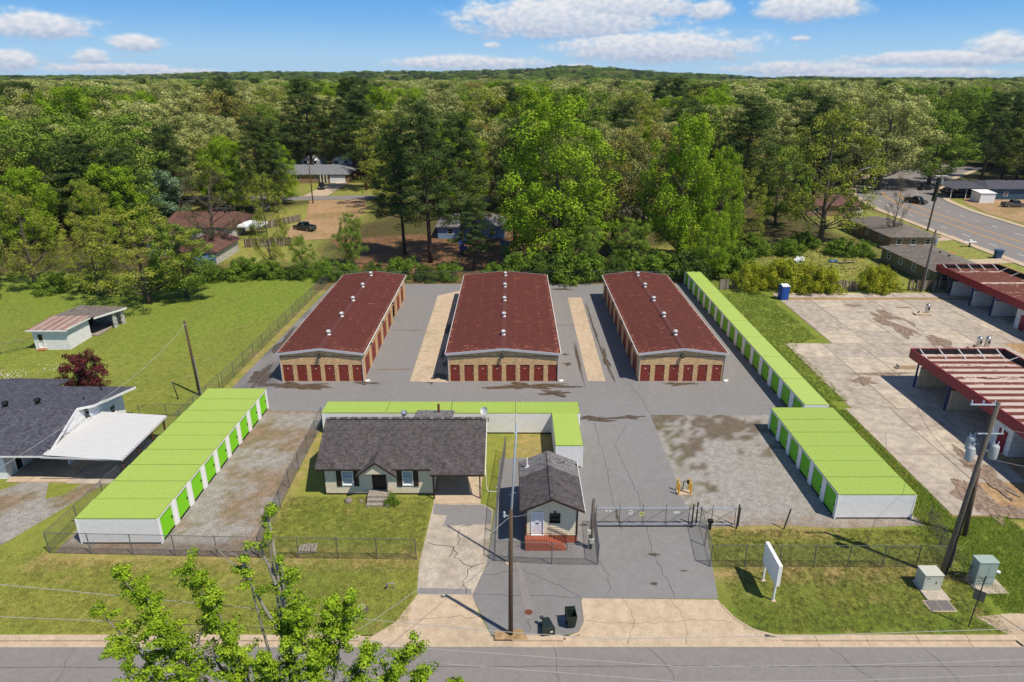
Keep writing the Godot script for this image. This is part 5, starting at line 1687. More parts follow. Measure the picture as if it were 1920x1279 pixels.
func build_poles() -> void:
	var a := pole("brown wooden utility pole between driveway and wheelie bins", Vector3(-0.08, 0, -32.2), 8.9, 0.145, Vector3(0.02, 0, 0), M.pole_wood)
	box(a, "bracket", M.bright_steel, Vector3(-0.2, 8.55, 0), Vector3(0.5, 0.06, 0.06))
	rod(a, "insulator", M.insulator, Vector3(-0.35, 8.45, 0), Vector3(-0.35, 8.8, 0), 0.06)
	cable("thin service cable from the brown pole down to the office", [Vector3(-0.05, 8.5, -32.2), Vector3(2.0, 3.6, -40.3)], 0.25, 0.012)
	cable("thin service cable from the brown pole across the lawn", [Vector3(-0.1, 8.5, -32.2), Vector3(-9.0, 8.2, -22.0)], 0.4, 0.012)
	var s := pole("tall slim silver pole standing behind the brown pole beside the office", Vector3(-0.25, 0, -38.7), 10.8, 0.085, Vector3(0.55, 0, -0.2), M.bright_steel, "steel_pole")
	box(s, "base_block", M.concrete, Vector3(0, 0.05, 0), Vector3(0.4, 0.1, 0.4))
	rod(s, "bracket", M.galvanised, Vector3(0.1, 5.5, -0.1), Vector3(0.5, 5.7, -0.1), 0.02)
	var d := pole("short dark pole with electric meters beside the office", Vector3(5.6, 0, -40.3), 4.15, 0.14, Vector3(0.1, 0, 0), M.grey_pole_wood)
	box(d, "meter_box", M.utility_beige, Vector3(-0.16, 1.5, 0.1), Vector3(0.26, 0.36, 0.2))
	box(d, "meter_box", M.utility_beige, Vector3(0.06, 0.75, 0.16), Vector3(0.3, 0.34, 0.2))
	rod(d, "conduit", M.galvanised, Vector3(-0.16, 0.0, 0.12), Vector3(-0.14, 1.4, 0.12), 0.03)
	rod(d, "conduit", M.galvanised, Vector3(-0.12, 1.6, 0.12), Vector3(-0.05, 4.0, 0.1), 0.03)
	var b := pole("big leaning grey utility pole with three transformers, right of the white sign", Vector3(29.0, 0, -37.3), 13.1, 0.175, Vector3(0.5, 0, 0.05), M.grey_pole_wood)
	rod(b, "crossarm", M.bright_steel, Vector3(-1.15, 12.95, 0), Vector3(0.5, 12.95, 0.05), 0.06)
	rod(b, "crossarm", M.bright_steel, Vector3(-0.3, 11.0, 0.1), Vector3(1.3, 11.0, 0.1), 0.05)
	for q in [[-0.55, 9.65, 0.25], [-0.15, 10.0, -0.45], [0.95, 9.75, 0.2]]:
		var can := surf(true)
		lathe(can, [Vector2(0.0, 0.0), Vector2(0.24, 0.0), Vector2(0.25, 0.05), Vector2(0.25, 0.82), Vector2(0.20, 0.90), Vector2(0.0, 0.93)], 16)
		var c := inst("transformer", done(can), M.transformer_grey, b, Vector3(q[0], q[1] - 0.4, q[2]))
		for sx in [-0.1, 0.1]:
			rod(c, "bushing", M.insulator, Vector3(sx, 0.88, 0), Vector3(sx * 1.6, 1.16, 0), 0.045, 0.03, 6)
		box(c, "hanger", M.galvanised, Vector3(0.3 if q[0] < 0.0 else -0.3, 0.45, -q[2] * 0.4), Vector3(0.25, 0.1, 0.1))
	for x in [-1.1, -0.4, 0.3]:
		rod(b, "insulator", M.insulator, Vector3(x, 12.98, 0.02), Vector3(x, 13.25, 0.02), 0.05, 0.035, 6)
	for x in [0.6, 1.2]:
		rod(b, "insulator", M.insulator, Vector3(x, 11.05, 0.1), Vector3(x, 11.35, 0.1), 0.05, 0.035, 6)
	for x in [-0.7, -0.1]:
		rod(b, "jumper", M.dark_metal, Vector3(x, 12.9, 0.05), Vector3(x + 0.2, 10.6, 0.2), 0.012)
	rod(b, "conduit", M.dark_metal, Vector3(0.22, 0.1, 0.1), Vector3(0.42, 7.2, 0.14), 0.06)
	var b2 := pole("stub of a brown pole standing just behind the big leaning pole", Vector3(33.3, 0, -41.7), 5.7, 0.17, Vector3(-0.35, 0, 0), M.pole_wood)
	box(b2, "cap", M.dark_metal, Vector3(-0.35, 5.7, 0), Vector3(0.2, 0.05, 0.2))
	var l := pole("brown utility pole in the field beside the far end of the container row", Vector3(-33.1, 0, -65.5), 8.4, 0.15, Vector3(-0.25, 0, 0), M.pole_wood)
	rod(l, "conduit", M.galvanised, Vector3(0.17, 0.1, 0.06), Vector3(0.08, 4.3, 0.06), 0.05)
	box(l, "bracket", M.galvanised, Vector3(-0.22, 8.0, 0.1), Vector3(0.4, 0.05, 0.05))
	var l2 := pole("short dark stake beside the brown pole in the field", Vector3(-35.0, 0, -64.6), 2.0, 0.06, Vector3(-0.3, 0, 0), M.dark_steel, "stake")
	box(l2, "cap", M.dark_steel, Vector3(-0.3, 2.0, 0), Vector3(0.08, 0.04, 0.08))
	var h := pole("ivy-clad utility pole at the highway kerb", Vector3(91.3, 0, -148.7), 12.0, 0.2, Vector3(0.4, 0, 0), M.grey_pole_wood)
	box(h, "crossarm", M.white_trim, Vector3(0.4, 11.9, 0), Vector3(2.6, 0.14, 0.14))
	rod(h, "transformer", M.transformer_grey, Vector3(0.75, 10.2, 0.1), Vector3(0.75, 11.2, 0.1), 0.24)
	rod(h, "ivy_mass", M.ivy, Vector3(0.0, 6.5, -0.1), Vector3(0.2, 11.5, -0.1), 0.5, 0.42, 9)
	var k := pole("dark utility pole with transformer beside the plank fence", Vector3(64.3, 0, -103.0), 9.9, 0.17, Vector3(0.25, 0, 0), M.grey_pole_wood)
	rod(k, "transformer", M.transformer_grey, Vector3(0.6, 7.6, 0.1), Vector3(0.62, 8.6, 0.1), 0.24)
	rod(k, "conduit", M.galvanised, Vector3(0.2, 0.2, 0.1), Vector3(0.3, 7.0, 0.1), 0.06)
	box(k, "crossarm", M.grey_pole_wood, Vector3(0.5, 9.2, 0), Vector3(1.0, 0.1, 0.1))
	var sl := pole("street lamp with curved arm beside the highway trees", Vector3(84.0, 0, -171.0), 10.3, 0.12, Vector3(0, 0, 0), M.grey_pole_wood, "street_lamp")
	var st := surf()
	tube(st, [Vector3(0, 9.3, 0), Vector3(1.5, 10.4, 0), Vector3(4.2, 11.2, 0)], [0.05, 0.05, 0.05], 6)
	inst("arm", done(st), M.bright_steel, sl)
	box(sl, "lamp_head", M.bright_steel, Vector3(4.7, 11.25, 0), Vector3(1.0, 0.16, 0.35))
	var p5 := pole("utility pole at the corner of back road and dirt lot", Vector3(-53.2, 0, -183.5), 11.0, 0.17, Vector3(0, 0, 0), M.pole_wood)
	box(p5, "crossarm", M.pole_wood, Vector3(0, 10.2, 0), Vector3(2.2, 0.12, 0.12))
	var p6 := pole("thin utility pole with lamp behind the brown roofed house", Vector3(-76.5, 0, -160.0), 11.5, 0.15, Vector3(-0.2, 0, 0), M.pole_wood)
	box(p6, "lamp_head", M.bright_steel, Vector3(1.0, 9.6, 0), Vector3(1.6, 0.12, 0.2), Vector3(0, 0, 0.3))
	# overhead cables
	var z := -22.0
	cable("highest overhead cable along the street", [Vector3(-60, 17.0, z), Vector3(-21, 12.6, z), Vector3(-1.3, 10.2, z), Vector3(4, 9.72, z), Vector3(12, 9.9, z), Vector3(24, 10.4, z), Vector3(60, 14, z)], 0.0, 0.013)
	cable("second overhead cable along the street below the highest one", [Vector3(-60, 13.5, z), Vector3(-21, 10.9, z), Vector3(-9, 10.25, z), Vector3(-3.5, 9.2, z), Vector3(7.2, 8.2, z), Vector3(14.5, 8.3, z), Vector3(24, 8.7, z), Vector3(60, 12, z)], 0.0, 0.013)
	cable("lowest overhead cable along the street", [Vector3(-3.6, 8.45, z), Vector3(7.3, 7.35, z), Vector3(14.6, 7.44, z), Vector3(24, 7.9, z), Vector3(60, 11, z)], 0.0, 0.013)
	cable("service cable slung over the white carport roof", [Vector3(-33.2, 8.1, -65.4), Vector3(-36.5, 4.6, -58.5), Vector3(-40.6, 3.6, -38.0)], 0.35, 0.018)
	cable("slack dark cable hanging over the forecourt slabs", [Vector3(29.4, 8.4, -37.3), Vector3(37.0, 3.4, -56.0), Vector3(44.0, 3.9, -58.0)], 0.9, 0.014, M.dark_wire)
	cable("upper cable running from the big leaning pole past the car wash", [Vector3(30.2, 11.3, -37.2), Vector3(60, 9.5, -36.0)], 0.8, 0.012)
	cable("lower cable running from the big leaning pole past the car wash", [Vector3(29.9, 9.2, -37.2), Vector3(60, 6.0, -35.5)], 0.8, 0.012)

# ---------------------------------------------------------------- small things

func wheelie_bin(label: String, at: Vector3, turn: Vector3, lid_open: bool) -> void:
	var t := thing("wheelie_bin", label, "bin", at)
	t.rotation = turn
	var st := surf()
	var y0 := 0.12
	var y1 := 1.02
	var b := [Vector3(-0.23, y0, 0.24), Vector3(0.23, y0, 0.24), Vector3(0.23, y0, -0.2), Vector3(-0.23, y0, -0.2)]
	var c := [Vector3(-0.31, y1, 0.38), Vector3(0.31, y1, 0.38), Vector3(0.31, y1, -0.34), Vector3(-0.31, y1, -0.34)]
	for k in 4:
		var j := (k + 1) % 4
		face(st, [b[k], b[j], c[j], c[k]])
		var i0: Vector3 = c[k] * Vector3(0.9, 1, 0.9)
		var i1: Vector3 = c[j] * Vector3(0.9, 1, 0.9)
		face(st, [i0, i1, b[j] + Vector3(0, 0.1, 0), b[k] + Vector3(0, 0.1, 0)])
		face(st, [c[k], c[j], i1, i0])
	face(st, [b[3], b[2], b[1], b[0]])
	face(st, [b[0] + Vector3(0, 0.1, 0), b[1] + Vector3(0, 0.1, 0), b[2] + Vector3(0, 0.1, 0), b[3] + Vector3(0, 0.1, 0)])
	inst("body", done(st), M.bin_green, t)
	if lid_open:
		box(t, "lid", M.bin_green, Vector3(0, 0.72, -0.45), Vector3(0.64, 0.74, 0.05), Vector3(-0.12, 0, 0))
	else:
		box(t, "lid", M.bin_green, Vector3(0, 1.05, 0.02), Vector3(0.66, 0.06, 0.80))
		box(t, "label_sticker", M.paper_white, Vector3(0.0, 1.083, 0.2), Vector3(0.12, 0.006, 0.16))
	rod(t, "handle", M.black, Vector3(-0.26, 0.98, -0.40), Vector3(0.26, 0.98, -0.40), 0.02)
	for sx in [-0.27, 0.27]:
		var w := rod(t, "wheel", M.rubber, Vector3(sx - 0.03, 0.12, -0.22), Vector3(sx + 0.03, 0.12, -0.22), 0.12, -1.0, 12)
		rod(w, "hub", M.fence_steel, Vector3(-0.005, 0, 0), Vector3(0.065, 0, 0), 0.05, -1.0, 8)

func build_small_things() -> void:
	# yellow bollards round the gate keypad
	var t := thing("keypad_station", "gate keypad on a small concrete pad between yellow bollards", "keypad", Vector3(13.95, 0, -47.3))
	box(t, "pad", M.concrete, Vector3(0, 0.06, 0.0), Vector3(1.15, 0.12, 0.8))
	for p in [[-0.48, -0.3], [0.48, -0.3], [-0.48, 0.3], [0.48, 0.3]]:
		rod(t, "bollard", M.yellow, Vector3(p[0], 0.1, p[1]), Vector3(p[0], 1.1, p[1]), 0.075)
	var st := surf()
	tube(st, [Vector3(-0.1, 0.1, 0), Vector3(-0.1, 1.0, 0), Vector3(0.0, 1.15, 0.05), Vector3(0.2, 1.15, 0.1)], [0.035, 0.035, 0.035, 0.035], 7)
	inst("pedestal", done(st), M.black, t)
	box(t, "keypad", M.black, Vector3(0.24, 1.1, 0.1), Vector3(0.14, 0.28, 0.22))
	# the blank white sign
	t = thing("sign_board", "blank white sign board on two white posts on the lawn by the street", "sign", Vector3(16.85, 0, -36.0))
	for z in [-0.95, 0.95]:
		box(t, "post", M.frame_white, Vector3(0, 0.95, z), Vector3(0.11, 1.9, 0.11))
		box(t, "footing", M.concrete, Vector3(0, 0.03, z), Vector3(0.3, 0.06, 0.3))
	box(t, "panel", M.frame_white, Vector3(0, 2.15, 0.0), Vector3(0.24, 1.6, 2.45))
	# utility boxes
	t = thing("transformer_box", "beige pad transformer box on the lawn in front of the big pole", "utility box", Vector3(27.5, 0, -36.3))
	box(t, "pad", M.old_concrete, Vector3(0.05, 0.05, 0.35), Vector3(1.5, 0.1, 1.9))
	box(t, "cabinet", M.utility_beige, Vector3(0, 0.68, -0.05), Vector3(1.2, 1.16, 0.95))
	box(t, "lid", M.utility_beige, Vector3(0, 1.29, -0.05), Vector3(1.26, 0.07, 1.02))
	box(t, "latch", M.black, Vector3(0.2, 0.72, 0.44), Vector3(0.05, 0.16, 0.03))
	box(t, "warning_label", M.dark_metal, Vector3(-0.35, 1.05, 0.432), Vector3(0.22, 0.05, 0.01))
	t = thing("electrical_cabinet", "tall pale green electrical cabinet beside the overgrown fence", "utility box", Vector3(31.2, 0, -36.7))
	box(t, "pad", M.old_concrete, Vector3(0.25, 0.05, 0.3), Vector3(2.0, 0.1, 1.6))
	box(t, "cabinet", M.utility_green, Vector3(0, 1.0, 0), Vector3(1.25, 1.8, 0.75))
	box(t, "lid", M.utility_green, Vector3(0, 1.94, 0), Vector3(1.32, 0.07, 0.82))
	box(t, "door_seam", M.dark_metal, Vector3(0.08, 1.02, 0.378), Vector3(0.012, 1.6, 0.008))
	box(t, "base_trim", M.dark_metal, Vector3(0, 0.26, 0.378), Vector3(1.2, 0.02, 0.01))
	rod(t, "side_pipe", M.porta_white, Vector3(0.62, 1.1, 0.0), Vector3(1.05, 0.95, 0.1), 0.11)
	t = thing("vault_cover", "flat grey utility vault cover set in the lawn", "cover", Vector3(27.3, 0, -34.55))
	box(t, "rim", M.concrete, Vector3(0, 0.02, 0), Vector3(1.7, 0.05, 1.02))
	for sx in [-0.39, 0.39]:
		box(t, "plate", M.tar, Vector3(sx, 0.035, 0), Vector3(0.75, 0.05, 0.88))
	# sign by the right corner, seen from behind
	t = thing("street_sign", "small square road sign on a thin leaning post, back to the camera", "sign", Vector3(28.05, 0, -32.8))
	rod(t, "post", M.dark_steel, Vector3.ZERO, Vector3(0.12, 3.85, 0.0), 0.035)
	box(t, "sign_plate", M.sign_back, Vector3(0.13, 2.35, -0.06), Vector3(0.62, 0.75, 0.012), Vector3(0, -0.75, 0))
	for y in [2.15, 2.55]:
		box(t, "bolt_bracket", M.galvanised, Vector3(0.08, y, -0.03), Vector3(0.09, 0.05, 0.05))
	for k in 6:
		rod(t, "dead_vine", M.fence_wood, Vector3(0.12, 3.4 + 0.07 * k, 0), Vector3(0.12 + R.randf_range(-0.6, -0.1), 3.3 + R.randf_range(-0.1, 0.6), R.randf_range(-0.3, 0.3)), 0.012, 0.006, 5)
	wheelie_bin("dark green wheelie bin lying on its side by the brown pole", Vector3(2.0, 0.36, -33.1), Vector3(0, 1.75, 1.62), false)
	wheelie_bin("dark green wheelie bin standing open near the street apron", Vector3(3.62, 0.03, -32.85), Vector3(0, 0.1, 0), true)
	t = thing("wooden_pallet", "broken grey pallet lying behind the lawn fence", "pallet", Vector3(-14.6, 0, -40.15), 0.15)
	for k in 6:
		box(t, "board", M.old_planks, Vector3(-0.55 + k * 0.22, 0.13, R.randf_range(-0.05, 0.05)), Vector3(0.17, 0.03, 1.0), Vector3(0, R.randf_range(-0.08, 0.08), 0))
	for z in [-0.4, 0.4]:
		box(t, "runner", M.old_planks, Vector3(0, 0.06, z), Vector3(1.25, 0.1, 0.08))
	t = thing("tree_stump", "low cut tree stump ringed with chips on the street lawn", "stump", Vector3(-9.5, 0, -34.2))
	st = surf(true)
	lathe(st, [Vector2(0.42, 0.0), Vector2(0.30, 0.1), Vector2(0.27, 0.26)], 12)
	inst("bark_ring", done(st), M.bark, t)
	rod(t, "cut_face", M.old_planks, Vector3(0, 0.2, 0), Vector3(0, 0.265, 0), 0.265, -1.0, 12)
	t = thing("gas_riser", "small bent gas riser pipe on the street lawn", "pipe", Vector3(-8.0, 0, -36.1))
	st = surf()
	tube(st, [Vector3(-0.25, 0, 0), Vector3(-0.25, 0.4, 0), Vector3(-0.2, 0.46, 0), Vector3(0.2, 0.5, 0), Vector3(0.25, 0.46, 0), Vector3(0.25, 0.0, 0)], [0.03, 0.03, 0.03, 0.03, 0.03, 0.03], 6)
	inst("pipe", done(st), M.galvanised, t)
	box(t, "valve", M.fence_steel, Vector3(-0.25, 0.3, 0.0), Vector3(0.14, 0.14, 0.14))
	for q in [[-13.0, -46.1, .34, "larger brown stone on the grass left of the porch steps"], [-12.0, -46.05, .18, "small pale stone beside the porch steps"]]:
		st = surf(true)
		lathe(st, [Vector2(q[2], 0.0), Vector2(q[2] * 1.05, q[2] * 0.4), Vector2(q[2] * 0.6, q[2] * 0.9), Vector2(0.0, q[2])], 7)
		var o := inst("stone", done(st), M.stone, null, Vector3(q[0], 0, q[1]))
		tag(o, q[3], "stone")
	# portable toilet
	t = thing("portable_toilet", "blue portable toilet with white roof at the forecourt edge", "toilet", Vector3(41.2, 0, -99.2), 0.15)
	box(t, "cabin", M.porta_blue, Vector3(0, 1.12, 0), Vector3(1.15, 2.1, 1.15))
	box(t, "door", M.porta_blue, Vector3(0, 1.1, 0.59), Vector3(0.8, 1.9, 0.04))
	slab_quad(t, "roof", M.porta_white, [Vector3(-0.62, 2.2, 0.62), Vector3(0.62, 2.2, 0.62), Vector3(0.5, 2.42, -0.3), Vector3(-0.5, 2.42, -0.3)], 0.06)
	slab_quad(t, "roof", M.porta_white, [Vector3(-0.5, 2.42, -0.3), Vector3(0.5, 2.42, -0.3), Vector3(0.62, 2.2, -0.62), Vector3(-0.62, 2.2, -0.62)], 0.06)
	box(t, "skid", M.dark_metal, Vector3(0, 0.04, 0), Vector3(1.25, 0.08, 1.25))
	# vacuum stations of the car wash
	for q in [[58.6, -92.0, [[0.1]], "single steel vacuum on a concrete island of the forecourt"], [58.2, -78.9, [[-0.55], [0.5]], "pair of steel vacuums on a concrete island by the car wash"]]:
		t = thing("vacuum_station", q[3], "vacuum", Vector3(q[0], 0.06, q[1]))
		box(t, "island", M.concrete, Vector3(-0.4, 0.12, 0.25), Vector3(2.2, 0.24, 0.9))
		for v in q[2]:
			st = surf(true)
			lathe(st, [Vector2(0.30, 0.24), Vector2(0.30, 1.25), Vector2(0.33, 1.3), Vector2(0.30, 1.45), Vector2(0.12, 1.56), Vector2(0, 1.58)], 16)
			var c := inst("canister", done(st), M.chrome, t, Vector3(v[0] + 0.3, 0, 0))
			box(c, "control_panel", M.dark_metal, Vector3(0, 0.9, 0.3), Vector3(0.25, 0.35, 0.06))
		rod(t, "hose_hook", M.dark_metal, Vector3(-0.9, 0.24, 0.2), Vector3(-0.9, 0.55, 0.2), 0.1)
	t = thing("parking_block", "long concrete wheel block lying on the forecourt beside the car wash", "block", Vector3(45.6, 0.06, -72.6))
	box(t, "block", M.concrete, Vector3(0, 0.25, 0), Vector3(2.0, 0.5, 0.7))
	box(t, "broken_corner", M.old_concrete, Vector3(-1.05, 0.12, 0.1), Vector3(0.3, 0.24, 0.4), Vector3(0, 0.4, 0))
	# litter and heaps behind
	for q in [[52.5, -121.8, 1.0, "porta_white", "crumpled white tarpaulin heap in the back yard"], [58.5, -121.3, 0.6, "blue_tarp", "small blue-grey bundle in the back yard"]]:
		st = surf()
		for k in 9:
			bar(st, Vector3(R.randf_range(-1, 1) * q[2], 0.3 * q[2] + R.randf_range(0, 0.4) * q[2], R.randf_range(-0.6, 0.6) * q[2]), Vector3(1.0, 0.5, 0.7) * q[2] * R.randf_range(0.5, 1.0), Basis.from_euler(Vector3(R.randf(), R.randf() * 3.0, R.randf())))
		tag(inst("tarpaulin_heap", done(st), M[q[3]], null, Vector3(q[0], 0, q[1])), q[4], "heap")
	t = thing("lumber_stack", "stack of weathered boards lying in the back yard", "lumber", Vector3(61.0, 0, -121.0), 0.2)
	for k in 7:
		box(t, "board", M.old_planks, Vector3(R.randf_range(-0.2, 0.2), 0.06 + 0.07 * (k % 4), -0.4 + 0.25 * (k % 4)), Vector3(3.2, 0.06, 0.25), Vector3(0, R.randf_range(-0.15, 0.15), 0))
	# play towers under the pines
	for q in [[-9.3, -127.5, "small bright blue play tower under the pines"], [-1.3, -126.0, "dark blue play frame in the shade of the maple"]]:
		t = thing("play_tower", q[2], "play tower", Vector3(q[0], 0, q[1]))
		for p in [[-0.6, -0.6], [0.6, -0.6], [-0.6, 0.6], [0.6, 0.6]]:
			box(t, "leg", M.play_blue, Vector3(p[0], 1.1, p[1]), Vector3(0.12, 2.2, 0.12))
		box(t, "platform", M.play_blue, Vector3(0, 1.1, 0), Vector3(1.4, 0.12, 1.4))
		box(t, "panel", M.play_blue, Vector3(0, 1.5, 0.66), Vector3(1.2, 0.5, 0.06))
		slab_quad(t, "roof", M.play_blue, [Vector3(-0.8, 2.2, 0.8), Vector3(0.8, 2.2, 0.8), Vector3(0.8, 2.9, 0), Vector3(-0.8, 2.9, 0)], 0.05)
	# mailboxes and blue bin along the highway
	t = thing("mailbox", "white mailbox on a short post at the highway kerb", "mailbox", Vector3(91.0, 0, -133.5))
	box(t, "post", M.dark_metal, Vector3(0, 0.5, 0), Vector3(0.2, 1.0, 0.2))
	box(t, "arm", M.frame_white, Vector3(0, 1.02, 0), Vector3(2.4, 0.12, 0.5))
	box(t, "letter_box", M.frame_white, Vector3(0, 1.25, 0), Vector3(0.6, 0.4, 0.4))
	t = thing("wheelie_bin", "blue wheelie bin standing at the highway kerb", "bin", Vector3(90.6, 0, -124.5))
	slab_quad(t, "front_panel", M.bin_blue, [Vector3(-0.45, 0.1, 0.4), Vector3(0.45, 0.1, 0.4), Vector3(0.62, 1.5, 0.62), Vector3(-0.62, 1.5, 0.62)], 0.9, Vector3.FORWARD)
	box(t, "lid", M.bin_blue, Vector3(0, 1.56, 0.1), Vector3(1.4, 0.12, 1.3))
	rod(t, "axle", M.rubber, Vector3(-0.5, 0.14, -0.4), Vector3(0.5, 0.14, -0.4), 0.14)

# ---------------------------------------------------------------- vehicles

func vehicle(called: String, label: String, at: Vector3, turn: float, paint: Color, shape: String) -> void:
	var t := thing(called, label, "car" if shape != "pickup" else "pickup", at, turn)
	var m := mat("paint_%d" % used.size(), paint, 0.28)
	m.clearcoat_enabled = true
	m.clearcoat = 0.6
	# side outline of the lower body (x forward) and of the cabin
	var L := {"sedan": 4.7, "suv": 4.8, "pickup": 5.6}[shape] as float
	var W := 0.92
	var belt := 0.92 if shape == "sedan" else 1.08
	var f := L * 0.5
	var low := [Vector2(-f, 0.42), Vector2(-f + 0.1, 0.30), Vector2(f - 0.15, 0.28), Vector2(f, 0.45), Vector2(f - 0.05, belt - 0.22), Vector2(f - 0.5, belt - 0.10), Vector2(f * 0.42, belt), Vector2(-f + 0.12, belt), Vector2(-f - 0.02, belt - 0.2)]
	var st := surf(false)
	var ys := [-W, -W + 0.08, W - 0.08, W]
	var ks := [0.985, 1.0, 1.0, 0.985]
	for j in 3:
		for i in low.size():
			var a: Vector2 = low[i]
			var b: Vector2 = low[(i + 1) % low.size()]
			face(st, [Vector3(a.x * ks[j], a.y, -ys[j]), Vector3(b.x * ks[j], b.y, -ys[j]), Vector3(b.x * ks[j + 1], b.y, -ys[j + 1]), Vector3(a.x * ks[j + 1], a.y, -ys[j + 1])])
	for sgn in [-1.0, 1.0]:
		var p := []
		for v in low:
			p.append(Vector3(v.x * 0.985, v.y, sgn * W))
		face(st, p)
	inst("body", done(st), m, t)
	var cab: Array = {"sedan": [-1.75, -1.0, 0.35, 1.2, 1.42], "suv": [-2.2, -1.95, 0.3, 1.15, 1.72], "pickup": [-0.75, -0.55, 0.75, 1.5, 1.80]}[shape]
	var cs := surf(false)
	var top: float = cab[4]
	var q := [Vector3(cab[0], belt, W - 0.04), Vector3(cab[3], belt, W - 0.04), Vector3(cab[2], top, W - 0.2), Vector3(cab[1], top, W - 0.2)]
	var r := []
	for v in q:
		r.append(Vector3(v.x, v.y, -v.z))
	face(cs, q)
	face(cs, [r[1], r[0], r[3], r[2]])
	face(cs, [q[1], r[1], r[2], q[2]])
	face(cs, [r[0], q[0], q[3], r[3]])
	inst("window_glass", done(cs), M.car_glass, t)
	box(t, "roof", m, Vector3((cab[1] + cab[2]) * 0.5, top + 0.015, 0), Vector3(cab[2] - cab[1] + 0.1, 0.06, 2.0 * W - 0.36))
	for sz in [-1.0, 1.0]:
		for k in [[0, 3], [1, 2]]:
			rod(t, "pillar", m, q[k[0]] * Vector3(1, 1, sz), q[k[1]] * Vector3(1, 1, sz), 0.05, -1.0, 5)
		rod(t, "pillar", m, Vector3((cab[1] + cab[2]) * 0.5, belt, sz * (W - 0.04)), Vector3((cab[1] + cab[2]) * 0.5, top, sz * (W - 0.2)), 0.05, -1.0, 5)
		for x in [f * 0.62, -f * 0.60]:
			var w := rod(t, "wheel", M.rubber, Vector3(x, 0.35, sz * (W - 0.16)), Vector3(x, 0.35, sz * (W + 0.02)), 0.35, -1.0, 16)
			rod(w, "rim", M.chrome, Vector3(0, 0, sz * 0.17), Vector3(0, 0, sz * 0.19), 0.21, -1.0, 12)
		box(t, "headlight", M.lamp_clear, Vector3(f - 0.06, belt - 0.3, sz * 0.66), Vector3(0.12, 0.14, 0.34))
		box(t, "tail_light", M.lamp_red, Vector3(-f + 0.02, belt - 0.25, sz * 0.72), Vector3(0.1, 0.2, 0.24))
	if shape == "pickup":
		box(t, "bed_floor", M.black, Vector3(-1.75, belt + 0.005, 0), Vector3(1.85, 0.012, 1.5))
		for sz in [-1.0, 1.0]:
			box(t, "bed_side", m, Vector3(-1.75, belt + 0.1, sz * (W - 0.08)), Vector3(2.0, 0.22, 0.1))
		box(t, "tailgate", m, Vector3(-f + 0.1, belt + 0.1, 0), Vector3(0.08, 0.22, 1.6))
	box(t, "bumper", M.dark_metal, Vector3(f - 0.02, 0.42, 0), Vector3(0.14, 0.16, 1.7))
	box(t, "bumper", M.dark_metal, Vector3(-f + 0.02, 0.42, 0), Vector3(0.14, 0.16, 1.7))

func build_vehicles() -> void:
	vehicle("pickup_truck", "dark teal pickup parked on the dirt lot behind the yard", Vector3(-45.8, 0, -149.6), 2.6, Color(0.11, 0.18, 0.20), "pickup")
	vehicle("parked_car", "black car parked on the ranch house drive", Vector3(-57.6, 0, -209.5), -1.3, Color(0.03, 0.03, 0.035), "suv")
	vehicle("parked_car", "white car at the left end of the back road", Vector3(-87.0, 0, -183.0), 0.1, Color(0.85, 0.86, 0.88), "suv")
	vehicle("parked_car", "silver car parked near the bare tree behind the brown roof", Vector3(-73.0, 0, -174.0), 0.5, Color(0.72, 0.74, 0.77), "sedan")
	vehicle("parked_car", "white car parked in shade behind the twin pine trunks", Vector3(-63.0, 0, -173.0), 1.4, Color(0.82, 0.83, 0.85), "sedan")
	vehicle("pickup_truck", "black pickup driving on the highway", Vector3(108.2, 0.02, -184.0), -1.05, Color(0.035, 0.035, 0.04), "pickup")
	vehicle("parked_car", "grey car farther from the highway in front of the blue building", Vector3(128.0, 0, -202.5), 0.1, Color(0.16, 0.17, 0.18), "sedan")
	vehicle("parked_car", "dark blue car beside the small white shed", Vector3(127.2, 0, -195.5), 0.0, Color(0.06, 0.08, 0.13), "sedan")
	vehicle("pickup_truck", "dusty grey pickup in front of the blue building", Vector3(130.5, 0, -178.5), 0.0, Color(0.30, 0.30, 0.28), "pickup")
	vehicle("parked_car", "white van parked behind the budding tree by the highway", Vector3(84.4, 0, -168.0), 0.8, Color(0.86, 0.87, 0.88), "suv")
	vehicle("parked_car", "small dark car under the trees across the highway", Vector3(124.0, 0, -207.5), 0.2, Color(0.05, 0.07, 0.07), "sedan")

# ---------------------------------------------------------------- trees

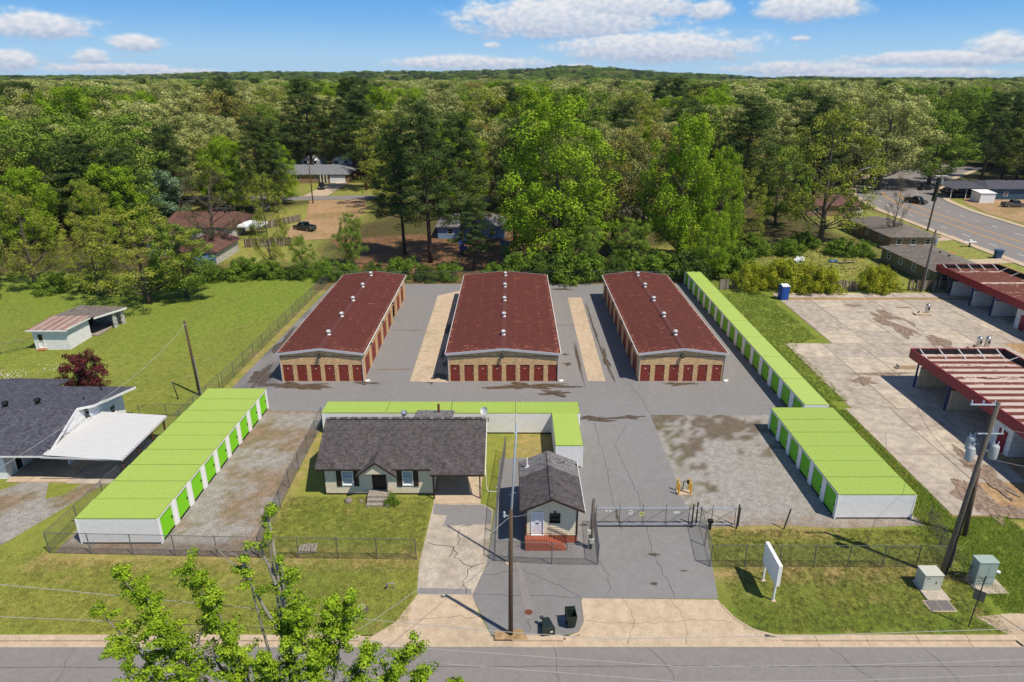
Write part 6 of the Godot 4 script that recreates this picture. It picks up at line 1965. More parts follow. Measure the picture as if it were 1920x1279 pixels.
# kind: [height, trunk radius, crown base share, crown radius, limbs, twigs per limb, puff radius, puff flatness, leaves per puff, leaf length, leaf width, colours, bark, limb rise, envelope, material, upward]
const KINDS := {
	"pine": [25.0, 0.34, 0.27, 5.4, 30, 5, 1.35, 0.55, 150, 0.38, 0.11, [[0.070, 0.112, 0.030], [0.052, 0.088, 0.024], [0.110, 0.150, 0.040]], "pine_bark", 0.25, "pine", "needle", 0.6],
	"oak": [22.0, 0.5, 0.18, 8.5, 20, 6, 1.9, 0.75, 190, 0.34, 0.24, [[0.360, 0.395, 0.125], [0.265, 0.300, 0.086], [0.480, 0.495, 0.190]], "bark", 0.7, "round", "leaf", 0.3],
	"olive": [21.0, 0.45, 0.20, 7.4, 20, 6, 1.75, 0.8, 170, 0.32, 0.22, [[0.285, 0.310, 0.096], [0.215, 0.245, 0.074], [0.380, 0.390, 0.140]], "bark", 0.8, "round", "leaf", 0.4],
	"bright": [24.0, 0.42, 0.13, 6.8, 26, 7, 1.55, 1.1, 190, 0.29, 0.20, [[0.215, 0.345, 0.020], [0.155, 0.270, 0.016], [0.290, 0.400, 0.030]], "bark", 1.15, "egg", "leaf", 0.5],
	"green": [19.0, 0.38, 0.16, 6.6, 20, 6, 1.6, 0.85, 165, 0.31, 0.22, [[0.165, 0.265, 0.036], [0.125, 0.205, 0.028], [0.235, 0.325, 0.048]], "bark", 0.75, "round", "leaf", 0.35],
	"airy": [22.0, 0.38, 0.16, 7.2, 22, 7, 1.2, 0.9, 85, 0.26, 0.19, [[0.240, 0.290, 0.036], [0.180, 0.230, 0.030], [0.310, 0.325, 0.055]], "bark", 0.9, "egg", "leaf", 0.4],
	"brown": [20.0, 0.38, 0.2, 6.2, 20, 7, 1.35, 0.85, 85, 0.26, 0.17, [[0.300, 0.245, 0.065], [0.240, 0.225, 0.055], [0.270, 0.285, 0.060]], "bark", 0.9, "round", "leaf", 0.4],
	"bare": [16.0, 0.35, 0.25, 5.6, 20, 9, 0.8, 1.0, 9, 0.22, 0.14, [[0.19, 0.16, 0.06], [0.17, 0.18, 0.045]], "bark", 0.8, "round", "leaf", 0.4],
	"blue": [12.0, 0.30, 0.12, 4.4, 18, 6, 1.25, 0.85, 150, 0.30, 0.20, [[0.150, 0.265, 0.135], [0.110, 0.200, 0.100], [0.230, 0.330, 0.200]], "bark", 0.8, "round", "leaf", 0.4],
	"plum": [4.6, 0.12, 0.10, 1.9, 16, 6, 0.58, 0.9, 130, 0.15, 0.11, [[0.105, 0.026, 0.030], [0.075, 0.022, 0.026], [0.150, 0.038, 0.038]], "bark", 0.9, "round", "leaf", 0.4],
	"bush": [3.0, 0.06, 0.02, 2.0, 14, 4, 0.72, 0.9, 120, 0.19, 0.13, [[0.125, 0.215, 0.026], [0.090, 0.165, 0.022], [0.185, 0.265, 0.034]], "bark", 1.0, "dome", "leaf", 0.4],
	"yellow_bush": [3.2, 0.06, 0.02, 2.2, 14, 5, 0.70, 1.0, 120, 0.18, 0.11, [[0.310, 0.350, 0.024], [0.230, 0.280, 0.022], [0.385, 0.395, 0.034]], "bark", 1.3, "dome", "leaf", 0.7],
	"dark_bush": [3.6, 0.08, 0.02, 2.3, 14, 4, 0.8, 0.9, 120, 0.21, 0.14, [[0.080, 0.140, 0.026], [0.060, 0.105, 0.020], [0.118, 0.180, 0.032]], "bark", 1.0, "dome", "leaf", 0.4],
}

func envelope(shape: String, t: float) -> float:
	match shape:
		"pine":
			return clampf((1.05 - t) * 1.25, 0.16, 1.0) * (0.55 + 0.45 * smoothstep(0.0, 0.22, t))
		"egg":
			return sqrt(maxf(0.02, sin(PI * pow(clampf(t * 0.93 + 0.05, 0, 1), 0.85))))
		"dome":
			return sqrt(maxf(0.03, 1.0 - t * t))
	return sqrt(maxf(0.02, sin(PI * clampf(t * 0.9 + 0.08, 0, 1))))

func leaf_quads(rng: RandomNumberGenerator, c: Vector3, r: float, flat: float, n: int, ll: float, lw: float, cols: Array, upward: float, verts: PackedVector3Array, norms: PackedVector3Array, colors: PackedColorArray) -> void:
	var g := rng.randf_range(0.85, 1.15)
	var base: Array = cols[rng.randi() % cols.size()]
	for k in n:
		var d := Vector3(rng.randfn(), rng.randfn() + 0.25, rng.randfn()).normalized()
		var rr := r * pow(rng.randf(), 0.3)
		var p := c + Vector3(d.x * rr, d.y * rr * flat, d.z * rr)
		var nn := (d + Vector3(rng.randfn(), rng.randfn() + upward, rng.randfn()) * 0.38).normalized()
		var u := nn.cross(Vector3(rng.randfn(), rng.randfn(), rng.randfn())).normalized()
		var v := nn.cross(u)
		var s := rng.randf_range(0.7, 1.3)
		u *= ll * 0.5 * s
		v *= lw * 0.5 * s
		var other: Array = cols[rng.randi() % cols.size()]
		var b := rng.randf_range(0.82, 1.18) * g
		var col := Color((base[0] * 0.6 + other[0] * 0.4) * b, (base[1] * 0.6 + other[1] * 0.4) * b, (base[2] * 0.6 + other[2] * 0.4) * b)
		for w in [p - u, p + v * 1.0 - u * 0.1, p + u, p - u, p + u, p - v - u * 0.1]:
			verts.append(w)
			norms.append(nn)
			colors.append(col)

func tree_mesh(kind: String, sd: int, dense := 1.0) -> Array:
	var q: Array = KINDS[kind]
	var rng := RandomNumberGenerator.new()
	rng.seed = sd * 131 + kind.hash() % 1000
	var h: float = q[0]
	var st := surf(true)
	var verts := PackedVector3Array()
	var norms := PackedVector3Array()
	var colors := PackedColorArray()
	var bush: bool = q[14] == "dome"
	# trunk
	var tp := []
	var tr := []
	var lean := Vector3(rng.randfn(), 0, rng.randfn()) * 0.25
	var top := h * (0.93 if q[14] == "pine" else 0.80)
	for k in 7:
		var t := k / 6.0
		tp.append(Vector3(0, -0.15, 0) + Vector3(sin(t * 3.0 + sd) * 0.2, top * t, cos(t * 2.3 + sd) * 0.2 - 0.2) * (1.0 if not bush else 0.2) + lean * t * (1.0 if not bush else 0.0))
		tr.append(q[1] * lerpf(1.15, 0.18, pow(t, 0.8)))
	if not bush:
		tube(st, tp, tr, 8)
	var y0: float = h * q[2]
	var ga := rng.randf() * TAU
	var lobes := []
	for k in 5:
		lobes.append([rng.randf() * TAU, rng.randf_range(0.75, 1.25)])
	for i in int(q[4]):
		var t: float = (i + rng.randf_range(0.1, 0.9)) / q[4]
		if q[14] == "pine":
			t = pow(t, 0.9)
		ga += 2.4 + rng.randfn() * 0.35
		var lb := 1.0
		for l in lobes:
			lb *= lerpf(1.0, l[1], maxf(0.0, cos(ga - l[0])) * 0.45)
		var ym := lerpf(y0, h, t)
		var rad: float = q[3] * envelope(q[14], t) * rng.randf_range(0.72, 1.08) * lb
		var tip := Vector3(cos(ga) * rad, ym, sin(ga) * rad)
		if bush:
			tip.y = maxf(0.35, h * t * 0.92)
		var y_start := clampf(ym - rad * q[13], y0 * 0.7, top * 0.97)
		var tt := clampf(y_start / top, 0.0, 0.98) * 6.0
		var a: Vector3 = tp[int(tt)].lerp(tp[mini(int(tt) + 1, 6)], tt - int(tt))
		if bush:
			a = Vector3(cos(ga), 0, sin(ga)) * 0.15
		var mid := a.lerp(tip, 0.5) + Vector3(rng.randfn() * 0.25, -0.08 * rad * (1.0 if q[14] != "pine" else 0.3), rng.randfn() * 0.25) * (0.3 if bush else 1.0)
		var r0: float = maxf(q[1] * (0.42 - 0.24 * t), 0.02)
		tube(st, [a, mid, tip], [r0, r0 * 0.6, r0 * 0.18], 5, false)
		var puff: float = q[6] * rng.randf_range(0.8, 1.2) * lerpf(1.0, 0.8, t)
		leaf_quads(rng, tip, puff, q[7], int(q[8] * dense * 1.1), q[9], q[10], q[11], q[16], verts, norms, colors)
		for j in int(q[5]):
			var s := rng.randf_range(0.3, 1.0)
			var o := mid.lerp(tip, s * 1.0 - 0.15) if s > 0.15 else mid
			var sp: float = q[6] * rng.randf_range(0.9, 2.1)
			var d := Vector3(rng.randfn(), rng.randfn() * 0.55 + (0.35 if q[14] != "pine" else 0.1), rng.randfn()).normalized() * sp
			var e := o + d
			if bush:
				e.y = maxf(e.y, 0.25)
			e.y = minf(e.y, h)
			tube(st, [o, e], [r0 * 0.35, r0 * 0.08], 4, false)
			if kind == "bare":
				for z in 5:
					tube(st, [o.lerp(e, 0.3 + z * 0.15), o.lerp(e, 0.3 + z * 0.15) + Vector3(rng.randfn(), rng.randfn() * 0.6 + 0.5, rng.randfn()) * 0.65], [r0 * 0.14, 0.01], 3, false)
			leaf_quads(rng, e, puff * rng.randf_range(0.65, 1.0), q[7], int(q[8] * dense * rng.randf_range(0.6, 1.0)), q[9], q[10], q[11], q[16], verts, norms, colors)
	var arr := []
	arr.resize(Mesh.ARRAY_MAX)
	arr[Mesh.ARRAY_VERTEX] = verts
	arr[Mesh.ARRAY_NORMAL] = norms
	arr[Mesh.ARRAY_COLOR] = colors
	var crown := ArrayMesh.new()
	crown.add_surface_from_arrays(Mesh.PRIMITIVE_TRIANGLES, arr)
	return [done(st), crown]

var tree_cache := {}

func tree_parts(kind: String, variant: int) -> Array:
	var key := "%s%d" % [kind, variant]
	if not tree_cache.has(key):
		tree_cache[key] = tree_mesh(kind, variant + 1)
	return tree_cache[key]

func put_tree(called: String, label: String, category: String, kind: String, variant: int, at: Vector3, h: float, wide := 1.0, group := "", turn := -1.0) -> Node3D:
	var m := tree_parts(kind, variant)
	var t := thing(called, label, category, at, R.randf() * TAU if turn < 0.0 else turn, group)
	var s: float = h / KINDS[kind][0]
	t.scale = Vector3(s * wide, s, s * wide)
	inst("trunk" if KINDS[kind][14] != "dome" else "stems", m[0], M[KINDS[kind][12]], t)
	inst("crown", m[1], M[KINDS[kind][15]], t)
	return t

func clear_of(x: float, z: float) -> bool:
	# roads, yards and houses where no forest tree stands
	for q in [[-82, -48, -240, -184], [-60, -34, -192, -112], [-76, -52, -158, -114], [-20, 2, -156, -136], [18, 33, -166, -145], [26, 66, -137, -100], [60, 118, -186, -60], [90, 122, -205, -130], [112, 165, -210, -120], [-95, 0, -199, -186], [28, 48, -240, -222], [-20, -4, -230, -212]]:
		if x > q[0] and x < q[1] and z > q[2] and z < q[3]:
			return false
	var p := Vector2(x, z)
	for k in 20:
		var v := Vector2(104, -170).lerp(Vector2(170, -272), k / 19.0)
		if p.distance_to(v) < 15.0:
			return false
	return true

func wood_place(x: float, z: float) -> String:
	var az := rad_to_deg(atan2(x, -z))
	var where := "beyond the highway"
	for q in [[-30.0, "at the far left of the field"], [-24.0, "behind the field-edge trees"], [-18.0, "behind the brown roofed house"], [-12.0, "around the ranch house"], [-6.0, "behind the broad pine"], [0.0, "behind the tallest pine"], [6.0, "behind the huge bright green tree"], [12.0, "right of the huge bright green tree"], [18.0, "behind the many-stemmed bright tree"], [24.0, "behind the tall airy tree"]]:
		if az < q[0]:
			where = q[1]
			break
	return where + (", front rows" if z > -190.0 else (", middle rows" if z > -250.0 else ", far rows"))

func build_trees() -> void:
	# the trees that stand out, one by one: name, label, kind, variant, x, z, height, width factor
	var big := [
		["pine_tree", "tallest dark pine behind the gap between the first two brick buildings", "pine", 0, -15.0, -121.0, 27.5, 1.15],
		["pine_tree", "broad dark pine standing over the dirt lot, left of the tallest pine", "pine", 1, -20.6, -127.0, 24.5, 0.98],
		["pine_tree", "pine with hanging boughs right of the tallest pine", "pine", 2, -9.5, -128.0, 25.5, 1.0],
		["pine_tree", "short young pine right behind the back fence", "pine", 1, -6.6, -115.5, 12.5, 1.35],
		["maple_tree", "huge bright green tree directly behind the middle brick building", "bright", 0, 7.2, -119.0, 27.6, 1.26],
		["maple_tree", "bright green many-stemmed tree behind the third brick building", "bright", 1, 30.5, -121.0, 25.2, 0.95],
		["maple_tree", "second bright green stem leaning right of the many-stemmed tree", "bright", 2, 37.5, -123.0, 19.5, 0.62],
		["oak_tree", "olive tree peeping out behind the huge bright green tree", "olive", 0, 20.0, -134.0, 22.0, 0.95],
		["pine_tree", "dark pine above the tan roofed house, right of the bright green tree", "pine", 0, 25.5, -168.0, 26.5, 1.05],
		["pine_tree", "wide dark pine between the bright trees and the highway", "pine", 1, 51.0, -152.0, 27.8, 1.3],
		["budding_tree", "tall airy yellow-green tree with forked trunk by the second brick house", "airy", 0, 63.0, -137.5, 26.3, 1.25],
		["budding_tree", "slim half-bare tree beside the second brick house", "bare", 1, 77.0, -137.0, 14.0, 0.42],
		["maple_tree", "rounded mid-green tree across the highway above the parked cars", "green", 0, 131.0, -218.0, 21.5, 1.45],
		["pine_tree", "twin-trunk pine over the back road, its nearer stem", "pine", 2, -61.5, -169.0, 23.0, 0.95],
		["pine_tree", "twin-trunk pine over the back road, its farther stem", "pine", 0, -58.5, -170.5, 22.0, 0.9],
		["oak_tree", "large olive-yellow oak in flower left of the back road", "oak", 0, -92.0, -176.0, 24.5, 1.2],
		["oak_tree", "second flowering oak crowding the large olive-yellow one", "oak", 1, -78.0, -186.0, 22.0, 1.05],
		["round_tree", "round blue-green tree beside the white parked car", "blue", 0, -78.5, -152.0, 12.3, 1.15],
		["bare_tree", "nearly leafless grey tree in front of the peeling outbuilding", "bare", 0, -56.0, -126.5, 16.5, 1.1],
		["young_tree", "thin half-leafed tree beyond the far corner of the field", "airy", 1, -42.0, -116.0, 16.5, 0.62],
		["field_tree", "sprawling loose green tree at the field edge behind the shed", "airy", 2, -54.5, -97.0, 14.2, 1.7],
		["field_tree", "fuller leafy half of the sprawling tree at the field edge", "green", 0, -50.0, -100.0, 11.0, 1.25],
		["field_tree", "second loose green tree crowding the field edge", "airy", 1, -63.5, -101.0, 12.0, 1.15],
		["field_tree", "tall leafy tree at the far left field edge", "airy", 0, -77.0, -106.0, 15.0, 1.15],
		["field_tree", "airy green tree left of the loose tree at the field edge", "airy", 2, -70.0, -114.0, 15.5, 0.9],
		["field_tree", "dark leaning tree at the left picture edge of the field", "green", 0, -86.0, -104.0, 17.0, 1.25],
		["pine_tree", "dense dark pine rising behind the field-edge trees", "pine", 1, -88.0, -142.0, 20.5, 1.6],
		["pine_tree", "dark pine right of the dense one behind the field", "pine", 2, -76.5, -136.0, 18.5, 1.35],
		["pine_tree", "dark pine at the left edge of the woods behind the field", "pine", 0, -104.0, -138.0, 19.5, 1.5],
		["leafy_bush_tree", "small bushy tree at the end of the dirt lot", "green", 1, -28.6, -119.5, 9.0, 0.72],
		["leafy_bush_tree", "rounded green bush tree beside the back corner of the field", "green", 2, -36.5, -115.5, 6.0, 0.9],
		["maple_tree", "dense mid-green tree at the foot of the huge bright one", "green", 0, 11.5, -113.5, 10.5, 1.0],
		["maple_tree", "dark green thicket tree behind the third brick building", "green", 1, 20.5, -114.0, 9.0, 1.1],
		["leafy_bush_tree", "young tree arching over the far end of the long container row", "bright", 2, 33.0, -110.0, 11.0, 0.9],
		["willow_like_tree", "grey-stemmed budding tree left of the tall airy one", "airy", 1, 44.0, -130.0, 16.0, 0.9],
		["leafy_tree", "leafy tree in front of the red roofed house", "green", 2, 60.0, -155.0, 17.0, 1.0],
		["street_pine", "tall trunk pine at the right picture edge across the highway", "pine", 2, 150.0, -222.0, 27.0, 1.1],
		["street_pine", "tall thin pine left of the one at the right edge", "pine", 0, 163.0, -232.0, 27.0, 1.0],
		["leafy_tree", "leafy tree at the bend of the highway", "green", 1, 99.0, -222.0, 19.0, 1.1],
	]
	for q in big:
		put_tree(q[0], q[1], "tree", q[2], q[3], Vector3(q[4], 0, q[5]), q[6], q[7])
	put_tree("plum_shrub", "dark purple-leaved shrub behind the white house", "shrub", "plum", 0, Vector3(-44.4, 0, -64.8), 5.0, 1.0)
	put_tree("porch_shrub", "small round green shrub beside the porch steps", "shrub", "bush", 0, Vector3(-9.5, 0, -45.7), 0.85, 0.85)
	# bushes along the back fence and at the forecourt edge
	var i := 0
	var bl := [[-27.5, -110.5, 2.6, 0], [-23.0, -110.2, 3.0, 1], [-19.0, -111.5, 3.4, 0], [-14.5, -110.0, 2.6, 1], [-11.0, -110.3, 2.7, 0], [-3.0, -110.8, 2.6, 2], [1.0, -111.5, 4.2, 0], [5.5, -110.6, 4.6, 1], [9.5, -110.4, 5.0, 2], [13.0, -110.8, 4.2, 0], [17.0, -110.4, 3.8, 1], [21.0, -110.6, 3.4, 2], [25.0, -110.8, 4.4, 0], [29.5, -110.0, 5.0, 1], [-32.0, -112.0, 2.8, 2], [-36.0, -110.5, 2.4, 1], [-40.5, -111.0, 3.0, 0], [-45.0, -111.0, 3.4, 2], [-50.0, -109.5, 3.0, 1], [-57.5, -107.0, 3.4, 0], [-66.0, -104.5, 3.0, 2], [-72.0, -103.0, 3.2, 0], [-80.0, -99.0, 3.0, 1], [34.0, -116.0, 4.5, 1], [-30.5, -109.2, 2.4, 0]]
	for b in bl:
		put_tree("fence_bush", "%s bush behind the %s" % [["light green", "dark green", "leafy green"][b[3]], "field's far left edge" if b[0] < -60.0 else ("field's back edge" if b[0] < -30.0 else ("brick building beside the field" if b[0] < -15.5 else ("gap between first two brick buildings" if b[0] < -8.0 else ("widest brick building" if b[0] < 7.0 else ("gap before the third brick building" if b[0] < 14.5 else "third brick building")))))], "bush", ["bush", "dark_bush", "bush"][b[3]], i % 2, Vector3(b[0], 0, b[1]), b[2], 1.1, "bushes behind the yard and field")
		i += 1
	var j := 0
	for b in [[37.8, -104.0, 4.2], [42.5, -104.6, 4.8], [46.5, -103.2, 4.4], [49.5, -103.4, 3.8], [56.8, -103.3, 4.0], [58.8, -103.6, 3.4], [44.5, -106.0, 3.4], [40.0, -107.0, 3.2]]:
		put_tree("forecourt_bush", "yellow-green bush behind the forecourt, %s" % ["nearest the long container row", "just left of the toilet", "just right of the toilet", "next to the buried planks", "right of the buried planks", "nearest the grey plank fence", "in the second line behind the toilet", "in the second line by the container row"][j], "bush", "yellow_bush", i % 2, Vector3(b[0], 0, b[1]), b[2], 0.85, "bushes along the forecourt")
		i += 1
		j += 1
	j = 0
	for b in [[45.5, -128.0, 4.0], [52.5, -127.0, 3.0], [62.5, -127.0, 3.2], [66.0, -126.5, 2.6], [58.0, -133.0, 3.0], [39.5, -116.5, 4.0], [36.5, -112.0, 3.6]]:
		put_tree("yard_bush", "green back-yard bush %s" % ["below the grey-stemmed budding tree", "behind the white tarpaulin heap", "at the corner of the hip-roofed brick house", "touching the hip-roofed brick house", "under the tall airy tree", "behind the end of the container row", "hugging the end of the container row"][j], "bush", "bush", i % 2, Vector3(b[0], 0, b[1]), b[2], 1.2, "bushes in the back yard")
		i += 1
		j += 1
	# the woods: individual trees as far as they show, then one mass
	var lab := {"pine": ["pine_tree", "dark pine in the woods %s"], "oak": ["oak_tree", "olive-yellow flowering oak in the woods %s"], "olive": ["oak_tree", "grey-green budding oak in the woods %s"], "bright": ["maple_tree", "fresh bright green tree in the woods %s"], "green": ["leafy_tree", "mid-green leafy tree in the woods %s"], "airy": ["budding_tree", "loose yellow-green budding tree in the woods %s"], "brown": ["budding_tree", "reddish-brown budding tree in the woods %s"]}
	var pick := ["pine", "pine", "pine", "green", "oak", "oak", "oak", "olive", "green", "bright", "bright", "airy", "oak", "olive", "pine", "airy", "brown"]
	var rng := RandomNumberGenerator.new()
	rng.seed = 99
	var spots := []
	var z := -132.0
	while z > -440.0:
		var half := -z * 0.80 + 12.0
		var step := 13.2 if z > -260.0 else 15.0
		var x := -half + rng.randf() * step
		while x < half:
			var px := x + rng.randf_range(-3.5, 3.5)
			var pz := z + rng.randf_range(-3.5, 3.5)
			if clear_of(px, pz) and (pz < -165.0 or absf(px + 5.0) > 50.0 or rng.randf() < 0.35):
				spots.append([px, pz])
			x += step
		z -= step * (0.95 if z > -260.0 else 1.1)
	var far := {}
	for k in spots.size():
		var px: float = spots[k][0]
		var pz: float = spots[k][1]
		# stands of one kind, from noise, with strays
		var n := noise.get_noise_2d(px * 0.018, pz * 0.018) * 0.9 + 0.5 + rng.randf_range(-0.28, 0.28)
		var kind: String = pick[clampi(int(n * pick.size()), 0, pick.size() - 1)]
		if rng.randf() < 0.25:
			kind = pick[rng.randi() % pick.size()]
		var h := (17.0 + 13.5 * pow(rng.randf(), 0.8)) * (1.03 if kind == "pine" else 0.97)
		if pz > -185.0:
			h *= 0.85
		var wide := rng.randf_range(1.0, 1.45)
		var v := rng.randi() % (3 if kind in ["pine", "oak", "green"] else 2)
		if k < 290:
			put_tree(lab[kind][0], lab[kind][1] % wood_place(px, pz), "tree", kind, v, Vector3(px, 0, pz), h, wide, "trees of the woods behind the houses", rng.randf() * TAU)
		else:
			var key := kind + str(v)
			if not far.has(key):
				far[key] = []
			far[key].append([kind, v, px, pz, h, wide, rng.randf() * TAU])
	# everything beyond, out to the ridges
	z = -440.0
	while z > -3300.0:
		var half := -z * 0.82
		var step := 11.5 * maxf(1.0, pow(-z / 440.0, 0.72))
		var x := -half + rng.randf() * step
		while x < half:
			var px := x + rng.randf_range(-0.4, 0.4) * step
			var pz := z + rng.randf_range(-0.4, 0.4) * step
			var n := noise.get_noise_2d(px * 0.009, pz * 0.009) * 0.9 + 0.48 + rng.randf_range(-0.3, 0.3)
			var kind: String = pick[clampi(int(n * pick.size()), 0, pick.size() - 1)]
			if -z > 1300.0 and rng.randf() < 0.85:
				kind = "pine" if rng.randf() < 0.6 else "green"
			var v := rng.randi() % (3 if kind in ["pine", "oak", "green"] else 2)
			var key := kind + str(v)
			if not far.has(key):
				far[key] = []
			var sp := minf(2.2, pow(-z / 440.0, 0.35))
			far[key].append([kind, v, px, pz, (16.0 + 13.0 * rng.randf()) * (1.0 if z > -900.0 else 0.92), rng.randf_range(1.1, 1.6) * sp, rng.randf() * TAU])
			x += step
		z -= step * 1.05
	var wood := Node3D.new()
	wood.name = "forest"
	add_child(wood)
	tag(wood, "continuous mixed spring forest stretching to the low ridges on the horizon", "forest", "", "stuff")
	for key in far:
		var list: Array = far[key]
		var m := tree_parts(list[0][0], list[0][1])
		for part in 2:
			var mm := MultiMesh.new()
			mm.transform_format = MultiMesh.TRANSFORM_3D
			mm.mesh = m[part]
			mm.instance_count = list.size()
			for k in list.size():
				var e: Array = list[k]
				var s: float = e[4] / KINDS[e[0]][0]
				mm.set_instance_transform(k, Transform3D(Basis(Vector3.UP, e[6]).scaled(Vector3(s * e[5], s, s * e[5])), Vector3(e[2], rise(e[2], e[3]) - 0.1, e[3])))
			var o := MultiMeshInstance3D.new()
			o.name = "forest_trunks" if part == 0 else "forest_crowns"
			o.multimesh = mm
			o.material_override = M[KINDS[list[0][0]][12 if part == 0 else 15]]
			o.set_meta("kind", "stuff")
			wood.add_child(o, true)

# ---------------------------------------------------------------- grass tufts, weeds and vines

func tuft_mesh(sd: int, n: int, h: float, spread: float) -> ArrayMesh:
	var rng := RandomNumberGenerator.new()
	rng.seed = sd
	var st := surf()
	for k in n:
		var a := rng.randf() * TAU
		var p := Vector3(cos(a), 0, sin(a)) * spread * sqrt(rng.randf())
		var d := Vector3(rng.randfn() * 0.45, 1.0, rng.randfn() * 0.45).normalized()
		var s := d.cross(Vector3(rng.randfn(), 0.1, rng.randfn())).normalized() * h * 0.09
		var hh := h * rng.randf_range(0.5, 1.15)
		face(st, [p - s, p + s, p + d * hh * 0.6 + s * 0.7, p + d * hh + Vector3(d.x, -0.2, d.z) * hh * 0.3])
	return done(st)

func build_grass() -> void:
	var areas := [
		# x0, x1, z0, z1, count, height, colour a, colour b
		[-33.0, -6.4, -39.0, -32.3, 9000, 0.10, [.20, .225, .045], [.27, .26, .07]],
		[-18.0, -6.4, -46.7, -39.2, 5200, 0.10, [.185, .23, .04], [.26, .26, .07]],
		[-50.0, -33.0, -40.0, -32.3, 3600, 0.10, [.195, .225, .045], [.255, .245, .07]],
		[14.2, 30.4, -42.4, -32.3, 9000, 0.10, [.16, .19, .036], [.23, .215, .06]],
		[31.0, 38.0, -44.0, -34.0, 5200, 0.17, [.26, .36, .045], [.33, .40, .06]],
		[30.9, 34.2, -62.0, -44.0, 5200, 0.2, [.25, .35, .042], [.32, .39, .06]],
		[31.0, 39.5, -102.0, -62.0, 7000, 0.2, [.22, .32, .042], [.30, .36, .06]],
		[-80.0, -31.5, -110.0, -62.0, 26000, 0.10, [.185, .26, .038], [.26, .28, .06]],
		[30.5, 64.0, -135.0, -103.0, 3000, 0.25, [.26, .30, .07], [.32, .30, .09]],
	]
	var rng := RandomNumberGenerator.new()
	rng.seed = 17
	var m := StandardMaterial3D.new()
	m.resource_name = "grass_blade"
	m.vertex_color_use_as_albedo = true
	m.roughness = 0.8
	m.backlight_enabled = true
	m.backlight = Color(0.25, 0.25, 0.25)
	var n := 0
	var root := Node3D.new()
	root.name = "grass"
	add_child(root)
	tag(root, "short uneven grass growing over lawns, verges and field", "grass", "", "stuff")
	for a in areas:
		var mm := MultiMesh.new()
		mm.transform_format = MultiMesh.TRANSFORM_3D
		mm.use_colors = true
		mm.mesh = tuft_mesh(100 + n, 12, a[5], 0.16)
		mm.instance_count = a[4]
		for k in a[4]:
			var x := rng.randf_range(a[0], a[1])
			var z := rng.randf_range(a[2], a[3])
			if n == 5:
				x = clampf(x, 30.9, 33.6 if z > -62.0 else 35.0)
			if n == 6:
				var lim := 33.2 if z > -64.0 else (35.2 if z > -79.4 else 40.6)
				if x > lim or (z < -79.4 and x > 36.0 and z > -80.5 - (x - 36.0) * 0.6):
					x = 31.0 + rng.randf() * minf(lim - 31.0, 2.0)
			var gap := noise.get_noise_2d(x * 0.3, z * 0.3) + 0.3 * rng.randf()
			var s := rng.randf_range(0.6, 1.25) * (1.0 if gap > -0.25 else 0.45)
			var t := clampf(0.5 + noise.get_noise_2d(x * 0.12 + 3.0, z * 0.12) * 1.2 + rng.randf_range(-0.3, 0.3), 0.0, 1.0)
			mm.set_instance_transform(k, Transform3D(Basis(Vector3.UP, rng.randf() * TAU).scaled(Vector3(s, s, s)), Vector3(x, 0.0, z)))
			mm.set_instance_color(k, Color(lerpf(a[6][0], a[7][0], t), lerpf(a[6][1], a[7][1], t), lerpf(a[6][2], a[7][2], t)) * rng.randf_range(0.8, 1.15))
		var o := MultiMeshInstance3D.new()
		o.name = "grass_tufts"
		o.multimesh = mm
		o.material_override = m
		o.set_meta("kind", "stuff")
		root.add_child(o, true)
		n += 1
	var fl := surf()
	for k in 150:
		var p := Vector3(-57.0 + rng.randfn() * 1.6, 0.08, -70.2 + rng.randfn() * 1.0)
		if rng.randf() < 0.3:
			p += Vector3(3.5, 0, -2.2)
		bar(fl, p, Vector3(0.06, 0.04, 0.06) * rng.randf_range(0.6, 1.5), Basis(Vector3.UP, rng.randf()))
	tag(inst("white_flowers", done(fl), M.frame_white), "scattered white flowers on the grass behind the white house", "flowers", "", "stuff")
	# dead vines on the short fence beside the big pole
	var st := surf()
	for k in 240:
		var t := rng.randf()
		var p := Vector3(30.2, 0, -38.2).lerp(Vector3(31.4, 0, -43.2), t) + Vector3(rng.randfn() * 0.25, rng.randf() * 1.5, rng.randfn() * 0.2)
		if rng.randf() < 0.35:
			p = Vector3(30.3 + rng.randfn() * 0.25, rng.randf() * 1.3, -37.0 + rng.randfn() * 0.7)
		var q := p + Vector3(rng.randfn(), rng.randfn() * 0.7, rng.randfn()) * 0.45
		q.y = maxf(q.y, 0.02)
		tube(st, [p, p.lerp(q, 0.5) + Vector3(0, 0.1, 0), q], [0.014, 0.012, 0.006], 4, false)
	tag(inst("vines", done(st), M.fence_wood), "tangle of dead brown vines on the short sagging fence", "vines", "", "stuff")

# ---------------------------------------------------------------- the tree at the street, near the camera

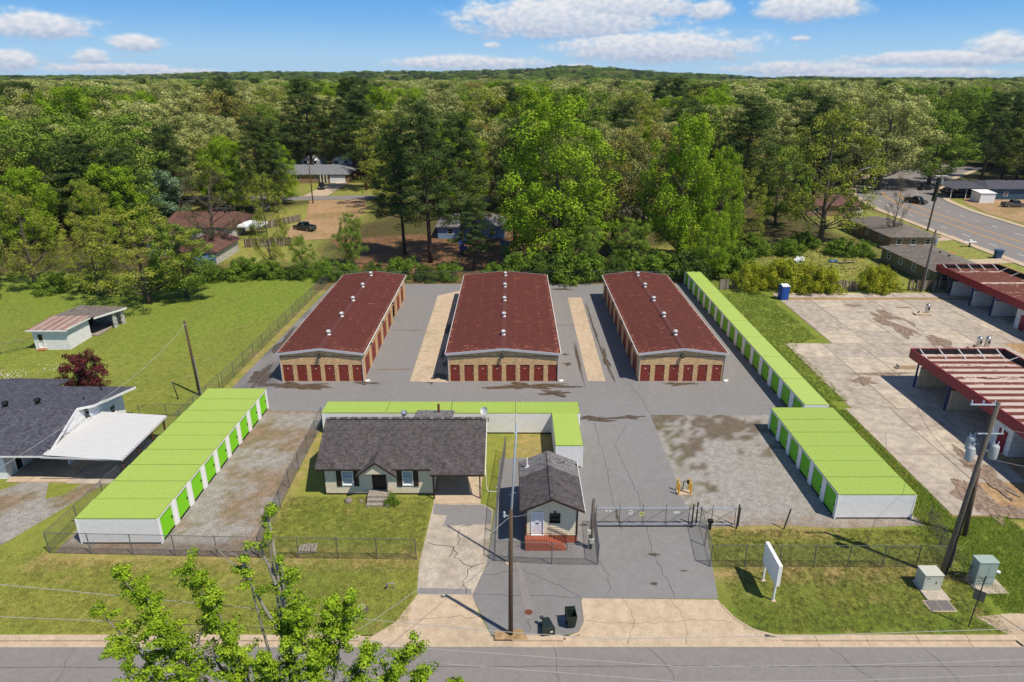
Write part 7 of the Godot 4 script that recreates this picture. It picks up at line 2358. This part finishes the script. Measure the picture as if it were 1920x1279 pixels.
func build_street_tree() -> void:
	var t := thing("street_tree", "young fresh green tree with pale dead branches standing across the street, nearest the camera", "tree", Vector3(-8.9, 0, -20.3))
	var rng := RandomNumberGenerator.new()
	rng.seed = 41
	var st := surf(true)
	var dead := surf(true)
	var verts := PackedVector3Array()
	var norms := PackedVector3Array()
	var colors := PackedColorArray()
	var cols := [[.240, .370, .020], [.170, .285, .018], [.330, .450, .035], [.130, .225, .018]]
	tube(st, [Vector3(0, -0.1, 0), Vector3(0.1, 3, 0.05), Vector3(0.0, 6, -0.1), Vector3(0.15, 9, -0.2), Vector3(0.15, 12.5, -0.4), Vector3(-0.1, 16.6, -0.9)], [0.26, 0.23, 0.19, 0.14, 0.09, 0.02], 9)
	# leaders: top x, y, z offsets, thickness, leaf share
	var leaders := [[-0.13, 16.7, -0.9, 0.05, 0.5, 9.5], [0.3, 15.0, -0.5, 0.07, 1, 7.5], [0.9, 13.0, 0.3, 0.06, 1, 6.5], [-1.02, 14.7, -0.6, 0.06, 0.35, 6.5], [-3.2, 14.5, -0.5, 0.07, 1, 5.5], [-2.3, 13.7, 0.1, 0.06, 1, 5.5], [-4.9, 13.5, -0.1, 0.06, 1, 5], [-5.8, 14.4, -0.3, 0.07, 1, 5], [-6.7, 13.1, 0.1, 0.06, 0.9, 4.6], [-4.4, 12.7, 0.6, 0.06, 1, 5], [-5.9, 11.7, 0.8, 0.05, 1, 4.5], [2.06, 13.0, -0.2, 0.06, 1, 6.5], [2.8, 13.1, -0.5, 0.06, 1, 6], [3.6, 11.5, 0.4, 0.06, 1, 5], [5.4, 11.6, -0.2, 0.06, 0.8, 4.8], [4.6, 10.6, 0.6, 0.05, 0.9, 4.6], [5.7, 10.3, 0.4, 0.05, 0.8, 4.4], [6.9, 9.6, 0.2, 0.05, 0.7, 4], [1.6, 11.6, 1.0, 0.06, 1, 5.5], [-0.2, 11.8, 1.2, 0.06, 1, 5.5], [-1.9, 11.9, 0.9, 0.06, 1, 5], [-3.3, 11.0, 1.2, 0.05, 1, 4.6], [-5.2, 10.3, 1.2, 0.05, 1, 4.2], [3.0, 10.0, 1.3, 0.05, 1, 4.4], [0.9, 10.2, 1.7, 0.05, 1, 4.6], [-1.4, 10.0, 1.7, 0.05, 1, 4.4], [-6.2, 9.6, 0.9, 0.05, 0.9, 4]]
	for l in leaders:
		var tip := Vector3(l[0], l[1], l[2])
		var a := Vector3(0.05, l[5], -0.05)
		var mid := Vector3(lerpf(a.x, tip.x, 0.62), lerpf(a.y, tip.y, 0.42), lerpf(a.z, tip.z, 0.5))
		tube(st, [a, mid, tip.lerp(mid, 0.35) + Vector3(rng.randfn() * 0.1, 0.1, 0), tip], [l[3] * 1.3, l[3], l[3] * 0.6, 0.012], 6, false)
		for k in int(24 * l[4]) + 4:
			var s := rng.randf_range(0.12, 1.0)
			var o := mid.lerp(tip, s)
			if l[4] < 0.6 and s < 0.62:
				continue
			var wd := lerpf(0.72, 0.18, s)
			var e := o + Vector3(rng.randfn() * wd, rng.randf_range(-0.15, 0.55) * wd + 0.1, rng.randfn() * wd)
			tube(st, [o, o.lerp(e, 0.5) + Vector3(0, -0.04, 0), e], [0.022, 0.015, 0.006], 4, false)
			for j in 4:
				leaf_quads(rng, o.lerp(e, 0.3 + j * 0.25), 0.22, 0.8, 32, 0.105, 0.08, cols, 0.5, verts, norms, colors)
	# pale dead limbs
	for l in [[Vector3(0.15, 11.0, -0.2), Vector3(-0.6, 12.6, -0.4), Vector3(-1.2, 14.0, -0.6), Vector3(-2.3, 15.1, -0.8)], [Vector3(-1.2, 13.9, -0.5), Vector3(-1.15, 14.5, -0.6), Vector3(-1.1, 14.9, -0.6), Vector3(-1.0, 15.2, -0.65)], [Vector3(-0.05, 13.6, -0.5), Vector3(-0.25, 14.4, -0.6), Vector3(-0.4, 14.9, -0.6), Vector3(-0.45, 15.2, -0.65)], [Vector3(-3.8, 9.6, 0.2), Vector3(-3.4, 10.6, 0.0), Vector3(-3.1, 11.4, 0.0), Vector3(-2.9, 12.0, 0.1)], [Vector3(-2.0, 9.3, 0.2), Vector3(-2.4, 10.2, 0.2), Vector3(-2.6, 10.9, 0.2), Vector3(-2.5, 11.4, 0.2)]]:
		tube(dead, l, [0.075, 0.06, 0.04, 0.012], 6, false)
		for k in 10:
			var s := rng.randf_range(0.3, 1.0) * 2.999
			var p: Vector3 = l[int(s)].lerp(l[int(s) + 1], s - int(s))
			var q := p + Vector3(rng.randfn() * 0.4, rng.randf_range(0.0, 0.5), rng.randfn() * 0.3)
			tube(dead, [p, p.lerp(q, 0.6) + Vector3(0, 0.05, 0), q], [0.02, 0.012, 0.004], 4, false)
	inst("trunk", done(st), M.pale_bark, t)
	inst("dead_branches", done(dead), M.pale_bark, t)
	var arr := []
	arr.resize(Mesh.ARRAY_MAX)
	arr[Mesh.ARRAY_VERTEX] = verts
	arr[Mesh.ARRAY_NORMAL] = norms
	arr[Mesh.ARRAY_COLOR] = colors
	var crown := ArrayMesh.new()
	crown.add_surface_from_arrays(Mesh.PRIMITIVE_TRIANGLES, arr)
	inst("crown", crown, M.leaf, t)
